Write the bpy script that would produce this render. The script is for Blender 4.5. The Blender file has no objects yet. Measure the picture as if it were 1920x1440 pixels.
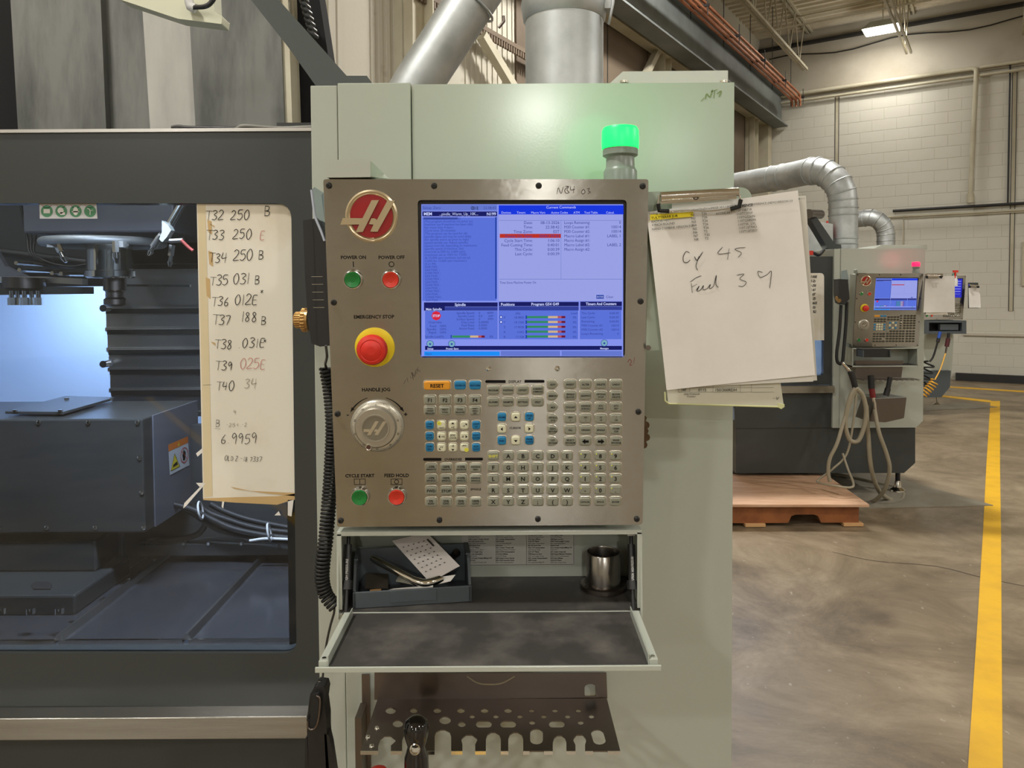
import bpy, math, random
from mathutils import Vector as V, Matrix
from mathutils.geometry import delaunay_2d_cdt
R = math.radians
sc = bpy.context.scene
C = sc.collection
rnd = random.Random(7)

# ---------------------------------------------------------------- camera, world, exposure, lamps
FPX, CX, CY, CAMH = 1400.0, 960.0, 599.0, 1.55
cd = bpy.data.cameras.new('camera'); cam = bpy.data.objects.new('camera', cd); C.objects.link(cam)
cd.sensor_width = 36.0; cd.lens = FPX/1920*36; cd.shift_y = (CY-720)/1920; cd.clip_start = 0.02; cd.clip_end = 200
CM = Matrix.Translation((0, 0, CAMH)) @ Matrix.Rotation(R(88), 4, 'X') @ Matrix.Rotation(R(-0.35), 4, 'Z')
cam.matrix_world = CM
sc.camera = cam
sc.view_settings.view_transform = 'Standard'; sc.view_settings.look = 'None'
sc.view_settings.gamma = 1.0; sc.view_settings.use_curve_mapping = False
sc.view_settings.exposure = -0.2
w = bpy.data.worlds.new('world'); sc.world = w; w.use_nodes = True
w.node_tree.nodes['Background'].inputs[0].default_value = (0.9, 0.95, 1.0, 1)
w.node_tree.nodes['Background'].inputs[1].default_value = 0.05
sc.cycles.max_bounces = 8; sc.cycles.diffuse_bounces = 4; sc.cycles.glossy_bounces = 4
sc.cycles.sample_clamp_indirect = 4.0; sc.cycles.caustics_reflective = False; sc.cycles.caustics_refractive = False

ALPHA = R(33.3)                                   # the hall stands turned against the machines
AV = V((math.sin(ALPHA), math.cos(ALPHA), 0)); BV = V((math.cos(ALPHA), -math.sin(ALPHA), 0))
def HB(a, b, z=0): return AV*a + BV*b + V((0, 0, z))
LAMP_W = 215.0
LAMPS = [(14.1, -1.75), (14.1, 6.4), (14.1, 14.2), (7.2, -1.75), (7.2, 6.4), (7.2, 14.2), (-1.04, 6.4), (-1.04, -1.75), (-1.04, 14.2), (-12.6, 9.05), (-7.5, -1.75), (-7.2, 5.48), (-14, 1.0), (-14, 15.0)]
for (a, b) in LAMPS:
    ld = bpy.data.lights.new('high_bay_light', 'AREA'); ld.shape = 'RECTANGLE'; ld.size = 0.55; ld.size_y = 0.38
    ld.energy = LAMP_W*(.13 if a > 14 else 3.2 if a == -12.6 else 1.7 if a == 7.2 else 1); ld.color = (1.0, 0.975, 0.925)
    lo = bpy.data.objects.new('high_bay_light', ld); C.objects.link(lo)
    lo.location = HB(a, b, 5.93); lo.rotation_euler = (0, 0, -ALPHA)
    ld = bpy.data.lights.new('deck_fill', 'POINT'); ld.shadow_soft_size = .25; ld.energy = 38*(.6 if a > 14 else 1); ld.color = (1.0, 0.975, 0.925)  # added point fill under each lamp, lightens the roof deck
    lo = bpy.data.objects.new('deck_fill', ld); C.objects.link(lo); lo.location = HB(a, b, 5.6)

# ---------------------------------------------------------------- pixel -> place helpers
def ray(px, py):
    return (CM.to_3x3() @ V(((px-CX)/FPX, -(py-CY)/FPX, -1.0)))
CO = V((0, 0, CAMH))
def WP(px, py, p0, n):
    d = ray(px, py); t = (V(p0)-CO).dot(n)/d.dot(n); return CO + d*t
def W(px, py, Y): return WP(px, py, (0, Y, 0), V((0, 1, 0)))
def WZ(px, py, z): return WP(px, py, (0, 0, z), V((0, 0, 1)))
def PA(px, py, a): return WP(px, py, AV*a, AV)
def PB(px, py, b): return WP(px, py, BV*b, BV)
class Fr:
    def __init__(s, o, U=(1, 0, 0), Vv=(0, 0, 1)):
        s.o = V(o); s.U = V(U).normalized(); s.V = V(Vv).normalized(); s.N = s.U.cross(s.V)
    def __call__(s, u, v, w=0.0): return s.o + s.U*u + s.V*v + s.N*w
    def uv(s, px, py, w=0.0):
        p = WP(px, py, s.o + s.N*w, s.N) - s.o
        return (p.dot(s.U), p.dot(s.V))
    def P(s, pts, w=0.0): return [s.uv(x, y, w) for x, y in pts]
def FY(Y): return Fr((0, Y, 0))

# ---------------------------------------------------------------- materials
def lin(c):
    r = []
    for x in c[:3]:
        x = x/255.0
        r.append(x/12.92 if x <= 0.04045 else ((x+0.055)/1.055)**2.4)
    return tuple(r) + (1.0,)
def M(name, rgb, rough=0.5, metal=0.0, var=None, bump=None, emit=None, aniso=0.0, coat=0.0, trans=0.0, alpha=1.0, spec=0.5, stretch=None, rvar=0.0):
    m = bpy.data.materials.new(name); m.use_nodes = True
    nt = m.node_tree; b = nt.nodes['Principled BSDF']; L = nt.links
    b.inputs['Base Color'].default_value = lin(rgb); b.inputs['Roughness'].default_value = rough
    b.inputs['Metallic'].default_value = metal; b.inputs['Specular IOR Level'].default_value = spec
    b.inputs['Coat Weight'].default_value = coat; b.inputs['Transmission Weight'].default_value = trans
    b.inputs['Alpha'].default_value = alpha
    if aniso:
        b.inputs['Anisotropic'].default_value = aniso
        cx = nt.nodes.new('ShaderNodeCombineXYZ'); cx.inputs[2].default_value = 1.0
        L.new(cx.outputs[0], b.inputs['Tangent'])
    tc = None
    def coords():
        t = nt.nodes.new('ShaderNodeTexCoord'); mp = nt.nodes.new('ShaderNodeMapping')
        L.new(t.outputs['Object'], mp.inputs[0])
        if stretch: mp.inputs['Scale'].default_value = stretch
        return mp.outputs[0]
    if var or bump or rvar: tc = coords()
    if var:
        rgb2, scale, lo, hi = var
        n = nt.nodes.new('ShaderNodeTexNoise'); n.inputs['Scale'].default_value = scale; n.inputs['Detail'].default_value = 8; n.inputs['Roughness'].default_value = 0.6
        L.new(tc, n.inputs['Vector'])
        cr = nt.nodes.new('ShaderNodeValToRGB'); cr.color_ramp.elements[0].position = lo; cr.color_ramp.elements[1].position = hi
        cr.color_ramp.elements[0].color = lin(rgb); cr.color_ramp.elements[1].color = lin(rgb2)
        L.new(n.outputs[0], cr.inputs[0]); L.new(cr.outputs[0], b.inputs['Base Color'])
    if rvar:
        n = nt.nodes.new('ShaderNodeTexNoise'); n.inputs['Scale'].default_value = 6; n.inputs['Detail'].default_value = 6
        L.new(tc, n.inputs['Vector'])
        mr = nt.nodes.new('ShaderNodeMapRange'); mr.inputs[3].default_value = rough-rvar; mr.inputs[4].default_value = rough+rvar
        L.new(n.outputs[0], mr.inputs[0]); L.new(mr.outputs[0], b.inputs['Roughness'])
    if bump:
        n = nt.nodes.new('ShaderNodeTexNoise'); n.inputs['Scale'].default_value = bump[0]; n.inputs['Detail'].default_value = 3
        L.new(tc, n.inputs['Vector'])
        bp = nt.nodes.new('ShaderNodeBump'); bp.inputs['Strength'].default_value = bump[1]; bp.inputs['Distance'].default_value = 0.002
        L.new(n.outputs[0], bp.inputs['Height']); L.new(bp.outputs[0], b.inputs['Normal'])
    if emit:
        b.inputs['Emission Color'].default_value = lin(emit[0]); b.inputs['Emission Strength'].default_value = emit[1]
    return m
def screen_mat(name, rgb, s=1.0):
    s *= 1.14                                        # the panel's backlight
    m = M(name, (8, 8, 10), 0.6, emit=(rgb, s), spec=0.1); return m
def pane_mat(name, tint=(235, 240, 245), base=0.04):
    m = bpy.data.materials.new(name); m.use_nodes = True; nt = m.node_tree; nt.nodes.clear(); L = nt.links
    o = nt.nodes.new('ShaderNodeOutputMaterial'); mx = nt.nodes.new('ShaderNodeMixShader')
    t = nt.nodes.new('ShaderNodeBsdfTransparent'); t.inputs[0].default_value = lin(tint)
    g = nt.nodes.new('ShaderNodeBsdfGlossy'); g.inputs['Roughness'].default_value = 0.015
    lw = nt.nodes.new('ShaderNodeFresnel'); lw.inputs[0].default_value = 1.45
    L.new(lw.outputs[0], mx.inputs[0]); L.new(t.outputs[0], mx.inputs[1]); L.new(g.outputs[0], mx.inputs[2]); L.new(mx.outputs[0], o.inputs[0])
    return m

m_white = M('white_green_paint', (176, 181, 171), 0.17, bump=(260, 0.022), spec=0.5)
m_dark = M('charcoal_paint', (57, 61, 61), 0.30, bump=(300, 0.012))
m_dark2 = M('charcoal_machine_paint', (60, 62, 62), 0.3, var=((50, 52, 51), 3, .3, .7))
m_black = M('black_plastic', (26, 26, 27), 0.42)
m_rubber = M('black_rubber', (18, 18, 18), 0.6)
m_blackcloth = M('black_bellows', (9, 9, 10), 0.9)
m_steel = M('brushed_stainless', (176, 175, 170), 0.22, 1.0, aniso=1.0, var=((162, 160, 154), 5, .35, .65), bump=(60, 0.09), stretch=(0.6, 1, 14))
m_steel2 = M('plain_stainless', (206, 204, 200), 0.3, 1.0, rvar=.06)
m_steeldark = M('worn_stainless_darkened', (116, 108, 102), 0.34, 1.0, rvar=.08)  # base colour darkened for the dark underside the rack mirrors
m_chrome = M('chrome', (215, 212, 205), 0.12, 1.0)
m_galv = M('galvanised_steel', (192, 196, 196), 0.50, 0.8, var=((168, 172, 172), 8, .35, .65), rvar=.05)
m_gold = M('champagne_metal', (205, 190, 160), 0.3, 0.9)
m_brass = M('brass', (176, 140, 88), 0.35, 0.9)
m_copper = M('copper', (196, 130, 96), 0.42, 0.5, var=((156, 98, 70), 3, .4, .7))
m_red = M('emblem_red', (158, 20, 28), 0.35, coat=.3)
m_redbtn = M('red_button_plastic', (205, 52, 36), 0.38)
m_greenbtn = M('green_button_plastic', (22, 118, 50), 0.35)
m_estop = M('emergency_red_plastic', (212, 46, 34), 0.42)
m_yellow = M('yellow_plastic', (232, 208, 36), 0.5)
m_key = M('grey_key_plastic', (138, 140, 126), 0.38)
m_keyring = M('key_silver_rim', (205, 200, 184), 0.25, 0.8)
m_keyblue = M('blue_key_plastic', (28, 122, 172), 0.35)
m_keywhite = M('white_key_plastic', (214, 214, 188), 0.4)
m_keyorange = M('orange_key_plastic', (222, 152, 44), 0.38)
m_keyyel = M('yellow_key_corner', (222, 220, 80), 0.4)
m_ink = M('black_ink', (14, 12, 12), 0.6, spec=.2)
m_inkblue = M('navy_ink', (12, 40, 84), 0.6, spec=.2)
m_pencil = M('grey_pencil', (66, 62, 58), 0.7, spec=.2)
m_inkred = M('faded_red_ink', (196, 128, 124), 0.8, spec=.1)
m_inkfaint = M('faint_ink', (150, 142, 128), 0.9, spec=.1)
m_paper = M('white_paper', (230, 228, 224), 0.75, var=((208, 203, 196), 3, .4, .75), spec=.2)
m_paperold = M('aged_paper', (230, 226, 214), 0.8, var=((206, 194, 170), 4, .5, .85), spec=.2)
m_tape = M('yellowed_tape', (200, 170, 120), 0.4)
m_label = M('label_white', (208, 208, 206), 0.5)
m_mat = M('black_rubber_mat', (56, 54, 52), 0.52, var=((112, 107, 101), 11, .47, .9), bump=(300, .04))
m_bin = M('grey_bin_plastic', (70, 77, 81), 0.45)
m_lensg = M('green_beacon_lens', (20, 200, 80), 0.4, emit=((10, 255, 95), 2.2))
m_lensr = M('red_beacon_lens', (220, 20, 60), 0.4, emit=((255, 30, 90), 1.8))
m_beacon = M('grey_beacon_base', (128, 138, 130), 0.35)
m_lamp = M('lamp_diffuser', (255, 250, 235), 0.5, emit=((255, 246, 225), 14.0))
m_orange = M('orange_label', (222, 120, 36), 0.5)
m_wood = M('plywood', (204, 168, 138), 0.6, var=((184, 142, 110), 4, .35, .7), stretch=(1, 6, 1))
m_wood2 = M('pallet_wood', (152, 92, 48), 0.7, var=((104, 58, 28), 6, .35, .7))
m_woodlt = M('light_wood', (202, 158, 108), 0.7)
m_hose = M('beige_hose', (146, 138, 118), 0.5)
m_clear = pane_mat('clear_acrylic', (225, 232, 238))
m_pane = pane_mat('door_window_polycarbonate', (214, 222, 232))
m_steelbeam = M('blue_grey_beam_paint', (122, 128, 126), 0.6, var=((104, 108, 106), 1.2, .4, .6))
m_cream = M('cream_steel_paint', (196, 190, 168), 0.6, var=((168, 158, 132), 1.4, .45, .75))
m_creamdirty = M('aged_cream_paint', (176, 166, 142), 0.7, var=((128, 108, 84), 1.3, .5, .8))
m_yline = M('yellow_floor_paint', (228, 178, 22), 0.55, var=((206, 156, 24), 5, .45, .8))
m_blackpipe = M('black_pipe', (34, 34, 34), 0.5)

# ---------------------------------------------------------------- mesh building
ROOTM = {}
class MB:
    def __init__(s): s.v = []; s.f = []; s.mi = []; s.sm = []; s.cur = 0
    def add(s, vs, fs, smooth=False):
        b = len(s.v); s.v += [tuple(p) for p in vs]
        for f in fs: s.f.append([i+b for i in f]); s.mi.append(s.cur); s.sm.append(smooth)
        return s
    def box(s, x0, x1, y0, y1, z0, z1):
        vs = [(x, y, z) for z in (z0, z1) for y in (y0, y1) for x in (x0, x1)]
        return s.add(vs, [(0, 2, 3, 1), (4, 5, 7, 6), (0, 1, 5, 4), (2, 6, 7, 3), (0, 4, 6, 2), (1, 3, 7, 5)])
    def hexa(s, q0, q1):
        return s.add(list(q0)+list(q1), [(3, 2, 1, 0), (4, 5, 6, 7)] + [(i, (i+1) % 4, (i+1) % 4+4, i+4) for i in range(4)])
    def obox(s, c, X, Y, Z):
        c = V(c); X = V(X); Y = V(Y); Z = V(Z)
        return s.hexa([c-X-Y-Z, c+X-Y-Z, c+X+Y-Z, c-X+Y-Z], [c-X-Y+Z, c+X-Y+Z, c+X+Y+Z, c-X+Y+Z])
    def bar(s, p0, p1, wd, ht, up=(0, 0, 1)):
        p0 = V(p0); p1 = V(p1); d = (p1-p0); n = d.normalized(); sd = n.cross(V(up)).normalized(); u = sd.cross(n)
        return s.obox((p0+p1)/2, d/2, sd*wd/2, u*ht/2)
    def prism(s, pts, dv):
        n = len(pts); dv = V(dv); vs = [V(p) for p in pts] + [V(p)+dv for p in pts]
        return s.add(vs, [tuple(range(n)), tuple(range(2*n-1, n-1, -1))] + [(i, i+n, (i+1) % n+n, (i+1) % n) for i in range(n)])
    def quad(s, *p): return s.add(p, [tuple(range(len(p)))])
    def cyl(s, p0, p1, r0, r1=None, n=16, caps=True, smooth=True):
        r1 = r0 if r1 is None else r1
        p0 = V(p0); p1 = V(p1); d = (p1-p0).normalized(); a = d.orthogonal().normalized(); b = d.cross(a)
        vs = []
        for p, r in ((p0, r0), (p1, r1)):
            for i in range(n):
                t = 2*math.pi*i/n; vs.append(p+(a*math.cos(t)+b*math.sin(t))*r)
        s.add(vs, [(i, (i+1) % n, (i+1) % n+n, i+n) for i in range(n)], smooth)
        if caps: s.add(vs, [tuple(range(n-1, -1, -1)), tuple(range(n, 2*n))])
        return s
    def tube(s, pts, r, n=8, smooth=True, caps=True, closed=False):
        pts = [V(p) for p in pts]; k = len(pts); rr = r if isinstance(r, (list, tuple)) else [r]*k
        vs = []; ref = None
        for i, p in enumerate(pts):
            t0 = (p-pts[i-1]).normalized() if i else None; t1 = (pts[i+1]-p).normalized() if i < k-1 else None
            if t0 is None: t = t1; sc_ = 1
            elif t1 is None: t = t0; sc_ = 1
            else:
                t = (t0+t1); t = t.normalized() if t.length > 1e-6 else t1; sc_ = 1
            if ref is None: ref = t.orthogonal().normalized()
            ref = (ref - t*ref.dot(t)).normalized(); b = t.cross(ref)
            for j in range(n):
                an = 2*math.pi*j/n; vs.append(p+(ref*math.cos(an)+b*math.sin(an))*rr[i]*sc_)
        fs = [(i*n+j, i*n+(j+1) % n, (i+1)*n+(j+1) % n, (i+1)*n+j) for i in range(k-1) for j in range(n)]
        s.add(vs, fs, smooth)
        if caps: s.add(vs, [tuple(range(n-1, -1, -1)), tuple(range((k-1)*n, k*n))])
        return s
    def lathe(s, o, ax, prof, n=24, smooth=True):
        o = V(o); ax = V(ax).normalized(); a = ax.orthogonal().normalized(); b = ax.cross(a); k = len(prof)
        ring = [[o+ax*h+(a*math.cos(2*math.pi*j/n)+b*math.sin(2*math.pi*j/n))*r for j in range(n)] for r, h in prof]
        seg = [V((prof[i+1][0]-prof[i][0], prof[i+1][1]-prof[i][1])).normalized() for i in range(k-1)]; runs = [[0, 1]]
        for i in range(1, k-1):
            if seg[i].dot(seg[i-1]) > .78: runs[-1].append(i+1)
            else: runs.append([i, i+1])
        for run in runs:                                  # sharp profile corners stay sharp
            m = len(run); s.add([p for i in run for p in ring[i]], [(i*n+j, i*n+(j+1) % n, (i+1)*n+(j+1) % n, (i+1)*n+j) for i in range(m-1) for j in range(n)], smooth)
        s.add(ring[0]+ring[-1], [tuple(range(n-1, -1, -1)), tuple(range(n, 2*n))])
        return s
    def torus(s, o, ax, Rr, r, n=24, m=6):
        o = V(o); ax = V(ax).normalized(); a = ax.orthogonal().normalized(); b = ax.cross(a); vs = []
        for i in range(n):
            t = 2*math.pi*i/n; d = a*math.cos(t)+b*math.sin(t)
            for j in range(m):
                q = 2*math.pi*j/m; vs.append(o+d*(Rr+r*math.cos(q))+ax*r*math.sin(q))
        return s.add(vs, [(i*m+j, ((i+1) % n)*m+j, ((i+1) % n)*m+(j+1) % m, i*m+(j+1) % m) for i in range(n) for j in range(m)], True)
    def plate(s, F, outer, w0, w1, holes=()):
        loops = [list(outer)] + [list(h) for h in holes]; flat = [p for l in loops for p in l]; ed = []; b0 = 0
        for l in loops:
            n = len(l); ed += [(b0+i, b0+(i+1) % n) for i in range(n)]; b0 += n
        def inside(x, y):
            c = False
            for a, b in ed:
                xa, ya = flat[a]; xb, yb = flat[b]
                if (ya > y) != (yb > y) and x < (xb-xa)*(y-ya)/(yb-ya)+xa: c = not c
            return c
        if len(loops) == 1 and len(flat) == 4: vo = [V(p) for p in flat]; tr = [(0, 1, 2), (0, 2, 3)]
        else:
            vo, _, tr, _, _, _ = delaunay_2d_cdt([V(p) for p in flat], ed, [], 0, 1e-7)
            tr = [t for t in tr if inside(sum(vo[i].x for i in t)/3, sum(vo[i].y for i in t)/3)]
        N = len(vo); vs = [F(p.x, p.y, w1) for p in vo] + [F(p.x, p.y, w0) for p in vo]; fs = []
        for t in tr:
            a, b, c = [vo[i] for i in t]
            if (b-a).cross(c-a) < 0: t = (t[0], t[2], t[1])
            fs.append(tuple(t)); fs.append((t[2]+N, t[1]+N, t[0]+N))
        M0 = len(vs)
        for k, l in enumerate(loops):
            n = len(l); ar = sum(l[i][0]*l[(i+1) % n][1]-l[(i+1) % n][0]*l[i][1] for i in range(n)); m_ = len(vs)
            ccw = (ar > 0) == (k == 0)
            vs += [F(u, v, w1) for u, v in l] + [F(u, v, w0) for u, v in l]
            for i in range(n):
                q = (m_+i, m_+i+n, m_+(i+1) % n+n, m_+(i+1) % n); fs.append(q if ccw else q[::-1])
        return s.add(vs, fs)
    def flat(s, F, pts, w=0.0):
        return s.add([F(u, v, w) for u, v in pts], [tuple(range(len(pts)))])
    def rect(s, F, u0, v0, u1, v1, w=0.0): return s.flat(F, [(u0, v0), (u1, v0), (u1, v1), (u0, v1)], w)
    def loft(s, F, rings, smooth=False):
        n = len(rings[0][0]); vs = [F(u, v, w) for o, w in rings for u, v in o]
        fs = [(i*n+j, i*n+(j+1) % n, (i+1)*n+(j+1) % n, (i+1)*n+j) for i in range(len(rings)-1) for j in range(n)]
        s.add(vs, fs, smooth); s.add(vs, [tuple(range((len(rings)-1)*n, len(rings)*n)), tuple(range(n-1, -1, -1))])
        return s
    def build(s, name, mats, parent=None, world=True, kind=None, label=None, cat=None, group=None, bevel=0):
        me = bpy.data.meshes.new(name)
        vs = s.v
        root = parent
        while root is not None and root.parent is not None: root = root.parent
        if root is not None and world and root.name in ROOTM:
            im = ROOTM[root.name].inverted(); vs = [im @ V(p) for p in vs]
        me.from_pydata(vs, [], s.f)
        for m in (mats if isinstance(mats, (list, tuple)) else [mats]): me.materials.append(m)
        me.polygons.foreach_set('material_index', s.mi); me.polygons.foreach_set('use_smooth', s.sm)
        me.update()
        o = bpy.data.objects.new(name, me); C.objects.link(o)
        if parent is not None: o.parent = parent
        else: ROOTM[o.name] = Matrix.Identity(4)
        tag(o, label, cat, group, kind)
        if bevel:
            b = o.modifiers.new('bevel', 'BEVEL'); b.width = bevel; b.segments = 2; b.limit_method = 'ANGLE'; b.angle_limit = R(50)
        return o
def tag(o, label=None, cat=None, group=None, kind=None):
    if label: o['label'] = label
    if cat: o['category'] = cat
    if group: o['group'] = group
    if kind: o['kind'] = kind
    return o
def thing(name, label, cat, loc=(0, 0, 0), group=None, mat=None):
    o = bpy.data.objects.new(name, None); C.objects.link(o); o.empty_display_size = 0.05
    m = mat if mat is not None else Matrix.Translation(loc)
    o.matrix_world = m; ROOTM[o.name] = m.copy()
    return tag(o, label, cat, group)
def rr(cx, cy, w_, h_, r, n=3):
    pts = []
    for (sx, sy, a0) in ((1, -1, -90), (1, 1, 0), (-1, 1, 90), (-1, -1, 180)):
        for i in range(n+1):
            a = R(a0+90*i/n); pts.append((cx+sx*(w_/2-r)+r*math.cos(a), cy+sy*(h_/2-r)+r*math.sin(a)))
    return pts
def roundpoly(pts, r, n=4):
    out = []; k = len(pts)
    for i in range(k):
        p = V(pts[i]+(0,)); a = V(pts[i-1]+(0,)); b = V(pts[(i+1) % k]+(0,))
        rr_ = r[i] if isinstance(r, (list, tuple)) else r
        if rr_ <= 0: out.append((p.x, p.y)); continue
        da = (a-p).normalized(); db = (b-p).normalized(); s0 = p+da*rr_; s1 = p+db*rr_
        for j in range(n+1):
            t = j/n; q = s0*(1-t)**2+p*2*t*(1-t)+s1*t*t; out.append((q.x, q.y))
    return out
def circ(cx, cy, r, n=20, ry=None):
    ry = ry or r
    return [(cx+r*math.cos(2*math.pi*i/n), cy+ry*math.sin(2*math.pi*i/n)) for i in range(n)]
def cr(pts, k=8):
    pts = [V(p) for p in pts]; P = [pts[0]*2-pts[1]]+pts+[pts[-1]*2-pts[-2]]; out = []
    for i in range(1, len(P)-2):
        a, b, c, d = P[i-1:i+3]
        for j in range(k):
            t = j/k; out.append(0.5*((2*b)+(c-a)*t+(2*a-5*b+4*c-d)*t*t+(3*b-a-3*c+d)*t**3))
    out.append(pts[-1]); return out
def coil(path, rad, turns, per=10):
    path = [V(p) for p in path]; L = [0]
    for i in range(1, len(path)): L.append(L[-1]+(path[i]-path[i-1]).length)
    out = []; ref = None; N = turns*per; j = 0
    for i in range(N+1):
        s = L[-1]*i/N
        while j < len(path)-2 and L[j+1] < s: j += 1
        t = (s-L[j])/max(1e-9, L[j+1]-L[j]); p = path[j].lerp(path[j+1], t); d = (path[j+1]-path[j]).normalized()
        if ref is None: ref = d.orthogonal().normalized()
        ref = (ref-d*ref.dot(d)).normalized(); b = d.cross(ref); a = 2*math.pi*i/per
        out.append(p+(ref*math.cos(a)+b*math.sin(a))*rad)
    return out

# ---------------------------------------------------------------- lettering: glyph cache from the built-in font
GL = {}
def make_glyphs():
    cu = bpy.data.curves.new('lettering', 'FONT'); ob = bpy.data.objects.new('lettering', cu); C.objects.link(ob)
    cu.resolution_u = 2
    chars = ''.join(chr(c) for c in range(33, 127))
    for style, off in (('r', 0.0), ('b', 0.025)):
        cu.offset = off
        def meas(t):
            cu.body = t; bpy.context.view_layer.update()
            dg = bpy.context.evaluated_depsgraph_get(); me = bpy.data.meshes.new_from_object(ob.evaluated_get(dg))
            vs = [(v.co.x, v.co.y) for v in me.vertices]; fs = [tuple(p.vertices) for p in me.polygons]
            bpy.data.meshes.remove(me); return vs, fs
        base = max(x for x, y in meas('|')[0])
        for ch in chars:
            vs, fs = meas(ch); adv = max(x for x, y in meas(ch+'|')[0]) - base
            GL[style+ch] = (vs, fs, adv)
        GL[style+' '] = ([], [], GL[style+'n'][2]*0.5)
    bpy.data.objects.remove(ob); bpy.data.curves.remove(cu)
make_glyphs()
def twidth(t, size, st='r', sx=1.0): return sum(GL[st+c][2] for c in t)*size*sx
def text(mb, F, t, u, v, w_, size, al='c', st='r', sx=1.0, rot=0.0, maxw=None):
    wd = twidth(t, size, st, sx)
    if maxw and wd > maxw: sx *= maxw/wd; wd = maxw
    x = {'c': -wd/2, 'l': 0, 'r': -wd}[al]; ca, sa = math.cos(rot), math.sin(rot)
    for ch in t:
        vs, fs, adv = GL[st+ch]
        if vs:
            P = []
            for gx, gy in vs:
                X = x+gx*size*sx; Y = gy*size-size*0.35
                P.append(F(u+X*ca-Y*sa, v+X*sa+Y*ca, w_))
            mb.add(P, fs)
        x += adv*size*sx
# single-stroke hand lettering
HW = {'T': [[(0, 1), (.7, .97)], [(.36, 1), (.33, 0)]], '3': [[(.05, .9), (.3, 1), (.5, .82), (.22, .55), (.5, .35), (.35, .03), (0, .08)]],
 '2': [[(.05, .8), (.25, 1), (.48, .8), (.3, .4), (0, .02), (.55, .05)]], '5': [[(.5, .98), (.12, .95), (.08, .58), (.38, .6), (.48, .3), (.25, 0), (0, .1)]],
 '0': [[(.25, 1), (.02, .6), (.1, .1), (.32, 0), (.5, .45), (.4, .9), (.25, 1)]], 'B': [[(.05, .98), (.08, 0)], [(.02, 1), (.42, .95), (.4, .6), (.1, .52)], [(.1, .52), (.5, .42), (.45, .08), (.05, .02)]],
 'E': [[(.5, .95), (.1, .9), (.06, .05), (.5, .02)], [(.08, .5), (.42, .5)]], '4': [[(.12, 1), (.02, .45), (.5, .5)], [(.42, .95), (.36, 0)]], '1': [[(.15, 1), (.12, 0)]],
 '6': [[(.4, 1), (.08, .5), (.1, .08), (.38, .05), (.42, .38), (.1, .42)]], '7': [[(0, .95), (.48, .95), (.2, 0)]], '8': [[(.4, .85), (.2, 1), (.06, .8), (.42, .3), (.25, 0), (.04, .2), (.42, .85)]],
 '9': [[(.42, .8), (.2, 1), (.04, .72), (.2, .52), (.42, .75), (.38, 0)]], '.': [[(.05, .02), (.1, .06)]], '*': [[(.05, .95), (.35, .7)], [(.35, .95), (.05, .7)], [(.2, 1), (.2, .66)]],
 '-': [[(0, .5), (.4, .52)]], 'O': [[(.25, 1), (.02, .6), (.1, .1), (.32, 0), (.5, .45), (.4, .9), (.25, 1)]], 'L': [[(.08, 1), (.05, .02), (.4, .02)]],
 'D': [[(.05, 1), (.05, 0)], [(0, 1), (.4, .8), (.42, .2), (.03, 0)]], 'Z': [[(0, .95), (.4, .98), (.02, .02), (.45, .05)]], '=': [[(0, .62), (.35, .64)], [(0, .36), (.35, .38)]],
 ':': [[(.05, .62), (.08, .64)], [(.05, .3), (.08, .32)]], 'N': [[(.05, 0), (.08, .9), (.4, .05), (.45, .95)]], 'x': [[(0, .6), (.4, 0)], [(.4, .6), (0, 0)]], 'H': [[(.05, 1), (.02, 0)], [(.45, 1), (.42, 0)], [(.04, .5), (.45, .52)]],
 'v': [[(0, .7), (.2, 0), (.45, .8)]], ' ': []}
def ribbon(mb, F, pts, w_, th):
    """a pen stroke on the frame F, as a flat strip"""
    if len(pts) > 2: pts = [(p.x, p.y) for p in cr([V((a, b, 0)) for a, b in pts], 4)]
    n = len(pts); vs = []
    for i in range(n):
        a = V(pts[max(0, i-1)]+(0,)); b = V(pts[min(n-1, i+1)]+(0,)); d = (b-a)
        d = d.normalized() if d.length > 1e-9 else V((1, 0, 0)); nn = V((-d.y, d.x, 0))*th/2*(1.0 if 0 < i < n-1 else .6)
        vs.append(F(pts[i][0]+nn.x, pts[i][1]+nn.y, w_)); vs.append(F(pts[i][0]-nn.x, pts[i][1]-nn.y, w_))
    mb.add(vs, [(2*i, 2*i+1, 2*i+3, 2*i+2) for i in range(n-1)])
def hand(mb, F, t, u, v, w_, h, th, slant=.12, jit=.03, sx=1.0, rot=0.0):
    x = 0; ca, sa = math.cos(rot), math.sin(rot)
    for ch in t:
        dy = rnd.uniform(-1, 1)*jit*h*1.5; k = rnd.uniform(.9, 1.1)
        for st in HW.get(ch, []):
            pts = []
            for a, b in st:
                X = x+(a*k*sx+b*slant)*h; Y = dy+b*h*k+rnd.uniform(-1, 1)*jit*h*.5
                pts.append((u+X*ca-Y*sa, v+X*sa+Y*ca))
            ribbon(mb, F, pts, w_, th)
        x += (.66 if ch not in '1.:' else .38)*h*sx if ch != ' ' else .35*h*sx
# ================================================================= THE HALL
def hb_box(mb, a0, a1, b0, b1, z0, z1):
    q = [HB(a0, b0, z0), HB(a0, b1, z0), HB(a1, b1, z0), HB(a1, b0, z0)]
    return mb.hexa(q, [p+V((0, 0, z1-z0)) for p in q])
AF, BL = 15.05, -4.03
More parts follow.
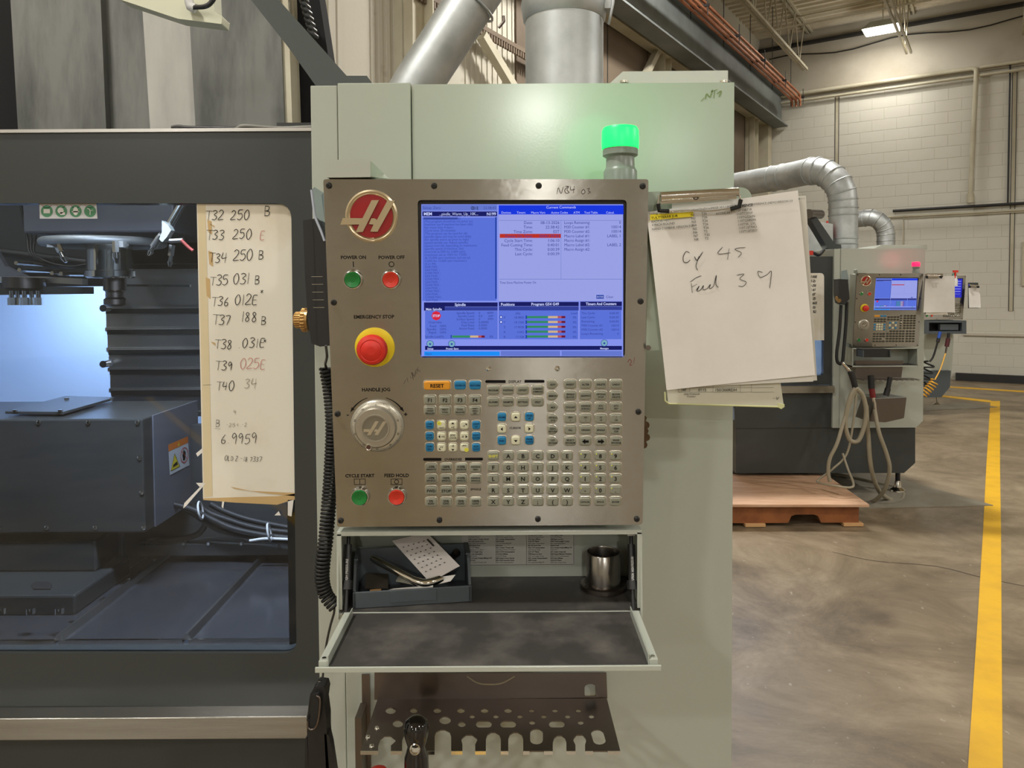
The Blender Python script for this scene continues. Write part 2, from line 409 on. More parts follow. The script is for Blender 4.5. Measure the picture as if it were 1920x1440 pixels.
# floor: concrete with wear, stains and a hair crack or two
m_floor = M('worn_concrete_floor', (124, 110, 92), 0.42, rvar=.08)
def floor_nodes(m, c1, c2, c3):
    nt = m.node_tree; L = nt.links; b = nt.nodes['Principled BSDF']
    tc = nt.nodes.new('ShaderNodeTexCoord'); n = nt.nodes.new('ShaderNodeTexNoise'); n.inputs['Scale'].default_value = 1.1; n.inputs['Detail'].default_value = 15; n.inputs['Roughness'].default_value = .74; n.inputs['Distortion'].default_value = 1.6
    L.new(tc.outputs['Object'], n.inputs['Vector'])
    r = nt.nodes.new('ShaderNodeValToRGB'); e = r.color_ramp.elements; e[0].position = .3; e[0].color = lin(c1); e[1].position = .7; e[1].color = lin(c3)
    x = e.new(.5); x.color = lin(c2); L.new(n.outputs[0], r.inputs[0])
    # pale specks and scratches
    n2 = nt.nodes.new('ShaderNodeTexNoise'); n2.inputs['Scale'].default_value = 34; n2.inputs['Detail'].default_value = 3
    mp = nt.nodes.new('ShaderNodeMapping'); mp.inputs['Scale'].default_value = (1, .55, 1); mp.inputs['Rotation'].default_value = (0, 0, .5)
    L.new(tc.outputs['Object'], mp.inputs[0]); L.new(mp.outputs[0], n2.inputs['Vector'])
    r2 = nt.nodes.new('ShaderNodeValToRGB'); r2.color_ramp.elements[0].position = .68; r2.color_ramp.elements[1].position = .76
    L.new(n2.outputs[0], r2.inputs[0])
    mx = nt.nodes.new('ShaderNodeMix'); mx.data_type = 'RGBA'; mx.inputs[7].default_value = lin((196, 188, 172))
    ma = nt.nodes.new('ShaderNodeMath'); ma.operation = 'MULTIPLY'; ma.inputs[1].default_value = .55
    L.new(r2.outputs[0], ma.inputs[0]); L.new(ma.outputs[0], mx.inputs[0]); L.new(r.outputs[0], mx.inputs[6])
    # dark spots
    n4 = nt.nodes.new('ShaderNodeTexNoise'); n4.inputs['Scale'].default_value = 2.4; n4.inputs['Detail'].default_value = 9
    L.new(tc.outputs['Object'], n4.inputs['Vector'])
    r4 = nt.nodes.new('ShaderNodeValToRGB'); r4.color_ramp.elements[0].position = .3; r4.color_ramp.elements[1].position = .44; r4.color_ramp.elements[0].color = (.62, .6, .58, 1); r4.color_ramp.elements[1].color = (1, 1, 1, 1)
    L.new(n4.outputs[0], r4.inputs[0])
    mm = nt.nodes.new('ShaderNodeMix'); mm.data_type = 'RGBA'; mm.blend_type = 'MULTIPLY'; mm.inputs[0].default_value = 1
    L.new(mx.outputs[2], mm.inputs[6]); L.new(r4.outputs[0], mm.inputs[7]); L.new(mm.outputs[2], b.inputs['Base Color'])
floor_nodes(m_floor, (92, 79, 60), (130, 115, 92), (162, 147, 123))
mb = MB(); hb_box(mb, -20, AF+.3, BL-.3, 20, -0.2, 0.0); mb.build('floor', m_floor, kind='structure')
# thin cracks cut in the floor
def crack(pts, th):
    c = MB(); F = Fr((0, 0, 0), (1, 0, 0), (0, 1, 0)); ribbon(c, F, [(p.x, p.y) for p in pts], .0012, th); return c
mb = crack([WZ(x, y, 0) for x, y in ((1560, 1035), (1640, 1052), (1755, 1062), (1850, 1085), (1990, 1112))], .006)
mb.build('floor_crack', M('crack_dark', (70, 58, 50), .9), kind='structure', label='thin dark crack crossing the concrete floor')
# concrete pad under the middle machine
m_pad = M('pale_new_concrete', (150, 144, 130), .7, var=((128, 121, 106), 3, .35, .7))
mb = MB(); mb.prism([WZ(x, y, 0)+V((0, 0, .001)) for x, y in ((1400, 886), (1640, 886), (1862, 949), (1500, 955), (1400, 950))][::-1], (0, 0, .007))
mb.build('trim_1', m_pad, kind='structure', label='pale grey concrete pad under the middle machine')
mb = MB(); mb.prism([WZ(x, y, 0)+V((0, 0, .001)) for x, y in ((1735, 762), (1800, 755), (1870, 764), (1735, 770))][::-1], (0, 0, .006))
mb.build('trim_2', m_pad, kind='structure', label='pale grey concrete pad under the farthest machine')
# yellow floor line
F0 = Fr((0, 0, 0.0), (1, 0, 0), (0, 1, 0))
mb = MB(); L_ = [(1815, 1440), (1832, 1180), (1843, 1000), (1849, 880), (1857, 752)]; R_ = [(1875, 752), (1875, 880), (1877, 1000), (1878, 1180), (1880, 1440)]
pl = [WZ(x, y, 0) for x, y in L_]; pr = [WZ(x, y, 0) for x, y in R_]
# carried on past the bottom of the picture along the same straight line
d0 = (pl[0]-pl[2]).normalized(); pl = [pl[0]+d0*13]+pl; pr = pr+[pr[-1]+d0*13]
top = [p+V((0, 0, .0025)) for p in pl+pr]; mb.prism([p+V((0, 0, .0005)) for p in pl+pr][::-1], (0, 0, .002))
mb.build('yellow_floor_line', m_yline, kind='structure', label='long yellow painted line along the aisle floor')
for pts, lb in (([(1700, 734), (1700, 737), (1858, 755), (1858, 751)], 'thin yellow line branching off towards the farthest machine'), ([(1770, 724), (1764, 726), (1990, 740), (1990, 737)], 'thin yellow line running near the far wall')):
    mb = MB(); mb.prism([WZ(x, y, 0)+V((0, 0, .0008)) for x, y in pts], (0, 0, .002)); mb.build('yellow_floor_line', m_yline, kind='structure', label=lb)

# far wall: painted block, 0.4 x 0.2 m
m_wall = M('cream_painted_block', (210, 207, 196), .55, var=((200, 196, 182), .7, .35, .75), bump=(22, .5), spec=.35)
m_walllow = M('soiled_painted_block', (206, 203, 190), .6, var=((132, 124, 110), 1.6, .58, .85), bump=(22, .5))
m_mortar = M('painted_joint', (192, 187, 172), .7)
mb = MB(); hb_box(mb, AF, AF+.3, BL-.3, 20, 0, 5.25)
wf = mb.build('wall_far', m_mortar, kind='structure')
def blockmesh(mat):
    m_ = MB(); e = .003; m_.loft(Fr((0, 0, 0), (1, 0, 0), (0, 0, 1)), [([(e, e), (.4-e, e), (.4-e, .2-e), (e, .2-e)], -.002), ([(e, e), (.4-e, e), (.4-e, .2-e), (e, .2-e)], .0015), ([(e*2, e*2), (.4-e*2, e*2), (.4-e*2, .2-e*2), (e*2, .2-e*2)], .003)])
    return m_
bo = blockmesh(m_wall).build('block', m_wall, wf, world=False); bme = bo.data; C.objects.unlink(bo); bpy.data.objects.remove(bo)
bo = blockmesh(m_walllow).build('block', m_walllow, wf, world=False); bmeL = bo.data; C.objects.unlink(bo); bpy.data.objects.remove(bo)
rest = MB(); nblk = 0
JOINTS = [-2.62, .12, 2.9, 5.7, 8.5, 11.3, 14.1]
for k in range(26):
    z = .05+k*.2
    b = BL - (.2 if k % 2 else 0)
    while b < 19.8:
        p = HB(AF, b, z)
        if nblk < 300 and b < .72-(.2 if k % 2 else 0) and b > BL-.1:
            o = bpy.data.objects.new('block', bmeL if (z < 1.0) else bme); C.objects.link(o); o.parent = wf
            o.location = p; o.rotation_euler = (0, 0, -ALPHA); nblk += 1
        else:
            e = .003; q = [(b+e, z+e), (b+.4-e, z+e), (b+.4-e, z+.2-e), (b+e, z+.2-e)]
            i0 = len(rest.v); rest.add([HB(AF-.003, x, y) for x, y in q]+[HB(AF+.002, x, y) for x, y in q], [(0, 1, 2, 3), (0, 4, 5, 1), (1, 5, 6, 2), (2, 6, 7, 3), (3, 7, 4, 0)])
        b += .4
rb = rest.build('blockwork', m_wall, wf, kind='stuff')
# deep vertical joints between the wall bays
for j in JOINTS[:2]:
    mb = MB(); hb_box(mb, AF-.014, AF, j-.025, j+.025, 1.2 if j > 0 else 0, 5.22); mb.build('trim_3', m_cream, kind='structure', label='raised strip over the bay joint of the far wall')
    for s in (-.03, .03):
        mb = MB(); hb_box(mb, AF-.012, AF, j+s-.006, j+s+.006, 1.2 if j > 0 else 0, 5.22); mb.build('joint_seam', m_blackpipe, wf)
mb = MB(); hb_box(mb, AF-.05, AF+.3, BL-.3, 20, 5.25, 6.55)
mb.build('trim_4', M('beige_concrete_band', (190, 184, 170), .8, var=((160, 150, 131), .6, .4, .7)), kind='structure', label='plain concrete band above the block wall')
# lower proud plinth of the far wall, from the ledge down
p0 = PA(1806, 640, AF); bl = p0.dot(BV)
mb = MB(); hb_box(mb, AF-.05, AF, bl, 20, .78, .82); mb.build('trim_5', m_mortar, kind='structure', label='narrow ledge along the far wall')
mb = MB(); b0 = PA(1792, 716, AF).dot(BV); hb_box(mb, AF-.12, AF-.02, b0, 20, 0, .13); mb.build('baseboard_far', m_blackpipe, kind='structure')
# left wall: fluted precast concrete
m_conc = M('fluted_white_concrete', (196, 191, 176), .75, var=((140, 128, 108), 5, .6, .85), bump=(30, .4))
mb = MB(); hb_box(mb, -20, AF+.3, BL-.3, BL, 0, 6.55)
a = -2.0; k = 0
while a < 9.8:
    if k % 14 > 2: hb_box(mb, a, a+.04, BL, BL+.009, 0, 6.4)
    a += .085; k += 1
mb.build('wall_left', m_conc, kind='structure')
mb = MB(); hb_box(mb, -20.3, -20, BL, 20, 0, 6.55); mb.build('wall_back', m_wall, kind='structure')
mb = MB(); hb_box(mb, -20, AF, 20, 20.3, 0, 6.55); mb.build('wall_right', m_wall, kind='structure')
m_brn = M('brown_wall_panel', (112, 98, 82), .7, var=((92, 78, 62), 1.1, .4, .7))
mb = MB(); hb_box(mb, 6.2, AF-.02, BL, BL+.03, 0, 5.9); wl = mb.build('trim_6', m_brn, kind='structure', label='brown wall panelling behind the steel columns')
for a in (7.3, 8.2, 9.4, 10.6, 12.2, 13.9):
    mb = MB(); hb_box(mb, a, a+.02, BL+.03, BL+.034, 0, 5.9); mb.build('panel_seam', m_blackpipe, wl)
# ceiling deck: ribbed sheet
m_deck = M('cream_roof_deck', (222, 214, 194), .55, var=((180, 158, 124), 1.1, .52, .8), stretch=(1, 1, 1))
mb = MB(); hb_box(mb, -20, AF+.3, BL-.3, 20, 6.5, 6.7)
F = Fr((0, 0, 0), BV, (0, 0, 1))
a = 2.0
while a < AF:
    # trapezoid rib hanging below the sheet
    q = [(a, 6.5), (a+.03, 6.43), (a+.10, 6.43), (a+.13, 6.5)]
    mb.hexa([HB(x, BL, z) for x, z in q], [HB(x, 20, z) for x, z in q]); a += .2
mb.build('ceiling', m_deck, kind='structure')
# open-web joists
def joist(b, a0, a1):
    mb = MB()
    for s in (-.035, .035):
        mb.bar(HB(a0, b+s, 5.63), HB(a1-.5, b+s, 5.63), .03, .045); mb.bar(HB(a0, b+s, 6.42), HB(a1, b+s, 6.42), .035, .05)
    ch = mb.build('roof_joist', m_cream, kind='structure', label='cream open-web roof joist')
    a = a0; up = False; mb = MB()
    while a < a1-.9:
        mb.cyl(HB(a, b, 6.4 if up else 5.64), HB(a+.36, b, 5.64 if up else 6.4), .011, n=5); a += .36; up = not up
    mb.build('web_bar', m_cream, ch, kind='stuff')
for i, b in enumerate((-3.09, -1.4, .25, 1.9, 3.6, 5.3)): joist(b, 4.0 if i < 4 else 6, AF+.02)
for a, z in ((13.9, 6.38), (12.2, 5.66), (10.2, 6.38), (9.9, 5.66), (7.4, 5.66)):
    mb = MB(); mb.cyl(HB(a, -3.3, z), HB(a, 8, z), .014, n=6); mb.build('bridging_rod', m_cream, kind='structure', label='thin bridging rod under the roof joists')
mb = MB(); hb_box(mb, 11.2, 11.45, -3.3, 12, 5.9, 6.42); mb.build('roof_girder', m_creamdirty, kind='structure', label='deep cream roof girder near the top of the picture')
mb = MB(); mb.tube([HB(AF-.12, b, 6.0+.05*math.sin(b*3.1)) for b in [BL+.2+i*.3 for i in range(50)]], .012, 5); mb.build('cable', m_blackpipe, cat='cable', label='thin black cable sagging along the top of the far wall')
mb = MB(); hb_box(mb, AF-.16, AF-.05, BL, 16, 6.2, 6.25); mb.build('black_pipe', m_blackpipe, cat='pipe', label='thick black service pipe where far wall meets roof')

# crane runway beam (I section) parallel to the aisle
def ibeam(b, z0, z1, wd, a0, a1, mat, name, label, fl=.025):
    mb = MB(); hb_box(mb, a0, a1, b-wd/2, b+wd/2, z0, z0+fl); hb_box(mb, a0, a1, b-wd/2, b+wd/2, z1-fl, z1); hb_box(mb, a0, a1, b-.012, b+.012, z0+fl, z1-fl)
    return mb.build(name, mat, kind='structure', label=label)
ibeam(-3.62, 4.72, 5.32, .26, 2.5, AF-.05, m_steelbeam, 'crane_beam', 'blue-grey steel crane beam running to the far wall')
ibeam(-3.9, 4.75, 4.98, .16, 3.0, AF-.05, m_cream, 'wall_beam', 'cream steel beam on the left wall below the crane beam')
mb = MB(); mb.bar(HB(4, -3.45, 5.38), HB(AF-.6, -3.45, 5.38), .05, .05); mb.build('crane_rail', m_cream, kind='structure', label='cream angle running above the crane beam')
def column(px, py, wd, lbl, z1=4.8, b=-3.93):
    p = PB(px, py, b); a = p.dot(AV); mb = MB()
    hb_box(mb, a-wd/2, a-wd/2+.014, b-.1, b+.1, 0, z1); hb_box(mb, a+wd/2-.014, a+wd/2, b-.1, b+.1, 0, z1); hb_box(mb, a-wd/2, a+wd/2, b-.008, b+.008, 0, z1)
    mb.build('steel_column', m_cream, kind='structure', label=lbl); return a
c1 = column(776, 60, .26, 'white steel column on the left wall behind the slanting duct', 6.4)
c2 = column(1240, 110, .24, 'steel column on the left wall right of the upright duct', 6.4)
c3 = column(1408, 260, .26, 'cream steel column nearest the far corner')
mb = MB(); hb_box(mb, AF-.35, AF-.1, BL, BL+.25, 0, 4.9); mb.build('trim_7', m_cream, kind='structure', label='cream post boxed into the far corner')
# diagonal braces
for (x0, y0, x1, y1, lb) in ((903, 66, 962, 165, 'diagonal brace between the two ducts'), (1234, 92, 1196, 170, 'diagonal brace meeting the column right of the ducts')):
    q0 = PB(x0, y0, -3.88); q1 = PB(x1, y1, -3.88); mb = MB(); d = (q1-q0); mb.bar(q0, q1+d*1.5, .08, .08); mb.build('wall_brace', m_cream, kind='structure', label='cream '+lb)
# toothed rack strip above the diagonal brace
q0 = PB(780, -20, -3.9); q1 = PB(1010, 112, -3.9); mb = MB(); mb.bar(q0, q1, .03, .04)
n = 46
for i in range(n): p = q0.lerp(q1, (i+.5)/n)-V((0, 0, .045)); mb.obox(p, (q1-q0)/n*.28, BV*.012, V((0, 0, .03)))
mb.build('toothed_rack', M('rust_grey_rack', (112, 96, 78), .7), kind='structure', label='grey toothed strip slanting behind the ducts')

# copper pipes hung beside the crane beam
gp = 'copper pipes along the crane beam'
for i, (db, dz) in enumerate(((0, 0), (.07, 0), (.14, 0), (.0, -.09), (.07, -.09), (.14, -.09))):
    mb = MB(); a1 = 14.5; mb.tube([HB(3.5, -3.3+db, 5.17+dz), HB(a1-.1, -3.3+db, 5.17+dz), HB(a1, -3.3+db, 5.12+dz), HB(a1, -3.3+db, 5.05+dz)], .02, 8)
    mb.build('copper_pipe', m_copper, cat='pipe', group=gp, label='%s copper pipe of the %s row hung beside the crane beam' % (('left', 'middle', 'right')[i % 3], ('upper', 'lower')[i // 3]))
for i in range(9):
    a = 3.9+i*1.33; mb = MB(); hb_box(mb, a, a+.03, -3.36, -3.1, 5.11, 5.14); mb.cyl(HB(a+.015, -3.34, 5.0), HB(a+.015, -3.34, 6.4), .006, n=5); mb.cyl(HB(a+.015, -3.12, 5.0), HB(a+.015, -3.12, 5.28), .006, n=5)
    mb.build('pipe_hanger', m_blackpipe, cat='hanger', group='hangers of the copper pipes', label='dark hanger of the copper pipes, %s from the far wall' % ('ninth', 'eighth', 'seventh', 'sixth', 'fifth', 'fourth', 'third', 'second', 'first')[i])
# pipes on the far wall
def wpipe(name, label, pts, r, mat=m_cream, cat='pipe', n=8):
    mb = MB(); mb.tube(pts, r, n); return mb.build(name, mat, cat=cat, label=label)
bA = PA(1831, 128, AF-.08).dot(BV); zA = PA(1831, 128, AF-.08).z; zB = PA(1813, 368, AF-.08).z
p = wpipe('wall_pipe', 'cream pipe along the far wall that turns down at its right end', [HB(AF-.1, BL+.1, zA), HB(AF-.1, bA-.06, zA), HB(AF-.1, bA-.01, zA-.02), HB(AF-.1, bA, zA-.08), HB(AF-.1, bA-.06, zB+.12), HB(AF-.1, bA-.06, zB)], .04)
mb = MB(); mb.cyl(HB(AF-.1, bA-.06, zB+.03), HB(AF-.1, bA-.06, zB-.12), .055, n=10); mb.build('pipe_end_fitting', m_cream, p)
wpipe('wall_pipe', 'thin cream pipe running full length below the other on the far wall', [HB(AF-.09, BL+.1, zA-.13), HB(AF-.09, 18, zA-.13)], .028)
wpipe('wall_pipe', 'cream pipe continuing right of the down pipe near the roof', [HB(AF-.1, bA+.05, zA+.0), HB(AF-.1, 18, zA+.0)], .028)
z1 = PA(1700, 394, AF-.1).z; b1 = PA(1674, 398, AF-.1).dot(BV)
wpipe('wall_pipe', 'black conduit crossing the far wall above the machines', [HB(AF-.1, b1, z1), HB(AF-.1, 18, z1)], .025, m_blackpipe, 'conduit')
z2 = PA(1700, 402, AF-.1).z
wpipe('wall_pipe', 'cream conduit just under the black one on the far wall', [HB(AF-.08, b1-.9, z2-.03), HB(AF-.08, 18, z2-.03)], .02)
b3 = PA(1694, 420, AF-.05).dot(BV); z3 = PA(1694, 409, AF-.05).z
wpipe('wall_pipe', 'thin cream conduit bent down behind the middle machine', [HB(AF-.06, 18, z3), HB(AF-.06, b3, z3), HB(AF-.06, b3, z3-.55)], .014)
j = PA(1886, 200, AF).dot(BV)
wpipe('wall_pipe', 'thin dark riser up the bay joint at the right of the far wall', [HB(AF-.05, j+.05, z1), HB(AF-.05, j+.05, zA)], .014, m_blackpipe, 'conduit')
# window edge at the very right of the frame
pw = PA(1919, 500, AF); b = pw.dot(BV)
mb = MB(); hb_box(mb, AF-.04, AF, b-.02, b+1.2, 1.62, 2.35); wn = mb.build('window_1', m_cream, kind='structure')
mb = MB(); hb_box(mb, AF-.045, AF-.03, b+.06, b+1.1, 1.7, 2.27); mb.build('pane', m_blackpipe, wn)
# high-bay lamps: housing, lens, stem
for i, (a, b) in enumerate(LAMPS):
    t = thing('high_bay_lamp', 'lit rectangular high-bay lamp hanging near the far wall' if i == 0 else 'lit rectangular high-bay lamp in the rows overhead, outside the picture', 'lamp', HB(a, b, 5.96), group=None if i == 0 else 'high-bay lamps over the hall')
    mb = MB(); q = [HB(a-.22, b-.3, 5.955), HB(a-.22, b+.3, 5.955), HB(a+.22, b+.3, 5.955), HB(a+.22, b-.3, 5.955)]; mid = HB(a, b, 6.08)
    mb.hexa(q, [mid+(V((p.x, p.y, 0))-V((mid.x, mid.y, 0)))*.6 for p in q]); mb.build('housing', m_white, t)
    mb = MB(); q = [HB(a-.2, b-.28, 5.94), HB(a-.2, b+.28, 5.94), HB(a+.2, b+.28, 5.94), HB(a+.2, b-.28, 5.94)]; mb.hexa(q, [p+V((0, 0, .012)) for p in q]); mb.build('diffuser', m_lamp, t)
    mb = MB(); mb.cyl(HB(a, b, 6.08), HB(a, b, 6.425), .008, n=6); mb.build('stem', m_cream, t)
# ================================================================= NEAR MACHINE
YD, YC = 1.40, 1.30                                 # door plane, cabinet front plane
FD, FC = FY(YD), FY(YC)
mill = thing('milling_machine', 'large charcoal and white milling machine filling the left of the picture', 'machine', (-0.4, 2.0, 0))
def X(px, Y, py=600): return W(px, py, Y).x
def Zz(py, Y, px=960): return W(px, py, Y).z
def cabinet(root, x0, x1, y0, zt, zb, depth, seam1, seam2, detail=True):
    ms = [m_white]
    mb = MB(); F = FY(y0)
    # main cabinet right of the seam, lower right corner cut off
    mb.plate(F, roundpoly([(seam2+.0008, zt), (seam2+.0008, zb), (x1-.05, zb), (x1, zb+.05), (x1, zt)], 0), -depth, 0)
    cab = mb.build('control_cabinet', m_white, root, bevel=.004)
    mb = MB(); mb.box(seam1+.0008, seam2-.0008, y0-.004, y0+depth*.9, zb, zt+.002); mb.build('cabinet_cover', m_white, root, bevel=.0015)
    mb = MB(); mb.box(x0, seam1-.0008, y0, y0+depth*.9, zb, zt-.001); mb.build('cabinet_post', m_white, root, bevel=.0015)
    return cab
cx0, cx1 = X(590, YC, 700), X(1374.5, YC, 700)
zt = Zz(157, YC); zb = .53
cab = cabinet(mill, cx0, cx1, YC, zt, zb, 1.25, X(634, YC, 250), X(772, YC, 250))
# box on the roof of the cabinet
mb = MB(); q = [W(1141, 158, 1.32), W(1366, 157, 1.32), W(1366, 157, 1.75), W(1141, 158, 1.75)]
mb.hexa([q[0], q[1], V((q[1].x, 1.75, q[1].z)), V((q[0].x, 1.75, q[0].z))], [W(1167, 134, 1.36), W(1366, 132, 1.36), V((W(1366, 132, 1.36).x, 1.75, W(1366, 132, 1.36).z)), V((W(1167, 134, 1.36).x, 1.75, W(1167, 134, 1.36).z))])
mb.build('roof_box', m_white, mill, bevel=.002)
for px in (1170, 1357):
    mb = MB(); p = W(px, 156, 1.325); mb.cyl(p, p+V((0, 0, .004)), .007); mb.build('roof_screw', m_keyring, mill)
# faded scribble at the top right corner of the cabinet
mb = MB()
for st in ([(1314, 190), (1320, 184)], [(1322, 186), (1325, 176), (1331, 182), (1336, 168)], [(1333, 172), (1345, 168)], [(1340, 170), (1338, 184)], [(1344, 176), (1352, 171), (1348, 182)]):
    ribbon(mb, FC, FC.P(st), .0006, .0022)
mb.build('worn_marking', M('olive_ink', (128, 140, 96), .8), mill)
# lower dark base
mb = MB(); mb.box(-2.2, .33, 1.44, 3.4, .14, .56); mb.build('machine_base', m_dark, mill, bevel=.004)
for x in (-1.9, .25):
    mb = MB(); mb.cyl((x, 1.6, 0.03), (x, 1.6, .2), .02); mb.lathe((x, 1.6, 0.001), (0, 0, 1), [(.06, 0), (.06, .01), (.03, .035), (.02, .05)]); mb.build('levelling_foot', m_chrome, mill)
# door with a rounded window
zdt = Zz(248, YD, 300); zdb = Zz(1326, YD, 300)
xdr = X(587, YD, 300)
win = FD.P([(-80, 1225), (556, 1225), (546, 381), (-80, 381)])
hole = roundpoly(win, [.03, .026, .03, .03], 6)
mb = MB(); mb.plate(FD, [(-1.75, zdb), (xdr+.012, zdb), (xdr, zdt), (-1.75, zdt)], -.035, 0, [hole])
door = mb.build('door', m_dark, mill, bevel=.002)
mb = MB(); mb.box(-1.75, xdr, YD-.004, YD+.05, zdt, zdt+.006); mb.build('door_top_edge', m_steel2, door)
mb = MB(); pane = roundpoly([(win[0][0], win[0][1]), win[1], win[2], win[3]], .02); mb.plate(FD, pane, -.014, -.009); mb.build('window_pane', m_pane, door)
zr0, zr1, zr2 = Zz(1318, YD, 300), Zz(1345, 1.345, 300), Zz(1387, 1.345, 300)
mb = MB(); mb.plate(Fr((-1.75, 0, 0), (0, -1, 0), (0, 0, 1)), [(-YD, zdb-.002), (-1.345, zr1), (-1.345, zr2), (-YD, zr2-.01)], 0, 0); mb = MB()
xr = X(577, 1.345, 1365)
mb.hexa([V((-1.75, YD, zr2)), V((xr, YD, zr2)), V((xr, 1.345, zr2)), V((-1.75, 1.345, zr2))], [V((-1.75, YD, zdb+.002)), V((xr, YD, zdb+.002)), V((xr, 1.345, zr1)), V((-1.75, 1.345, zr1))])
mb.build('sill_rail', m_steel, mill, bevel=.002)
mb = MB(); mb.box(-1.75, X(590, 1.41, 1400), 1.405, 1.44, .3, zr2+.02); mb.build('lower_apron', m_dark, mill)
# ---- inside the machine, behind the window
m_in = M('interior_grey_paint', (110, 112, 120), .35, var=((92, 94, 102), 2, .3, .7))
m_inw = M('interior_pale_panel', (196, 206, 220), .35)
m_chute = M('polished_chute_steel', (150, 152, 158), .2, .9, rvar=.05)
m_ind = M('interior_dark_paint', (58, 60, 60), .3)
mb = MB(); mb.box(-2.6, -.9, 2.95, 3.0, .6, 1.75); mb.build('interior_back_panel', m_inw, mill)
mb = MB(); mb.box(-2.2, -2.1, 1.45, 3.2, .5, 2.2); mb.build('interior_side_wall', m_inw, mill)
mb = MB(); mb.box(-.44, -.40, 1.44, 2.4, .6, 1.83); mb.build('interior_side_wall', m_ind, mill)
# slatted way cover behind the table
ys = [495, 578, 617, 655, 692, 731, 775]
for i in range(6):
    Y = 2.36-.018*i; mb = MB(); z1 = Zz(ys[i], Y, 280); z0 = Zz(ys[i+1], Y, 280); xl = X(196+i*2.5, Y, ys[i]); mb.box(xl, -.46, Y, Y+.012, z0-.01, z1); mb.box(xl, -.46, Y-.008, Y+.012, z0-.006, z0+.006)
    wc = mb.build('way_cover_slat', m_steel2, mill)
    mb = MB(); mb.box(xl+.004, -.46, Y-.009, Y-.001, z1-.016, z1-.001); mb.build('slat_shade_strip', m_rubber, wc)  # raised black strip stands in for the shade under each ledge
for py in (578, 683):
    mb = MB(); p = W(193, py, 2.27); mb.cyl(p, p+V((0, .03, 0)), .011, n=10); mb.build('cover_bolt', m_chrome, mill)
# rear dark bulkhead with the spindle head
mb = MB(); mb.box(-2.1, -.44, 2.42, 2.46, Zz(532, 2.42), 1.9); mb.build('rear_bulkhead', m_ind, mill)
mb = MB(); mb.box(X(48, 2.0), X(330, 2.0), 2.0, 2.4, Zz(432, 2.0), 1.9); mb.build('head_casting', m_in, mill, bevel=.006)
mb = MB(); p = W(205, 430, 2.12); zb1 = Zz(517, 2.12); mb.lathe((p.x, p.y, zb1), (0, 0, 1), [(.06, 0), (.066, .004), (.066, .02), (.06, .022), (.06, p.z-zb1+.02)], 28); sp = mb.build('spindle_nose', m_chrome, mill)
p2 = W(212, 517, 2.12); mb = MB(); mb.lathe((p.x+.012, p.y, Zz(570, 2.12)), (0, 0, 1), [(.018, 0), (.03, .006), (.03, .02), (.022, .026), (.022, .04), (.03, .046), (.03, .082)], 20); mb.build('tool_holder', m_steeldark, mill)
# coolant ring with its nozzles
zc = Zz(446, 1.98); c0 = V((X(196, 2.07), 2.08, zc)); mb = MB(); mb.torus(c0, (0, 0, 1), .148, .0115, 36, 10); ring = mb.build('coolant_ring', m_galv, mill)
for (x0, y0, x1, y1, Y) in ((106, 456, 124, 492, 1.99), (217, 456, 219, 494, 1.95), (297, 448, 278, 479, 2.0), (323, 463, 318, 500, 2.05), (236, 458, 236, 466, 1.97)):
    mb = MB(); a_ = W(x0, y0, Y); b_ = W(x1, y1, Y); d = (b_-a_); mb.cyl(a_-d*.1, a_+d*.45, .009, n=6, smooth=False); mb.cyl(a_+d*.45, a_+d*.8, .006, n=8); mb.cyl(a_+d*.75, b_, .009, .004, n=8)
    mb.build('coolant_nozzle', m_chrome, mill)
for px in (97, 228): mb = MB(); p = W(px, 458, 1.96); mb.box(p.x-.008, p.x+.008, p.y-.008, p.y+.01, p.z-.008, p.z+.008); mb.build('ring_clamp', m_label, mill)
# chrome rod and elbow arm on the right
mb = MB(); mb.cyl(W(347, 372, 1.75), W(317, 424, 1.75), .009, n=12); rod = mb.build('probe_rod', m_chrome, mill)
mb = MB(); F = FY(1.74); mb.plate(F, F.P([(311, 415), (323, 424), (328, 433), (320, 446), (312, 455), (306, 450), (311, 436)]), 0, .02); mb.build('rod_clip', M('clip_grey', (120, 124, 118), .5), rod)
mb = MB(); mb.tube([W(285, 462, 1.8), W(300, 440, 1.8), W(320, 452, 1.8), W(344, 450, 1.8)], .006, 6); mb.build('elbow_arm', m_steel2, mill)
mb = MB(); mb.tube(cr([W(340, 450, 1.78), W(352, 462, 1.78), W(362, 470, 1.78)]), .004, 6); mb.build('red_wire', M('dull_red_wire', (140, 50, 40), .6), mill)
# tool changer arm at the left
F = FY(2.25)
mb = MB(); mb.plate(F, F.P([(-60, 554), (176, 551), (176, 538), (-60, 536)]), 0, .05); arm = mb.build('tool_changer_arm', m_ind, mill)
mb = MB(); mb.plate(F, F.P([(-60, 536), (30, 527), (165, 534), (165, 523), (90, 519), (-60, 519)]), .0, .03); mb.build('arm_bracket', m_steel2, mill)
mb = MB(); mb.cyl(W(45, 540, 2.2), W(45, 520, 2.2), .055, n=20); mb.build('changer_hub', m_steeldark, mill)
for i, px in enumerate((22, 34, 46, 60, 72)):
    mb = MB(); p = W(px, 558, 2.18+.02*(i % 2)); mb.cyl(p, p+V((0, 0, -.022)), .011, n=6, smooth=False); mb.cyl(p, p+V((0, 0, .02)), .007, n=8); mb.build('changer_bolt', m_chrome, mill)
mb = MB(); F = FY(2.3); mb.plate(F, F.P([(-60, 520), (60, 520), (18, 500), (0, 470), (-60, 470)]), 0, .02); mb.build('arm_guard', m_in, mill)
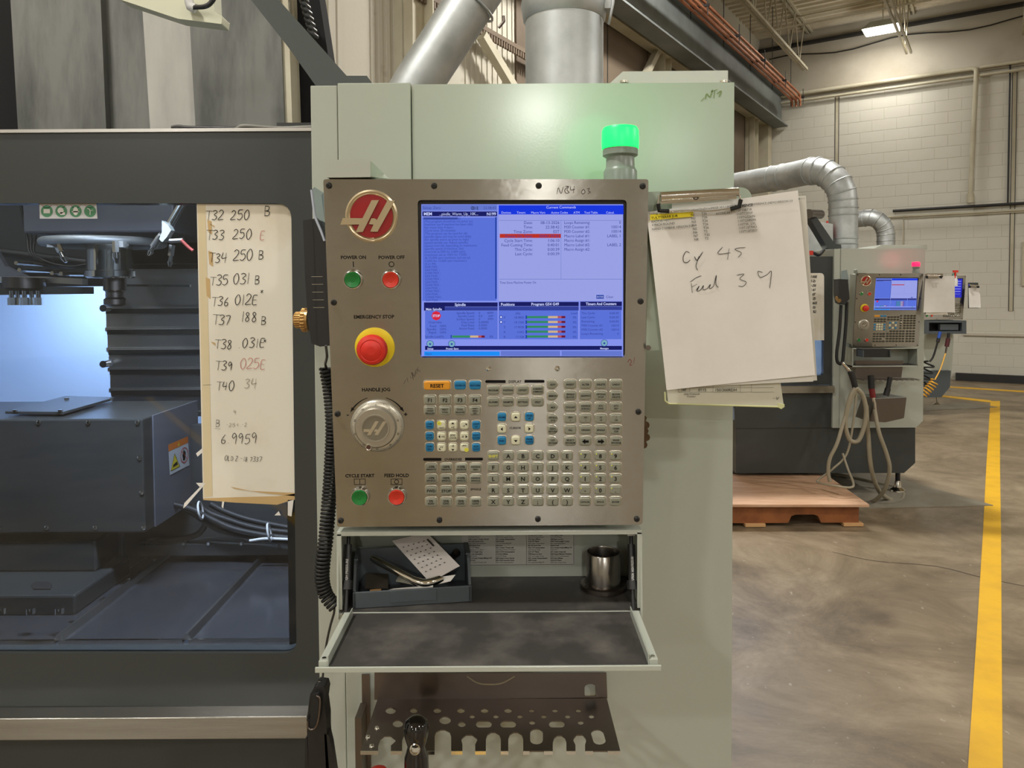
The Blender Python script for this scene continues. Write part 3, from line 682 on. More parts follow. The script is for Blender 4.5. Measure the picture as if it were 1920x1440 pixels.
# black cable loop across the upper dark area
mb = MB(); mb.tube([W(-40, 468, 2.38), W(140, 490, 2.38), W(350, 512, 2.38)], .014, 8); mb.build('upper_conduit', m_black, mill)
for k in range(3): mb = MB(); mb.tube(cr([W(38+k*12, 380, 2.3), W(50+k*8, 440, 2.3), W(60+k*4, 480, 2.28), W(110+k*10, 500, 2.3), W(200, 498-k*6, 2.35)]), .004, 6); mb.build('thin_cable', m_black, mill)
for (px, py) in ((30, 493), (36, 506), (97, 512), (114, 513), (281, 432)):
    mb = MB(); p = W(px, py, 2.2); mb.cyl(p, p+V((0, .25, 0)), .006, n=8); mb.build('bolt', m_chrome, mill)
mb = MB(); mb.bar(W(232, 535, 2.2), W(357, 536, 2.2), .01, .006); mb.build('bright_ledge', m_chrome, mill)
# rotary table housing
YB, YB2 = 1.75, 2.05
xb = X(268, YB, 800); zbt = Zz(785, YB, 268); zbb = Zz(999, YB, 268)
F = FY(YB)
mb = MB(); mb.box(-1.75, xb, YB, YB2, zbb, zbt)
box = mb.build('rotary_table_housing', m_dark2, mill, bevel=.004)
mb = MB(); mb.box(xb, xb+.003, YB+.045, YB2, zbb, zbt+.0); mb.build('side_panel', m_in, box)
for (px, py) in ((-20, 792), (73, 792), (166, 792), (258, 792), (262, 858), (266, 923), (270, 989), (179, 989), (88, 989), (0, 989)):
    mb = MB(); u, v = F.uv(px, py); mb.lathe(F(u, v, 0), F.N, [(.0055, 0), (.0055, .002), (.003, .0035)], 12); mb.build('panel_screw', m_chrome, box)
lid = [WZ(x, y, zbt+.006) for x, y in ((10, 776), (118, 777), (216, 749), (124, 746))]
mb = MB(); mb.prism(lid[::-1] if False else lid, (0, 0, .006)); mb.build('lid_plate', m_ind, box)
for (x, y) in ((28, 772), (113, 772), (125, 749), (209, 751)):
    mb = MB(); p = WZ(x, y, zbt+.012); mb.cyl(p, p+V((0, 0, .005)), .006, n=10); mb.build('lid_screw', m_chrome, box)
# warning sticker on the right side of the housing
FS = Fr((xb+.0036, 0, 0), (0, 1, 0), (0, 0, 1))
def SP(px, py):
    p = WP(px, py, FS.o, FS.N); return (p.y, p.z)
a_, b_, c_, d_ = SP(318, 891), SP(355, 872), SP(352, 818), SP(315, 834)
mb = MB(); mb.flat(FS, [a_, b_, c_, d_], .0004); st = mb.build('warning_sticker', m_label, box)
def ql(s, t):                                        # place inside the sticker quad
    return (a_[0]*(1-s)*(1-t)+b_[0]*s*(1-t)+c_[0]*s*t+d_[0]*(1-s)*t, a_[1]*(1-s)*(1-t)+b_[1]*s*(1-t)+c_[1]*s*t+d_[1]*(1-s)*t)
mb = MB(); mb.flat(FS, [ql(0, .78), ql(1, .78), ql(1, 1), ql(0, 1)], .0006); mb.build('orange_header', m_orange, st)
mb = MB(); mb.flat(FS, [ql(.05, .12), ql(.5, .12), ql(.28, .62)], .0006); mb.flat(FS, [ql(.44, .82), ql(.56, .82), ql(.5, .95)], .0008); mb.build('warning_triangle', m_yellow, st)
mb = MB(); ribbon(mb, FS, [ql(.06, .12), ql(.5, .12)], .0008, .002); ribbon(mb, FS, [ql(.5, .12), ql(.28, .62)], .0008, .002); ribbon(mb, FS, [ql(.28, .62), ql(.06, .12)], .0008, .002)
mb.flat(FS, [ql(.16, .2), ql(.4, .22), ql(.38, .34), ql(.18, .28)], .0009); mb.flat(FS, [ql(.68, .25), ql(.78, .25), ql(.84, .5), ql(.74, .62), ql(.66, .45)], .0008); mb.build('pictogram', m_ink, st)
mb = MB(); cc = [ql(.76+.19*math.cos(t*.314), .42+.25*math.sin(t*.314)) for t in range(21)]; ribbon(mb, FS, cc, .0009, .0025); ribbon(mb, FS, [ql(.63, .6), ql(.9, .24)], .001, .0025); mb.build('prohibition_ring', m_redbtn, st)
# pedestal and base under the housing
zf = Zz(1200, 1.5, 300)
mb = MB(); mb.box(-1.02, X(236, 1.9), 1.86, 2.1, zf, zbb+.01); ped = mb.build('table_pedestal', m_dark2, mill, bevel=.004)
mb = MB(); mb.box(-1.6, X(140, 1.62, 1100), 1.62, 1.86, zf, zf+.045); mb.box(-1.6, X(190, 1.78, 1100), 1.76, 1.9, zf+.045, zf+.12); mb.build('table_foot', m_dark2, mill, bevel=.005)
mb = MB(); mb.box(-1.6, X(33, 2.0, 1000), 2.0, 2.02, Zz(1037, 2.0), Zz(994, 2.0)); mb.build('lit_gap_panel', m_inw, mill)
mb = MB(); mb.prism([WZ(x, y, zf+.121) for x, y in ((62, 1106), (95, 1106), (98, 1098), (90, 1092), (66, 1092), (58, 1098))][::-1], (0, 0, .002)); mb.build('slot', m_black, mill)
for (px, py) in ((4, 1150), (58, 1150), (112, 1150)):
    mb = MB(); p = WZ(px, py, zf+.045); mb.cyl(p, p+V((0, 0, .012)), .009, n=10); mb.build('foot_bolt', m_chrome, mill)
# sloping chute plates
x1r, x2r = -.668, -.93
for (xa, xb_, nm) in ((-1.7, x2r-.004, 0), (x2r+.004, x1r-.006, 1), (x1r+.006, -.44, 2)):
    mb = MB(); mb.hexa([V((xa, 1.5, zf-.004)), V((xb_, 1.5, zf-.004)), V((xb_, 1.99, zf-.004)), V((xa, 1.99, zf-.004))], [V((xa, 1.5, zf)), V((xb_, 1.5, zf)), V((xb_, 1.99, zf+.002)), V((xa, 1.99, zf+.002))])
    ch = mb.build('chute_plate', m_chute, mill)
    mb = MB(); mb.box(xa, xb_, 1.494, 1.5, zf-.004, zf+.003); mb.build('plate_lip', m_chrome, ch)
for xx in (x1r, x2r):
    mb = MB(); mb.plate(Fr((0, 1.5, 0)), [(xx-.010, zf), (xx+.010, zf), (xx+.003, zf+.013), (xx-.003, zf+.013)], -.49, 0); mb.build('chute_ridge', m_steel2, mill)
for (px, py) in ((134, 1170), (193, 1126), (244, 1086), (289, 1052)):
    mb = MB(); p = WZ(px, py, zf+.003); mb.cyl(p, p+V((0, 0, .005)), .006, n=10); mb.build('chute_bolt', m_chrome, mill)
mb = MB(); mb.box(-1.75, -.44, 1.455, 1.494, zf-.05, zf-.003); mb.build('front_gutter', m_chute, mill)
# back recess with cables
mb = MB(); mb.box(-1.7, -.44, 2.0, 2.03, zf, 1.2); mb.build('lower_bulkhead', m_ind, mill)
gcab = [[(555, 1010), (500, 1004), (440, 992), (400, 975), (360, 955), (300, 940)], [(555, 1020), (490, 1012), (430, 1000), (395, 985), (345, 950)], [(555, 1000), (480, 990), (420, 972), (390, 960), (370, 940)], [(555, 992), (470, 975), (420, 958), (395, 945)], [(240, 1022), (300, 1014), (360, 1006), (380, 992), (385, 980)]]
for i, g in enumerate(gcab):
    mb = MB(); mb.tube(cr([W(x, y, 1.9+.012*i) for x, y in g]), .008, 8); mb.build('interior_hose', m_rubber, mill)
mb = MB(); mb.tube(cr([W(555, 1012, 1.88), W(500, 1010, 1.88), W(468, 1014, 1.88)]), .004, 6); mb.build('thin_cable', m_label, mill)
for (px, py) in ((505, 998), (376, 957)):
    mb = MB(); p = W(px, py, 1.88); mb.torus(p, (1, .2, .2), .022, .0028, 16, 5); mb.build('cable_tie', m_label, mill)
mb = MB(); mb.box(X(240, 1.93), -.44, 1.93, 1.99, Zz(1038, 1.93), Zz(1018, 1.93)); mb.build('cable_tray', m_dark2, mill)
for px in (275, 344, 390, 452, 521): mb = MB(); p = W(px, 1020, 1.925); mb.cyl(p, p+V((0, .01, 0)), .004, n=8); mb.build('tray_screw', m_chrome, mill)
# the machine's own work light
ld = bpy.data.lights.new('interior_work_light', 'AREA'); ld.shape = 'RECTANGLE'; ld.size = .5; ld.size_y = .06; ld.energy = 13; ld.color = (.60, .76, 1.0)
lo = bpy.data.objects.new('interior_work_light', ld); C.objects.link(lo); lo.location = (-1.5, 2.58, 1.62); lo.rotation_euler = (R(50), 0, 0)
ld = bpy.data.lights.new('interior_work_light', 'AREA'); ld.shape = 'RECTANGLE'; ld.size = .4; ld.size_y = .05; ld.energy = 36; ld.color = (.88, .92, 1.0)
lo = bpy.data.objects.new('interior_work_light', ld); C.objects.link(lo); lo.location = (-.75, 1.5, 1.86); lo.rotation_euler = (R(-12), 0, 0)
# ---- column and covers above the door
m_col = M('oil_streaked_grey_cover', (112, 113, 108), .42, var=((70, 72, 69), 3.0, .42, .62), stretch=(2.2, 1, .45))
m_lstrip = M('pale_scuffed_cover', (176, 174, 166), .4, var=((140, 140, 134), 4, .4, .8), stretch=(2, 1, .5))
YT = 2.35
def topcover(q, mat, nm, d=.1, Y=YT):
    q = [(x+(x-q[3-i][0])*.3, 362) if i < 2 else (x, y) for i, (x, y) in enumerate(q)]   # carried on down behind the door
    F = FY(Y); mb = MB(); mb.plate(F, F.P(q), -d, 0); return mb.build(nm, mat, mill)
topcover([(35, 262), (200, 262), (186, -60), (16, -60)], m_col, 'column_cover', Y=YT)
topcover([(200, 262), (284, 262), (262, -60), (186, -60)], m_col, 'column_cover', Y=YT+.03)
topcover([(283, 262), (368, 262), (350, -60), (262, -60)], m_lstrip, 'column_strip', Y=YT+.01)
topcover([(368, 262), (535, 262), (522, -60), (350, -60)], m_col, 'column_cover', Y=YT-.02)
topcover([(535, 262), (549, 262), (538, -60), (522, -60)], m_cream, 'column_edge', Y=YT-.01)
topcover([(548, 262), (640, 262), (590, -60), (537, -60)], m_blackcloth, 'bellows_cover', Y=YT+.1)
topcover([(-260, 262), (40, 262), (25, -60), (-260, -60)], m_blackcloth, 'bellows_cover', Y=YT+.12)
# pleated corner of the bellows right of the column
for i in range(7):
    mb = MB(); mb.tube([W(562+i*3, -10+i*11, 2.38), W(566+i*3, -4+i*11, 2.34), W(576+i*3, 4+i*11, 2.38)], .008, 6); mb.build('bellows_pleat', m_dark2, mill)
# cream bracket coming in at the top
F = FY(1.9); mb = MB(); mb.plate(F, F.P([(222, -2), (333, 35), (415, 45), (417, 30), (402, 22), (400, -20), (222, -20)]), -.05, 0); hb_ = mb.build('overhead_bracket', M('cream_bracket_paint', (206, 206, 182), .5), mill, bevel=.003)
mb = MB(); mb.tube(cr([W(362, 14, 1.88), W(385, 12, 1.87), W(398, 2, 1.87), W(410, -20, 1.87)]), .006, 8); mb.build('bracket_cable', m_black, mill)
mb = MB(); mb.tube([W(354, 0, 1.885), W(357, 12, 1.885), W(366, 16, 1.885)], .012, 8); mb.build('cable_gland', m_label, mill)
# dark boom arm that carries the control panel
F = FY(1.55); mb = MB(); mb.plate(F, F.P([(466, -6), (514, -10), (650, 142), (688, 142), (704, 165), (595, 165), (540, 88)]), -.07, 0); mb.build('boom_arm', M('boom_arm_paint', (66, 72, 70), .4), mill, bevel=.004)
# ---- cables lying on the door top
def cable(name, pts, r, mat, label, cat='cable', n=6, group=None):
    mb = MB(); mb.tube(cr(pts, 6), r, n); return mb.build(name, mat, cat=cat, label=label, group=group)
cable('cable', [W(322, 240, 1.43), W(335, 238, 1.43), W(360, 240, 1.43), W(430, 241, 1.43), W(500, 244, 1.44)], .004, m_black, 'black cable lying on top of the charcoal door')
cable('cable', [W(440, 247, 1.42), W(448, 240, 1.42), W(462, 237, 1.42), W(520, 241, 1.43), W(584, 239, 1.43)], .0045, M('grey_cable', (120, 120, 112), .5), 'grey cable curling over the top edge of the door')
cable('cable', [W(480, 246, 1.42), W(530, 245, 1.42), W(586, 246, 1.42)], .003, M('red_cable', (150, 50, 44), .5), 'thin red cable lying on the door top by the cabinet')
mb = MB(); mb.bar(W(522, 238, 1.45), W(592, 238, 1.45), .02, .012); mb.build('cable_duct', m_dark2, cat='cable duct', label='short dark cable duct on the door top beside the cabinet')

# ---- safety label on the window
FW = FY(YD+.006)
FWf = FY(YD+.0075)
mb = MB(); mb.plate(FWf, FWf.P([(75, 410), (183, 410), (181, 381.5), (74, 381.5)]), 0, .0006); lb_ = mb.build('safety_label', M('label_paper', (190, 194, 198), .5), cat='label', label='white safety label with four green round symbols on the window')
for i, px in enumerate((88, 115, 142, 169)):
    mb = MB(); u, v = FWf.uv(px, 396, .0006); mb.flat(FWf, circ(u, v, .0112, 20), .0009); g = mb.build('round_symbol', M('label_green', (70, 130, 96), .5) if i == 0 else bpy.data.materials['label_green'], lb_)
    mb = MB()
    if i == 0: mb.rect(FWf, u-.006, v-.004, u+.006, v+.004, .0012)
    elif i == 1: mb.flat(FWf, circ(u-.001, v+.001, .006, 10), .0012); mb.rect(FWf, u-.002, v-.007, u+.007, v-.002, .0012)
    elif i == 2: mb.flat(FWf, circ(u, v, .005, 10, .008), .0012); mb.rect(FWf, u-.007, v-.002, u+.007, v, .0012)
    else: ribbon(mb, FWf, [(u-.005, v+.006), (u, v+.002), (u, v-.007)], .0012, .0014); ribbon(mb, FWf, [(u, v+.001), (u+.006, v+.002)], .0012, .0014)
    mb.build('symbol_glyph', m_label, g)
    mb = MB(); cc = [(u+.0105*math.cos(t*.35+3.6), FWf.uv(px, 379, .0006)[1]+.0105*math.sin(t*.35+3.6)) for t in range(7)]; ribbon(mb, FWf, cc, .0009, .0009); mb.build('upper_symbol', m_inkred, lb_)

# ---- handwritten tool list taped over the window
FPp = FY(YD+.0068)
q = FPp.P([(381, 935), (556, 940), (557, 800), (552, 450), (550, 400), (536, 384), (370, 382)])
mb = MB(); mb.plate(FPp, roundpoly(FPp.P([(381, 935), (557, 937), (551, 383), (369, 382)]), [0, 0, .022, 0]), 0, .0008)
tl = mb.build('tool_list', m_paperold, cat='paper', label='tall aged paper with handwritten tool numbers taped over the window')
mb = MB()
# yellowed tape along the left edge and bottom
mb.flat(FPp, FPp.P([(371, 384), (386, 384), (399, 930), (383, 932)]), .0011)
mb.build('tape_strip', M('clear_yellowed_tape', (216, 202, 168), .3), tl)
mb = MB(); mb.flat(FPp, FPp.P([(381, 937), (440, 942), (520, 946), (556, 935), (556, 925), (520, 930), (440, 932), (383, 934)]), .0013)
mb.flat(FPp, FPp.P([(432, 912), (470, 920), (556, 924), (554, 930), (500, 925), (440, 916)]), .0013)
for y0, y1, x in ((412, 440, 389), (470, 500, 391), (520, 560, 386), (640, 648, 396), (420, 427, 394)): mb.flat(FPp, FPp.P([(x, y0), (x+8, y0+3), (x+9, y1), (x+2, y1-5)]), .0013)
mb.build('brown_tape_edge', m_tape, tl)
mb = MB()
for g in ([(381, 907), (387, 905), (350, 948), (344, 953), (346, 943)], [(368, 905), (382, 905), (376, 914)], [(417, 940), (421, 940), (419, 953), (416, 950)], [(540, 937), (551, 937), (547, 968), (540, 966)], [(515, 966), (523, 958), (527, 966)], [(371, 856), (380, 848), (380, 840), (368, 850)]): mb.flat(FPp, FPp.P(g), .0013)
mb.build('torn_tape', m_paper, tl)
# dirt smudges printed on the paper are real grime patches
wr = [(385, 412, 'T32', 432, 412, '250', 495, 405, 'B', 0), (386, 450, 'T33', 436, 448, '250', 487, 450, 'E', 1), (391, 492, 'T34', 437, 488, '250', 484, 487, 'B', 0), (393, 535, 'T35', 437, 533, '031', 477, 533, 'B', 0), (396, 574, 'T36', 440, 572, '012E', 486, 562, '*', 0),
      (398, 609, 'T37', 452, 603, '188', 489, 609, 'B', 0), (402, 654, 'T38', 447, 652, '.031E', 492, 652, '*', 0), (403, 694, 'T39', 450, 692, '025E', 0, 0, '', 2), (405, 732, 'T40', 458, 728, '34', 0, 0, '', 3), ]
inks = {0: MB(), 1: MB(), 2: MB(), 3: MB()}
for (x, y, a, x2, y2, b, x3, y3, c, k) in wr:
    for (px, py, t, kk, hh) in ((x, y, a, 0, .018), (x2, y2, b, k if k > 1 else 0, .019), (x3, y3, c, 2 if k == 1 else 0, .017)):
        if t:
            u, v = FPp.uv(px, py, .001); hand(inks[kk], FPp, t, u, v, .0016, hh, .0013 if kk == 0 else .0011)
u, v = FPp.uv(414, 832, .001); hand(inks[0], FPp, '6.9959', u, v, .0016, .019, .0011, sx=1.0)
u, v = FPp.uv(421, 863, .001); hand(inks[0], FPp, 'OLD Z:-18 7337', u, v, .0016, .0088, .0008, rot=-.05)
u, v = FPp.uv(404, 800, .001); hand(inks[0], FPp, 'B', u, v, .0016, .013, .0008)
ribbon(inks[0], FPp, FPp.P([(403, 803), (414, 804)]), .0016, .0007)
ribbon(inks[0], FPp, FPp.P([(381, 722), (397, 721)]), .0016, .0008)
u, v = FPp.uv(438, 776, .001); hand(inks[3], FPp, '4 m', u, v, .0016, .009, .0008); u, v = FPp.uv(425, 800, .001); hand(inks[3], FPp, '-215 4..-2', u, v, .0016, .007, .0007)
inks[0].build('handwriting', m_ink, tl); inks[2].build('handwriting', m_inkred, tl, label='faded red handwriting'); inks[3].build('handwriting', m_inkfaint, tl, label='rubbed-out handwriting')
# ================================================================= CONTROL PANEL (pendant)
def at_depth(px, py, d):
    r = ray(px, py); k = d/(-(CM.to_3x3().inverted() @ r).z); return CO + r*k
PB_ = at_depth(918.5, 985, 1.16); PT_ = at_depth(911, 336, 1.09)
up = (PT_-PB_); PH = up.length; up.normalize(); rt = V((1, 0, 0)); rt = (rt-up*rt.dot(up)).normalized(); nrm = rt.cross(up)
PM = Matrix(((rt.x, up.x, nrm.x, PB_.x), (rt.y, up.y, nrm.y, PB_.y), (rt.z, up.z, nrm.z, PB_.z), (0, 0, 0, 1)))
FPW = Fr(PB_, rt, up)                                 # world frame, for reading places off
FL = Fr((0, 0, 0), (1, 0, 0), (0, 1, 0))             # the same frame in the panel's own coordinates
def Q(px, py, w_=0.0): return FPW.uv(px, py, w_)
PXM = 1.125/1400                                      # metres for one pixel on the panel, about
PWD = 0.238                                           # half width
KEYS = []
def kk(x, y, t, kind='g', w_=22, h=16.5, shape='r'): KEYS.append((x, y, t, kind, w_, h, shape))
kk(820, 722, 'RESET', 'o', 50, 17); kk(863, 721.5, 'POWER UP', 'b'); kk(891, 721.5, 'RECOVER', 'b')
for i, x in enumerate((807, 835, 863, 891)): kk(x, 749, 'F%d' % (i+1), 'g', 22, 17)
for x, t in zip((807, 835, 863, 891), ('TOOL|OFFSET|MEASURE', 'NEXT|TOOL', 'TOOL|RELEASE', 'PART|ZERO|SET')): kk(x, 769, t, 'g', 22, 16.5)
for y, r_ in ((796, (('CHIP|FWD', 'b'), ('+A/C', 'wy0'), ('^+Z', 'w'), ('/-Y', 'w'), ('CLNT|UP', 'b'))), (817, (('CHIP|STOP', 'b'), ('<+X', 'w'), ('JOG|LOCK', 'w'), ('>-X', 'w'), ('CLNT|DOWN', 'b'))), (838, (('CHIP|REV', 'b'), ('\\+Y', 'w'), ('v-Z', 'w'), ('-A/C', 'wy1'), ('AUX|CLNT', 'b')))):
    for x, (t, c) in zip((806, 828, 849.5, 871, 893), r_): kk(x, y, t, c, 16, 16)
for y, r_ in ((876, ('-10%|FEEDRATE', '100%|FEEDRATE', '+10%|FEEDRATE', 'HANDLE|FEED')), (897, ('-10%|SPINDLE', '100%|SPINDLE', '+10%|SPINDLE', 'HANDLE|SPINDLE')), (918.5, ('FWD', 'STOP', 'REV')), (940, ('5%|RAPID', '25%|RAPID', '50%|RAPID', '100%|RAPID'))):
    for x, t in zip((809, 837, 865, 892), r_): kk(x, y, t)
for y, r_ in ((730.5, ('PROGRAM', 'POSITION', 'OFFSET', 'CURRENT|COMMANDS')), (752.5, ('ALARMS', 'PARAMETER', 'SETTING', 'HELP'))):
    for x, t in zip((925, 952.5, 980, 1008), r_): kk(x, y, t)
for x, y, t, c in ((941, 781, 'HOME', 'b'), (967, 781, '^', 'w'), (992.5, 780.5, 'PAGE|UP', 'b'), (941, 803, '<', 'w'), (992.5, 802.5, '>', 'w'), (941, 825, 'END', 'b'), (967, 825, 'v', 'w'), (992.5, 824.5, 'PAGE|DOWN', 'b')): kk(x, y, t, c, 16.5, 16.5)
ys_ = (720, 741, 762.5, 784, 805, 826.5)
for y, t in zip(ys_, ('EDIT', 'MEMORY', 'MDI', 'HANDLE|JOG', 'ZERO|RETURN', 'LIST|PROGRAM')): kk(1036.5, y, t, 'g', 19.5, 16.5, 'p')
for y, r_ in zip(ys_, (('INSERT', 'ALTER', 'DELETE', 'UNDO'), ('SINGLE|BLOCK', 'GRAPHICS', 'OPTION|STOP', 'BLOCK|DELETE'), ('COOLANT', 'HANDLE|SCROLL', 'ATC|FWD', 'ATC|REV'), ('.0001|.1', '.001|1', '.01|10', '.1|100'), ('ALL', 'ORIGIN', 'SINGLE', 'HOME|G28'), ('SELECT|PROGRAM', '<<', '>>', 'ERASE|PROGRAM'))):
    for x, t in zip((1069, 1097.5, 1126, 1154.5), r_): kk(x, y-.3, t)
for y, r_ in zip((853.5, 875, 896, 917.5, 939), ('@ABCDE', 'FGHIJK', 'LMNOPQ', 'RSTUVW', 'XYZ;()')):
    for x, t in zip((925, 953, 980.5, 1008, 1036, 1063), r_): kk(x, y, 'SHIFT' if t == '@' else t, 's' if t == '@' else 'g')
for y, r_ in zip((853.5, 875, 896, 917.5, 939), (('7', '8', '9'), ('4', '5', '6'), ('1', '2', '3'), ('-', '0', '.'), ('CANCEL', 'SPACE', 'ENTER'))):
    for x, t in zip((1096.5, 1125, 1153.5), r_): kk(x, y, t)
KMAT = {'g': m_key, 's': m_key, 'b': m_keyblue, 'w': m_keywhite, 'wy0': m_keywhite, 'wy1': m_keywhite, 'o': m_keyorange}
KMESH = {}
m_keyfar = M('grey_key_darkened', (62, 60, 50), .5)  # same grey keys, colour darkened to how they look at a slant
def keymesh(wd, ht, shape, mat):
    k = (round(wd, 4), round(ht, 4), shape, mat.name)
    if k in KMESH: return KMESH[k]
    mb = MB()
    def ol(w_, h, r):
        if shape == 'p': return roundpoly([(-w_/2, -h/2), (w_*.2, -h/2), (w_/2, 0), (w_*.2, h/2), (-w_/2, h/2)], [r, r, r*.6, r, r], 3)
        return rr(0, 0, w_, h, r, 3)
    r = .0034
    mb.loft(FL, [(ol(wd+.0028, ht+.0028, r+.001), -.001), (ol(wd+.0028, ht+.0028, r+.001), .0012), (ol(wd+.0012, ht+.0012, r), .0016)]); mb.cur = 1
    mb.loft(FL, [(ol(wd-.0002, ht-.0002, r), .0015), (ol(wd-.0002, ht-.0002, r), .0032), (ol(wd-.0014, ht-.0014, r*.85), .0042), (ol(wd-.0034, ht-.0034, r*.6), .0045)], True)
    o = mb.build('key', [m_keyring, mat]); me = o.data; bpy.data.objects.remove(o); KMESH[k] = me; return me
def legend(F, t, kind, wd, ht, w_):
    mb = MB(); t0 = t
    if t in ('<<', '>>'):
        s = -1 if t == '<<' else 1; mb.flat(F, [(s*.0055, 0), (s*.0005, .0042), (s*.0005, -.0042)][::s], w_); mb.rect(F, min(s*.0008, -s*.0048), -.0018, max(s*.0008, -s*.0048), .0018, w_); return mb
    d = {'^': [(-.003, -.0014), (.003, -.0014), (0, .0022)], 'v': [(-.003, .0014), (0, -.0022), (.003, .0014)], '<': [(-.002, 0), (.0014, -.003), (.0014, .003)], '>': [(.002, 0), (-.0014, .003), (-.0014, -.003)], '/': [(.0035, -.002), (.0035, .002), (-.0005, .002)], '\\': [(-.0035, .001), (-.0035, -.0025), (.0005, -.0025)]}
    if t[0] in d and kind.startswith('w'):
        off = {'^': (0, .003), 'v': (0, -.003), '<': (-.003, 0), '>': (.003, 0), '/': (.001, .001), '\\': (-.0005, -.001)}[t[0]] if len(t) > 1 else (0, 0)
        sc_ = .85 if len(t) > 1 else 1.0
        mb.flat(F, [(a*sc_+off[0], b*sc_+off[1]) for a, b in d[t[0]]], w_); 
        if len(t) > 1: text(mb, F, t[1:], -off[0]*.9, -off[1]*1.05, w_, .0042, 'c', 'b')
        return mb
    if kind in ('wy0', 'wy1'):
        text(mb, F, t, .0, -.0038 if kind == 'wy0' else .0038, w_, .0036, 'c', 'b'); text(mb, F, '+' if kind == 'wy0' else '-', -.0035 if kind == 'wy0' else .0035, .003 if kind == 'wy0' else -.003, w_, .004); return mb
    ln = t.split('|'); n = len(ln)
    size = .0088 if len(t) == 1 else .0078 if t == 'RESET' else .0078 if len(t) == 2 else .006 if t in ('FWD', 'STOP', 'REV') else .0058 if t == 'SHIFT' else .0038 if n == 1 else .0036 if n == 2 else .0032
    for i, l in enumerate(ln):
        sz = size
        if '%' in l: sz = .0052
        if kind == 'w': sz = .0042
        text(mb, F, l, 0, ((n-1)/2-i)*(.0042 if n < 3 else .0037), w_, sz, 'c', 'b', maxw=wd*.84)
    return mb
def place(o, u, v, w_=0): o.location = (u, v, w_); return o
def build_pendant(mat4, label, near=True, older=False, compartment=True):
    """the whole control box in its own coordinates: u right, v up, w towards the operator"""
    t = thing('control_panel', label, 'control panel', mat=mat4)
    def B(mb, nm, mats, par=t, **k): return mb.build(nm, mats, par, world=False, **k)
    # front plate with the screen opening
    so = [Q(*p) for p in ((788, 671), (1171.5, 670.5), (1175, 374.5), (783, 375))]; so = roundpoly(so, .006, 4)
    outline = roundpoly([Q(632, 988), Q(1205, 984), Q(1216, 336), Q(606, 336)], [.004, .006, .004, .004], 3)
    mb = MB(); mb.plate(FL, outline, -.0084, 0, [so]); fp = B(mb, 'front_plate', m_steel, bevel=.0008 if near else 0)
    # box body behind
    mb = MB(); mb.loft(FL, [([Q(632, 986), Q(1206, 982), Q(1217, 336), Q(605, 336)], -.0086), ([Q(632, 986), Q(1206, 982), Q(1217, 336), Q(605, 336)], -.0225)]); mb.loft(FL, [([(-.228, .01), (.228, .01), (.228, PH-.012), (-.228, PH-.012)], -.02), ([(-.228, .01), (.228, .01), (.228, PH-.012), (-.228, PH-.012)], -.125)])
    B(mb, 'housing', m_white)
    # screws
    for (x, y) in ((617, 348), (814, 348.5), (1010, 348), (1205, 349), (1201, 565), (1197, 772), (1194, 973), (1008.5, 973), (824, 975), (639, 976), (633, 776), (626, 567)):
        u, v = Q(x, y); mb = MB(); mb.lathe((u, v, 0), (0, 0, 1), [(.0046, 0), (.0046, .0016), (.0034, .0036), (.0019, .0038), (.0017, .0022)], 12 if near else 6); B(mb, 'screw', m_black)
    for (x, y) in ((916, 691.5), (1045, 691)):
        u, v = Q(x, y); mb = MB(); mb.lathe((u, v, 0), (0, 0, 1), [(.0042, 0), (.004, .0015), (.0018, .0034), (.0014, .002)], 12 if near else 6); B(mb, 'screw', m_chrome, label='small bright screw')
    # emblem
    cu, cv = Q(697, 405.5); k = PXM/1.0
    em = MB(); em.lathe((cu, cv, 0), (0, 0, 1), [(.0385, 0), (.0385, .002), (.036, .0034), (.0345, .0022), (.0335, .0022), (.0325, .0034), (.0312, .002)], 40 if near else 16)
    e = B(em, 'emblem', m_gold)
    mb = MB(); mb.flat(FL, circ(cu, cv, .0313, 40 if near else 14), .0024); B(mb, 'red_disc', m_red, e)
    mb = MB()
    def em_pts(L): return [Q(600+x/9.6, 330+y/9.6, .005) for x, y in L]
    a1 = em_pts([(365, 878), (410, 755), (765, 760), (930, 434), (1062, 434), (770, 1008), (640, 1012), (708, 872)]); a2 = em_pts([(1215, 440), (1350, 440), (1035, 1005), (905, 1000), (965, 875), (880, 865), (925, 762), (985, 762), (1025, 790)])
    for pp in (a1, a2): mb.plate(FL, pp, .0026, .0055)
    B(mb, 'letter_mark', m_gold, e, bevel=.0005 if near else 0)
    # push buttons
    for (x, y, ml) in ((663, 524, m_greenbtn), (734, 524, m_redbtn), (676, 929.5, m_greenbtn), (745, 929, m_redbtn)):
        u, v = Q(x, y); n = 28 if near else 10
        mb = MB(); mb.lathe((u, v, 0), (0, 0, 1), [(.0152, 0), (.0150, .003), (.0136, .0075), (.0125, .0078), (.0122, .004)], n, True); b = B(mb, 'push_button', m_chrome, label='green push button' if ml is m_greenbtn else 'red push button')
        mb = MB(); mb.lathe((u, v, .003), (0, 0, 1), [(.0118, 0), (.0118, .0058), (.0112, .0068), (.0103, .0065), (.004, .0052)], n, True); B(mb, 'button_cap', ml, b)
    # emergency stop
    u, v = Q(703, 651); n = 36 if near else 12
    mb = MB(); mb.lathe((u, v, 0), (0, 0, 1), [(.030, 0), (.030, .0015), (.029, .002), (.02, .0025)], n); es = B(mb, 'emergency_stop', m_yellow)
    mb = MB(); mb.lathe((u, v, .002), (0, 0, 1), [(.015, 0), (.015, .012), (.0175, .013), (.0222, .016), (.0228, .0225), (.0205, .0275), (.0165, .0292), (.0155, .0285), (.0148, .0292), (.006, .0305)], n); B(mb, 'mushroom_head', m_estop, es)
    # hand wheel
    u, v = Q(708, 798); n = 48 if near else 14
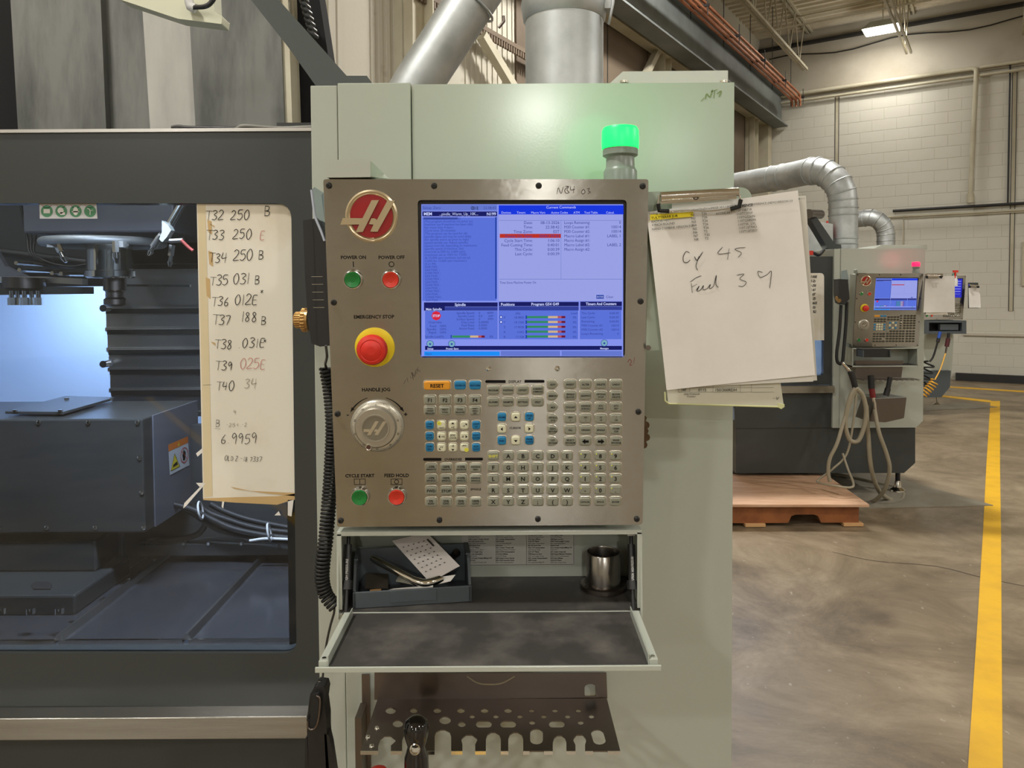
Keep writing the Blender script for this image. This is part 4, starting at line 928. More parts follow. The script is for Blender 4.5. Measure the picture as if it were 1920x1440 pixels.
    mb = MB(); mb.lathe((u, v, 0), (0, 0, 1), [(.0405, 0), (.0405, .003), (.0395, .0045), (.0335, .0085), (.0325, .0085)], n); hw_ = B(mb, 'hand_wheel', M('satin_wheel_metal', (196, 192, 178), .35, .6) if 'satin_wheel_metal' not in bpy.data.materials else bpy.data.materials['satin_wheel_metal'])
    mb = MB(); mb.lathe((u-.001, v, .006), (0, 0, 1), [(.0315, 0), (.0315, .006), (.0295, .0085), (.0215, .0085), (.0212, .0098), (.0198, .0098), (.0195, .0085)], n); B(mb, 'wheel_disc', M('wheel_disc_metal', (168, 162, 148), .4, .6) if 'wheel_disc_metal' not in bpy.data.materials else bpy.data.materials['wheel_disc_metal'], hw_)
    mb = MB(); mb.flat(FL, circ(u-.001, v, .0186, n), .0149); B(mb, 'wheel_badge', M('wheel_badge_grey', (118, 112, 96), .5) if 'wheel_badge_grey' not in bpy.data.materials else bpy.data.materials['wheel_badge_grey'], hw_)
    mb = MB(); s = .52
    c0_ = Q(697, 405.5, .005); ang = R(9)
    for pp in (a1, a2):
        # the same letter mark, smaller, kept inside the badge
        mb.flat(FL, [((u-.001)+max(-.0176, min(.0176, ((a-c0_[0])*s))), v+(b-c0_[1])*s*.9) for a, b in pp], .0151)
    B(mb, 'badge_letter', m_keyring, hw_)
    a = Q(691, 839, .016); b = Q(700, 826, .016); mb = MB(); mb.lathe((a[0], a[1], .006), (0, 0, 1), [(.0052, 0), (.0052, .009), (.0045, .0102), (.0034, .0098)], 16 if near else 6); mb.bar((a[0], a[1], .012), (b[0], b[1], .012), .008, .004); cr_ = B(mb, 'crank_knob', m_keyring, hw_)
    mb = MB(); mb.flat(FL, circ(a[0], a[1], .0033, 12), .0163); B(mb, 'crank_pin', M('crank_pin_brown', (78, 48, 40), .5) if 'crank_pin_brown' not in bpy.data.materials else bpy.data.materials['crank_pin_brown'], hw_)
    if near:
        mb = MB()
        for i in range(100):
            an = 2*math.pi*i/100; r0 = .0375 if i % 10 else .036
            d = V((math.cos(an), math.sin(an), 0)); pz = V((-d.y, d.x, 0))*.00022
            h0 = .0045+(.0395-.0393)/.006*.004; f = lambda r: .0047+(.0395-r)/.006*.004
            mb.quad(*[V((u, v, 0))+d*rr_+s_*pz+V((0, 0, f(rr_)+.0002)) for rr_, s_ in ((r0, -1), (.0392, -1), (.0392, 1), (r0, 1))])
        for i in range(10):
            an = math.pi/2-2*math.pi*i/10; r0 = .0342; text(mb, FL, str(i*10), u+r0*math.cos(an), v+r0*math.sin(an), .0092, .0042, 'c', 'r', rot=an-math.pi/2)
        B(mb, 'wheel_scale', m_ink, hw_)
        # printed words
        mb = MB(); o = .0004
        def tx(t, x, y, size, st='b', **k): uu, vv = Q(x, y, o); text(mb, FL, t, uu, vv, o, size*.77, st=st, **k)
        tx('POWER ON', 662.5, 482.5, .0092); tx('POWER OFF', 734, 482.5, .0092); tx('EMERGENCY STOP', 701, 594, .0094); tx('HANDLE JOG', 705, 730.5, .0094); tx('CYCLE START', 674.5, 892, .0094); tx('FEED HOLD', 743.5, 891.5, .0094)
        tx('-', 652, 777, .013); tx('+', 760.5, 777, .013)
        ua, va = Q(662.5, 495.5, o); mb.rect(FL, ua-.0006, va-.0042, ua+.0006, va+.0042, o)
        def ringp(uu, vv, r, th, n=24):
            for i in range(n):
                a0, a1_ = 2*math.pi*i/n, 2*math.pi*(i+1)/n; mb.flat(FL, [(uu+(r-th)*math.cos(a0), vv+(r-th)*math.sin(a0)), (uu+r*math.cos(a0), vv+r*math.sin(a0)), (uu+r*math.cos(a1_), vv+r*math.sin(a1_)), (uu+(r-th)*math.cos(a1_), vv+(r-th)*math.sin(a1_))], o)
        ua, va = Q(734, 495.5, o); ringp(ua, va, .0042, .0011)
        for x, y in ((674.5, 903.5), (743.5, 903.5)):
            ua, va = Q(x, y, o); W_, H_ = .0088, .0048
            for r_ in ((-W_, -H_, W_, -H_+.0007), (-W_, H_-.0007, W_, H_), (-W_, -H_, -W_+.0007, H_), (W_-.0007, -H_, W_, H_)): mb.rect(FL, ua+r_[0], va+r_[1], ua+r_[2], va+r_[3], o)
            if x < 700: mb.rect(FL, ua-.0004, va-H_, ua+.0004, va+H_, o)
            else: ringp(ua, va, .0036, .0009)
        # arrows round the hand wheel
        for s_ in (-1, 1):
            pts = [(u+s_*.0455*math.sin(R(18+t_*5)), v+.0455*math.cos(R(18+t_*5))) for t_ in range(8)]
            for i in range(7):
                t0_ = .0006+.0016*i/7; t1_ = .0006+.0016*(i+1)/7; n0 = V((pts[i][0]-u, pts[i][1]-v, 0)).normalized(); n1 = V((pts[i+1][0]-u, pts[i+1][1]-v, 0)).normalized()
                mb.flat(FL, [(pts[i][0]-n0.x*t0_/2, pts[i][1]-n0.y*t0_/2), (pts[i][0]+n0.x*t0_/2, pts[i][1]+n0.y*t0_/2), (pts[i+1][0]+n1.x*t1_/2, pts[i+1][1]+n1.y*t1_/2), (pts[i+1][0]-n1.x*t1_/2, pts[i+1][1]-n1.y*t1_/2)][::s_], o)
            e_ = pts[-1]; n1 = V((e_[0]-u, e_[1]-v, 0)).normalized(); tg = V((n1.y, -n1.x, 0))*s_; mb.flat(FL, [(e_[0]+n1.x*.0026, e_[1]+n1.y*.0026), (e_[0]-n1.x*.0026, e_[1]-n1.y*.0026), (e_[0]+tg.x*.0075, e_[1]+tg.y*.0075)], o)
        for (x0, x1, y) in ((912.5, 948, 715.5), (983.5, 1018.5, 715), (796, 827.5, 861.5), (872, 903, 861)):
            p0, p1 = Q(x0, y, o), Q(x1, y, o); left = x0 < 830 or x0 == 912.5; r_ = .0022
            mb.flat(FL, [(p0[0], p0[1]-r_), (p1[0], p1[1]-r_), (p1[0], p1[1]+r_), (p0[0], p0[1]+r_)], o); e0 = p0 if (x0 in (912.5, 796)) else p1; mb.flat(FL, circ(e0[0], e0[1], r_, 12), o)
        tx('DISPLAY', 965.5, 715.5, .0068); tx('OVERRIDES', 849.5, 861.5, .0068); tx('CURSOR', 966, 802.5, .0058); tx('SPINDLE', 892, 917.5, .0056)
        B(mb, 'panel_lettering', m_ink)
        mb = MB()
        for st in ([(1044, 364), (1047, 352), (1052, 363), (1056, 350)], [(1060, 349), (1066, 350), (1063, 356), (1067, 361), (1061, 362), (1059, 356), (1065, 350)], [(1070, 349), (1070, 356), (1078, 355)], [(1077, 348), (1075, 362)], [(1090, 360), (1094, 355), (1097, 360), (1093, 364), (1090, 360)], [(1100, 355), (1105, 353), (1103, 358), (1107, 360), (1102, 363)],
                   [(757, 720), (761, 712)], [(765, 716), (763, 708)], [(771, 710), (769, 706)], [(775, 712), (772, 698), (777, 706), (780, 694)], [(780, 692), (788, 697)], [(784, 688), (781, 702)]):
            ribbon(mb, FL, [Q(a_, b_, o) for a_, b_ in st], o, .0009)
        B(mb, 'pen_scribble', M('pen_grey', (62, 54, 50), .7), label='scribbled pen marks')
        mb = MB()
        for st in ([(1177, 680), (1180, 674), (1184, 677), (1181, 685), (1186, 684)], [(1188, 681), (1190, 670)]): ribbon(mb, FL, [Q(a_, b_, o) for a_, b_ in st], o, .0008)
        B(mb, 'pen_scribble', M('pen_red', (130, 50, 48), .7), label='small red pen mark')
    # keys
    for (x, y, tt, kd, wp, hp, shp) in KEYS:
        if older and (x < 915 or y < 760): continue
        u_, v_ = Q(x, y); wd = wp*PXM; ht = hp*PXM
        o_ = bpy.data.objects.new('key', keymesh(wd, ht, shp, KMAT[kd] if near or kd != 'g' else m_keyfar)); C.objects.link(o_); o_.parent = t; o_.location = (u_, v_, 0)
        if kd != 'g' and near: o_['label'] = {'o': 'orange key', 'b': 'blue key', 's': 'grey key with yellow word', 'w': 'cream key', 'wy0': 'cream key with yellow corner', 'wy1': 'cream key with yellow corner'}[kd]
        if near:
            F = FL
            if kd in ('wy0', 'wy1'):
                mb = MB(); s_ = -1 if kd == 'wy0' else 1; mb.flat(F, circ(s_*.0032, -s_*.0032, .0034, 12), .00465); c = mb.build('yellow_spot', m_keyyel, o_, world=False)
            lg = legend(F, tt, kd, wd, ht, .0048); lm = m_ink if kd not in ('b', 's') else m_inkblue if kd == 'b' else m_keyyel
            lg.build('key_legend', lm, o_, world=False)
            if tt in '123456789-0.' and len(tt) == 1:
                mb = MB(); mb.flat(F, circ(-.006, .0035, .0011, 8), .0047); mb.build('yellow_dot', m_keyyel, o_, world=False)
    # screen
    SW = -.006
    def S(px, py, w_=SW): return Q(px, py, w_)
    def srect(mb, x0, y0, x1, y1, w_): p = [S(x0, y1), S(x1, y1), S(x1, y0), S(x0, y0)]; mb.flat(FL, p, w_)
    mb = MB(); mb.loft(FL, [([Q(786, 673), Q(1173, 672), Q(1177, 373), Q(781, 373)], -.03), ([Q(786, 673), Q(1173, 672), Q(1177, 373), Q(781, 373)], -.0075)]); scn = B(mb, 'screen', m_black)
    def sm(nm, rgb, s_=1.0):
        return bpy.data.materials.get('screen_'+nm) or screen_mat('screen_'+nm, rgb, s_)
    d = .0002
    if older:
        mb = MB(); srect(mb, 790, 383, 1168, 667, SW); B(mb, 'screen_background', sm('deepblue', (46, 48, 190)), scn)
        mb = MB(); srect(mb, 800, 395, 960, 600, SW+d)
        for i in range(6): srect(mb, 980, 420+i*38, 1150, 428+i*38, SW+d)
        B(mb, 'screen_panel', sm('pale', (160, 168, 240)), scn)
        mb = MB(); srect(mb, 792, 385, 1166, 392, SW+d); srect(mb, 792, 610, 1166, 618, SW+d); B(mb, 'screen_bar', sm('navy', (20, 24, 104)), scn)
    else:
        mb = MB(); srect(mb, 790, 383, 1168.5, 668, SW); B(mb, 'screen_background', sm('frame', (132, 146, 236)), scn)
        mb = MB(); srect(mb, 792, 408, 931, 564, SW+d); srect(mb, 797, 583, 933, 636, SW+d); srect(mb, 935, 582, 1084, 636, SW+d); srect(mb, 1087, 582, 1165, 636, SW+d); B(mb, 'screen_panel', sm('midblue', (88, 112, 216)), scn)
        mb = MB(); srect(mb, 791, 384, 932, 395, SW+d); srect(mb, 939, 658, 1050, 667, SW+d); srect(mb, 1053, 658, 1166, 667, SW+d); B(mb, 'screen_panel', sm('greyblue', (98, 118, 205)), scn)
        mb = MB(); srect(mb, 935, 402, 1167, 564, SW+d); B(mb, 'screen_panel', sm('lilac', (152, 160, 228)), scn)
        mb = MB(); srect(mb, 935, 385, 1169, 402, SW+d); B(mb, 'screen_header', sm('royal', (14, 52, 220)), scn)
        mb = MB(); srect(mb, 792, 396.5, 932, 405.5, SW+d); srect(mb, 795, 567, 933, 575, SW+d); srect(mb, 795, 575, 834, 582.5, SW+2*d); srect(mb, 935.5, 566, 1085, 574, SW+d); srect(mb, 1088, 565.5, 1166, 574, SW+d); srect(mb, 797, 648.5, 1166, 656, SW+d); B(mb, 'screen_header', sm('navy', (16, 22, 96)), scn)
        mb = MB(); srect(mb, 834, 575.5, 933, 582.5, SW+d); srect(mb, 935.5, 574.5, 1085, 582, SW+d); srect(mb, 1088, 574.5, 1166, 581.5, SW+d); B(mb, 'screen_header', sm('slateblue', (48, 62, 150)), scn)
        mb = MB(); srect(mb, 937, 438.5, 1051.5, 446, SW+2*d); B(mb, 'screen_highlight', sm('red', (186, 46, 34)), scn)
        mb = MB(); srect(mb, 795.5, 659, 937, 667, SW+2*d); B(mb, 'screen_input_line', sm('azure', (22, 140, 244)), scn)
        mb = MB(); srect(mb, 928.5, 407, 931.5, 560, SW+2*d); srect(mb, 1118, 553, 1132, 560, SW+2*d); srect(mb, 845, 628, 847, 634, SW+3*d)
        for i in range(5): srect(mb, 985.5, 591.5+i*9.1, 988, 598+i*9.1, SW+3*d)
        B(mb, 'screen_bar', sm('deep', (26, 62, 160)), scn)
        mb = MB(); srect(mb, 794, 407.5, 858, 411.5, SW+2*d); B(mb, 'screen_highlight', sm('cursor', (54, 74, 160)), scn)
        mb = MB()
        for (x0, y0, x1, y1) in ((936, 413, 1166, 413.7), (1051.5, 413, 1052.1, 523), (936, 523, 1167, 523.8)): srect(mb, x0, y0, x1, y1, SW+2*d)
        B(mb, 'screen_rule', sm('rule', (108, 118, 196)), scn)
        # load bars
        g_ = MB(); y_ = MB(); r_ = MB(); k_ = MB()
        bars = [(988, 592.5+i*9.1, 1060) for i in range(5)]+[(848, 629, 909)]
        for x0, y0, x1 in bars:
            L_ = x1-x0; srect(g_, x0, y0, x0+L_*.55, y0+4, SW+2*d); srect(y_, x0+L_*.55, y0, x0+L_*.8, y0+4, SW+2*d); srect(r_, x0+L_*.8, y0, x0+L_*.9, y0+4, SW+2*d); srect(k_, x0+L_*.9, y0, x1, y0+4, SW+2*d)
        B(g_, 'load_bar', sm('green', (48, 136, 92)), scn); B(y_, 'load_bar', sm('sand', (206, 176, 136)), scn); B(r_, 'load_bar', sm('rust', (178, 80, 90)), scn); B(k_, 'load_bar', sm('maroon', (108, 20, 46)), scn)
        # stop sign and round icons
        uu, vv = S(818, 592); mb = MB(); mb.flat(FL, circ(uu, vv, .0072, 8), SW+2*d); B(mb, 'stop_icon', sm('stopred', (212, 36, 60)), scn)
        mb = MB()
        for x, y in ((806.5, 644.5), (847, 644.5), (1133, 643)): uu, vv = S(x, y); mb.flat(FL, circ(uu, vv, .0052, 16), SW+2*d)
        B(mb, 'round_icon', sm('icon', (120, 170, 190)), scn)
        mb = MB()
        for x, y in ((806.5, 644.5), (847, 644.5), (1133, 643)):
            uu, vv = S(x, y)
            for i in range(16):
                a0, a1_ = 2*math.pi*i/16, 2*math.pi*(i+1)/16; mb.flat(FL, [(uu+.0047*math.cos(a0), vv+.0047*math.sin(a0)), (uu+.0054*math.cos(a0), vv+.0054*math.sin(a0)), (uu+.0054*math.cos(a1_), vv+.0054*math.sin(a1_)), (uu+.0047*math.cos(a1_), vv+.0047*math.sin(a1_))], SW+3*d)
            mb.flat(FL, circ(uu, vv-.0004, .0016, 6), SW+3*d)
        for y in (594.5, 603.7):
            uu, vv = S(939.5, y); mb.flat(FL, circ(uu, vv, .0026, 12), SW+2*d)
        B(mb, 'icon_outline', sm('deep', (26, 62, 160)), scn)
        mb = MB(); 
        for y in (594.5, 603.7): uu, vv = S(939.5, y); mb.flat(FL, circ(uu, vv, .0016, 10), SW+3*d)
        B(mb, 'icon_outline', sm('white', (196, 204, 250)), scn)
        if near:
            tw = MB(); tdk = MB(); tb = MB(); tl_ = MB()
            def st(mb, t_, x, y, size, al='l', sty='r', maxpx=None):
                uu, vv = S(x, y); text(mb, FL, t_, uu, vv, SW+4*d, size*.84, al, sty, maxw=maxpx*PXM if maxpx else None)
            st(tw, 'MEM', 794.5, 401, .0072, sty='b'); st(tw, '...pindle_Warm_Up_10K...', 860, 401, .0072, 'c', maxpx=72); st(tw, 'N199', 930, 401, .0072, 'r', 'b')
            st(tl_, 'Setup: Zero', 793, 389.5, .0066); st(tdk, '(])) ||', 883, 389.5, .0062, sty='b', maxpx=16); st(tl_, '22:38:43', 930, 389.5, .0064, 'r', maxpx=28)
            st(tw, 'Current Commands', 1052, 388.5, .0064, 'c')
            for t_, x in (('Devices', 949, ), ('Timers', 977), ('Macro Vars', 1009), ('Active Codes', 1049), ('ATM', 1081), ('Tool Table', 1108), ('Calcul.', 1144)): st(tw, t_, x, 398.5, .0054, 'c')
            y0 = 409.5
            for i, l in enumerate(['O02020 (Spindle Warm-Up)', '(This program should be run prior to)', '(machine use if machine has been idle)', '(for more than 4 days.)', '(Cycle time: 20 minutes)', '(This program can be used for all)', '(spindle types and may be used daily)', '(for spindle warm up prior to high)', '(speed spindle use. Adjust spindle)', '(speed override depending on maximum)', '(spindle speed of machine. Set)', '(override at 50% for 5,000 rpm)', '(machines; set at 100% for 7,500)', '(& 10,000 rpm machines; and set at)', '(150% for 15,000 rpm machines.)', '(4.21.99)', 'S500 M03 ;', 'G04 P200. ;', 'S1000 M03 ;', 'G04 P200. ;', 'S2500 M03 ;', 'G04 P200. ;', 'S5000 M03 ;', 'G04 P200. ;', 'S7500 M03 ;', 'G04 P200. ;', 'S10000 M03 ;', 'G04 P200. ;']):
                st(tl_, l, 795+i*.09, y0+i*5.68, .0056, 'l', maxpx=98)
            for i, (a_, b_) in enumerate((('Date:', '08-13-2026'), ('Time:', '22:38:42'), ('Time Zone:', 'EST'), ('Power On Time:', '00041:39:43'), ('Cycle Start Time:', '1:06:10'), ('Feed Cutting Time:', '0:40:01'), ('This Cycle:', '0:00:39'), ('Last Cycle:', '0:00:39'))):
                st(tb, a_, 999, 417.3+i*8.35, .0072, 'r'); st(tb, b_, 1049, 417.3+i*8.35, .0072, 'r')
            for i, (a_, b_) in enumerate((('Loops Remaining:', '0'), ('M30 Counter #1:', '10014'), ('M30 Counter #2:', '10014'), ('Macro Label #1:', 'LABEL 1'), ('Macro Assign #1:', ''), ('Macro Label #2:', 'LABEL 2'), ('Macro Assign #2:', ''))):
                st(tb, a_, 1106.5, 417+i*8.35, .0072, 'r', maxpx=48); st(tb, b_, 1164.5, 417+i*8.35, .0072, 'r')
            st(tb, 'Time Since Machine Power On', 937, 529.8, .0062, maxpx=68); st(tw, 'ENTER', 1125, 556.5, .004, 'c'); st(tb, 'Clear', 1136, 556.5, .006)
            st(tw, 'Spindle', 863, 571, .0068, 'c', 'b'); st(tw, 'Main Spindle', 813.5, 579.5, .0058, 'c', 'b', maxpx=30); st(tw, 'Positions', 952, 570.5, .0068, 'c', 'b'); st(tw, 'Program G54 G49', 1022, 570, .0068, 'c', 'b', maxpx=52); st(tw, 'Timers And Counters', 1127, 569.5, .0068, 'c', 'b', maxpx=57)
            st(tw, 'STOP', 818, 592, .0062, 'c', 'b', maxpx=13.5)
            st(tb, 'Overrides', 816, 604, .0058, 'c')
            for i, (a_, b_) in enumerate((('Feed:', '100%'), ('Spindle:', '100%'), ('Rapid:', '100%'))): st(tb, a_, 819, 611+i*6, .0058, 'r'); st(tb, b_, 837, 611+i*6, .0058, 'r')
            st(tb, 'Spindle Load(%)', 797, 631, .0058, maxpx=36); st(tb, '0%', 925, 631, .0058, 'r')
            for i, (a_, b_, c_) in enumerate((('Spindle Speed:', '0', 'RPM'), ('Spindle Load:', '0.0', 'kW'), ('Surface Speed:', '0', 'FPM'), ('Chip Load:', '0.00000', ''), ('Feed Rate:', '0.0000', ''), ('Active Feed:', '0.0000', ''))):
                st(tb, a_, 890, 586.5+i*5.8, .0056, 'r'); st(tb, b_, 897.5, 586.5+i*5.8, .0056); st(tb, c_, 925, 586.5+i*5.8, .0056, 'r')
            for i, (a_, b_) in enumerate((('X', '18.9805'), ('Y', '18.1200'), ('Z', '17.9920'), ('A', '0.002'), ('B', '17.328'))): st(tb, a_, 946, 595+i*9.1, .0056, 'c'); st(tb, b_, 982.5, 595+i*9.1, .0056, 'r'); st(tb, '0%', 1081, 595+i*9.1, .0058, 'r')
            st(tb, '(IN)', 971, 587.5, .0056, 'c'); st(tb, 'Load', 1082, 587, .0056, 'r')
            for i, (a_, b_) in enumerate((('This Cycle:', '0:00:39'), ('Last Cycle:', '0:00:39'), ('Remaining:', '0:00:00'), ('M30 Counter #1:', '10014'), ('M30 Counter #2:', '10014'), ('Loops Remaining:', '0'))): st(tb, a_, 1090, 587+i*7.7, .0056); st(tb, b_, 1160, 587+i*7.7, .0056, 'r')
            st(tw, 'Setup', 807, 653.5, .0048, 'c', 'b'); st(tw, 'Power Save', 848, 653.5, .0048, 'c', 'b'); st(tw, '> MDI/DNC' if False else 'Messages', 1133, 653, .0044, 'c', 'b', maxpx=16); st(tb, 'Input:', 798, 663, .0052)
            B(tw, 'screen_text', sm('white', (196, 204, 250)), scn); B(tb, 'screen_text', sm('ink', (46, 58, 140)), scn); B(tl_, 'screen_text', sm('dimink', (52, 68, 158)), scn); B(tdk, 'screen_text', sm('black', (14, 20, 50)), scn)
    return t
pend = build_pendant(PM, 'stainless control panel with lit blue screen and rows of keys, nearest the camera')
# ================================================================= PARTS THAT MOVE WITH THE CONTROL PANEL
IPM = PM.inverted()
def BX(mb, nm, mats, par, **k):                      # shape given where the near panel stands, stored in panel coordinates
    mb.v = [tuple(IPM @ V(p)) for p in mb.v]; return mb.build(nm, mats, par, world=False, **k)
ZS = 1.055; YH = 1.150; YF = .978; YBK = 1.292
xl, xr_ = X(634, 1.163, 1000), X(1201.5, 1.163, 1000); zp = Zz(991, 1.163)
fx0, fx1 = X(591, YF, 1272), X(1240, YF, 1272)
def pendant_extras(root, near=True, beacon='g', flap=True):
    # storage compartment under the panel: top lip, sides, back, floor
    mb = MB(); mb.box(xl, xr_, 1.155, YBK, zp-.004, zp); mb.box(xl, xr_, 1.1515, 1.156, zp-.007, zp); sb = BX(mb, 'storage_box', m_white, root, bevel=.0008 if near else 0)
    for s, x in ((1, xl), (-1, xr_)):
        mb = MB(); F = Fr((x if s > 0 else x-.003, 0, 0), (0, 1, 0), (0, 0, 1)); mb.plate(F, [(1.153, zp-.004), (1.146, ZS-.012), (YBK, ZS-.012), (YBK, zp-.004)], 0, .003)
        mb.box(min(x, x+s*.0075), max(x, x+s*.0075), 1.1515, 1.1535, ZS+.002, zp-.004); BX(mb, 'box_side', m_white, sb)
    mb = MB(); mb.box(xl, xr_, YBK-.002, YBK+.002, ZS-.01, zp-.002); BX(mb, 'box_back', m_white, sb)
    mb = MB(); mb.box(xl, xr_, YH, YBK, ZS-.012, ZS-.003); BX(mb, 'box_floor', m_white, sb)
    mb = MB(); mb.box(xl+.004, xr_-.004, YH+.004, YBK-.002, ZS-.003, ZS); BX(mb, 'floor_mat', m_mat, sb)
    if near:
        # code list sticker on the back of the compartment
        F = FY(YBK-.0022); mb = MB(); q = F.P([(866, 1060), (1077, 1060), (1077, 990), (866, 990)]); mb.flat(F, q, .0003); stk = BX(mb, 'code_list_sticker', M('grey_white_sticker', (188, 188, 182), .5), root)
        mb = MB()
        L1 = ['G00 Rapid Motion Position', 'G01 Linear Interpolation', 'G02 CW Interpolation', 'G03 CCW Interpolation', 'G04 Dwell', 'G09 Exact Stop', 'G10 Set Offsets', 'G12 Circular Pocket Milling CW', 'G17 XY Plane', 'G18 XZ Plane', 'G20 Inch', 'G28 Return to Zero', 'G40 Cutter Comp Cancel', 'G41 Cutter Comp Left', 'G43 Tool Length Comp', 'G81 Drill Canned Cycle']
        for c, (x0, wmax) in enumerate(((878, 47), (929, 53), (990, 42), (1032, 43))):
            for i in range(16):
                u, v = F.uv(x0, 995+i*3.95); text(mb, F, L1[(i*3+c*5) % 16], u, v, .0007, .0034, 'l', 'b' if i % 3 else 'r', maxw=wmax*.00092*rnd.uniform(.55, 1.0))
        p0, p1 = F.uv(987, 1058), F.uv(987, 990); mb.rect(F, p0[0], p0[1], p0[0]+.0005, p1[1], .0007)
        p0, p1 = F.uv(868, 1059), F.uv(1076, 1059); mb.rect(F, p0[0], p0[1], p1[0], p1[1]+.0006, .0007); p1 = F.uv(1076, 990); mb.rect(F, p1[0]-.0006, p0[1], p1[0], p1[1], .0007)
        BX(mb, 'code_list_text', m_ink, stk)
    if flap:
        mb = MB(); mb.box(fx0+.002, fx1-.002, YF+.002, YH-.002, ZS-.010, ZS-.005); mb.box(fx0, fx1, YF-.001, YF+.0025, ZS-.0085, ZS-.0015); fl = BX(mb, 'drop_front', m_white, root, bevel=.0006 if near else 0)
        mb = MB(); mb.prism([(fx0+.018, YF+.003, ZS-.0048), (fx1-.018, YF+.003, ZS-.0048), (fx1-.010, YH-.003, ZS-.0048), (fx0+.010, YH-.003, ZS-.0048)], (0, 0, .003)); BX(mb, 'flap_mat', m_mat, fl)
        for s in (0, 1):
            x0 = fx0+.003 if s == 0 else fx1-.015; mb = MB(); mb.box(x0, x0+.012, YF+.006, YH-.012, ZS-.005, ZS+.004)
            xi = x0+.012 if s == 0 else x0-.0015; mb.box(xi, xi+.0015, YF+.006, YH-.012, ZS-.005, ZS+.011); BX(mb, 'side_rail', m_white, fl, bevel=.0008 if near else 0)
            mb = MB(); mb.cyl((x0+.006, YF+.013, ZS+.004), (x0+.006, YF+.013, ZS+.0055), .003, n=10); BX(mb, 'rail_screw', m_chrome, fl)
            # gas strut with its end bracket
            px = 654 if s == 0 else 1183; a = W(px, 1001, 1.19); b = W(648 if s == 0 else 1188, 1172, 1.138); d = b-a
            mb = MB(); mb.cyl(a+d*.12, a+d*.62, .0058, n=12); mb.cyl(a+d*.52, a+d*.62, .0085, n=12); gs = BX(mb, 'gas_strut', m_black, root)
            mb = MB(); mb.cyl(a+d*.62, b-d*.03, .003, n=8); mb.cyl(a, a+d*.14, .003, n=8); BX(mb, 'strut_rod', m_black, gs)
            mb = MB(); mb.box(b.x-.004, b.x+.004, b.y-.005, b.y+.004, b.z-.006, b.z+.018); mb.cyl(b+V((-.012 if s else .0, 0, .004)), b+V((.0 if s else .012, 0, .004)), .005, n=8); BX(mb, 'strut_bracket', m_chrome, gs)
            mb = MB(); p = a+V((0, -.004, .004)); mb.box(p.x-.006, p.x+.006, p.y, p.y+.004, p.z-.006, p.z); BX(mb, 'strut_clip', m_label, gs)
            if near:
                F = Fr(a+d*.55+V((0, -.0062, 0)), (-d).normalized(), V((-1, 0, 0))); mb = MB(); text(mb, F, 'HIGH PRESSURE' if s == 0 else 'CAUTION  HIGH PRESSURE', .002, 0, .0003, .0052, 'l', 'b', maxw=.04); BX(mb, 'strut_lettering', m_label, gs)
    # mounting block behind the top left corner
    YM = 1.092; q = [(610, 333), (695, 332), (695, 300.5), (607, 299)]
    F = FY(YM); pts = F.P(q); mb = MB(); mb.plate(F, roundpoly(pts, [.003, .001, .002, .004]), -.06, 0)
    a, b = F.P([(695, 332), (695, 301)]); c = FY(YM+.05).uv(731, 336); mb.prism([F(*a), F(*b), FY(YM+.06)(c[0]-.01, b[1]-.01), FY(YM+.05)(c[0], c[1])], (0, .05, 0))
    BX(mb, 'arm_mount', m_white, root, bevel=.0015 if near else 0)
    # beacon
    p = W(1163, 331, 1.13); lens = {'g': m_lensg, 'r': m_lensr}[beacon]; r = .0292; n = 32 if near else 12
    h = lambda py: Zz(py, 1.13, 1163)-p.z
    mb = MB(); mb.lathe(p-V((0, 0, .02)), (0, 0, 1), [(.025, 0), (.025, .02+h(322)), (.0234, .02+h(318)), (.0215, .02+h(314)), (.021, .02+h(296)), (.0262, .02+h(292)), (.0262, .02+h(280))], n, True); bc = BX(mb, 'beacon_base', m_beacon, root)
    mb = MB(); mb.lathe(p, (0, 0, 1), [(.0275, h(279)), (.0279, h(270)), (.0275, h(246)), (.025, h(240)), (.019, h(238.5))], n, True); BX(mb, 'beacon_lens', lens, bc)
    return p
pb = pendant_extras(pend)
def glow(p, col, e, name):
    ld = bpy.data.lights.new(name, 'POINT'); ld.energy = e; ld.color = col; ld.shadow_soft_size = .07
    lo = bpy.data.objects.new(name, ld); C.objects.link(lo); lo.location = p; return lo
glow(pb+V((0, 0, .105)), (.05, 1, .32), .6, 'beacon_light')
# brass lock cam and keys peeping out at the right edge
mb = MB(); F = FY(1.2)
for (x, y, r) in ((1208, 784, .004), (1211, 797, .006), (1209, 808, .006), (1212, 820, .006), (1207, 834, .006)): u, v = F.uv(x, y); mb.plate(F, circ(u, v, r, 9), -.003, .001)
mb.tube([W(1206, 780, 1.2), W(1210, 800, 1.197), W(1208, 838, 1.2)], .003, 6); BX(mb, 'key_bunch', M('old_brass_keys', (88, 66, 42), .5, .5), pend, label='small bunch of brown keys at the right edge')

# ================================================================= THINGS AROUND THE PANEL
# --- hand-held jog control hanging on the left
jp = thing('jog_handset', 'black hand-held jog control with ribbed brass knob at the left of the nearest panel', 'remote control', W(590, 530, 1.12))
F = FY(1.055)
def yz_loft(prof, y0, y1, mat, nm, par, bevel=.004):
    mb = MB(); F_ = FY(y0); mb.plate(F_, F_.P(prof), -(y1-y0), 0); return mb.build(nm, mat, par, bevel=bevel)
yz_loft([(568, 413), (596, 409), (608, 425), (613, 470), (618, 560), (619, 648), (600, 650), (584, 644), (577, 600), (572, 520)], 1.125, 1.195, m_black, 'body', jp, .006)
mb = MB(); F_ = FY(1.1245)
for i, y in enumerate((519, 533.5, 548, 562.5, 577)): p0, p1 = F_.uv(584+i*.8, y), F_.uv(605+i*.8, y); mb.rect(F_, p0[0], p0[1], p1[0], p1[1]+.0006, .0004)
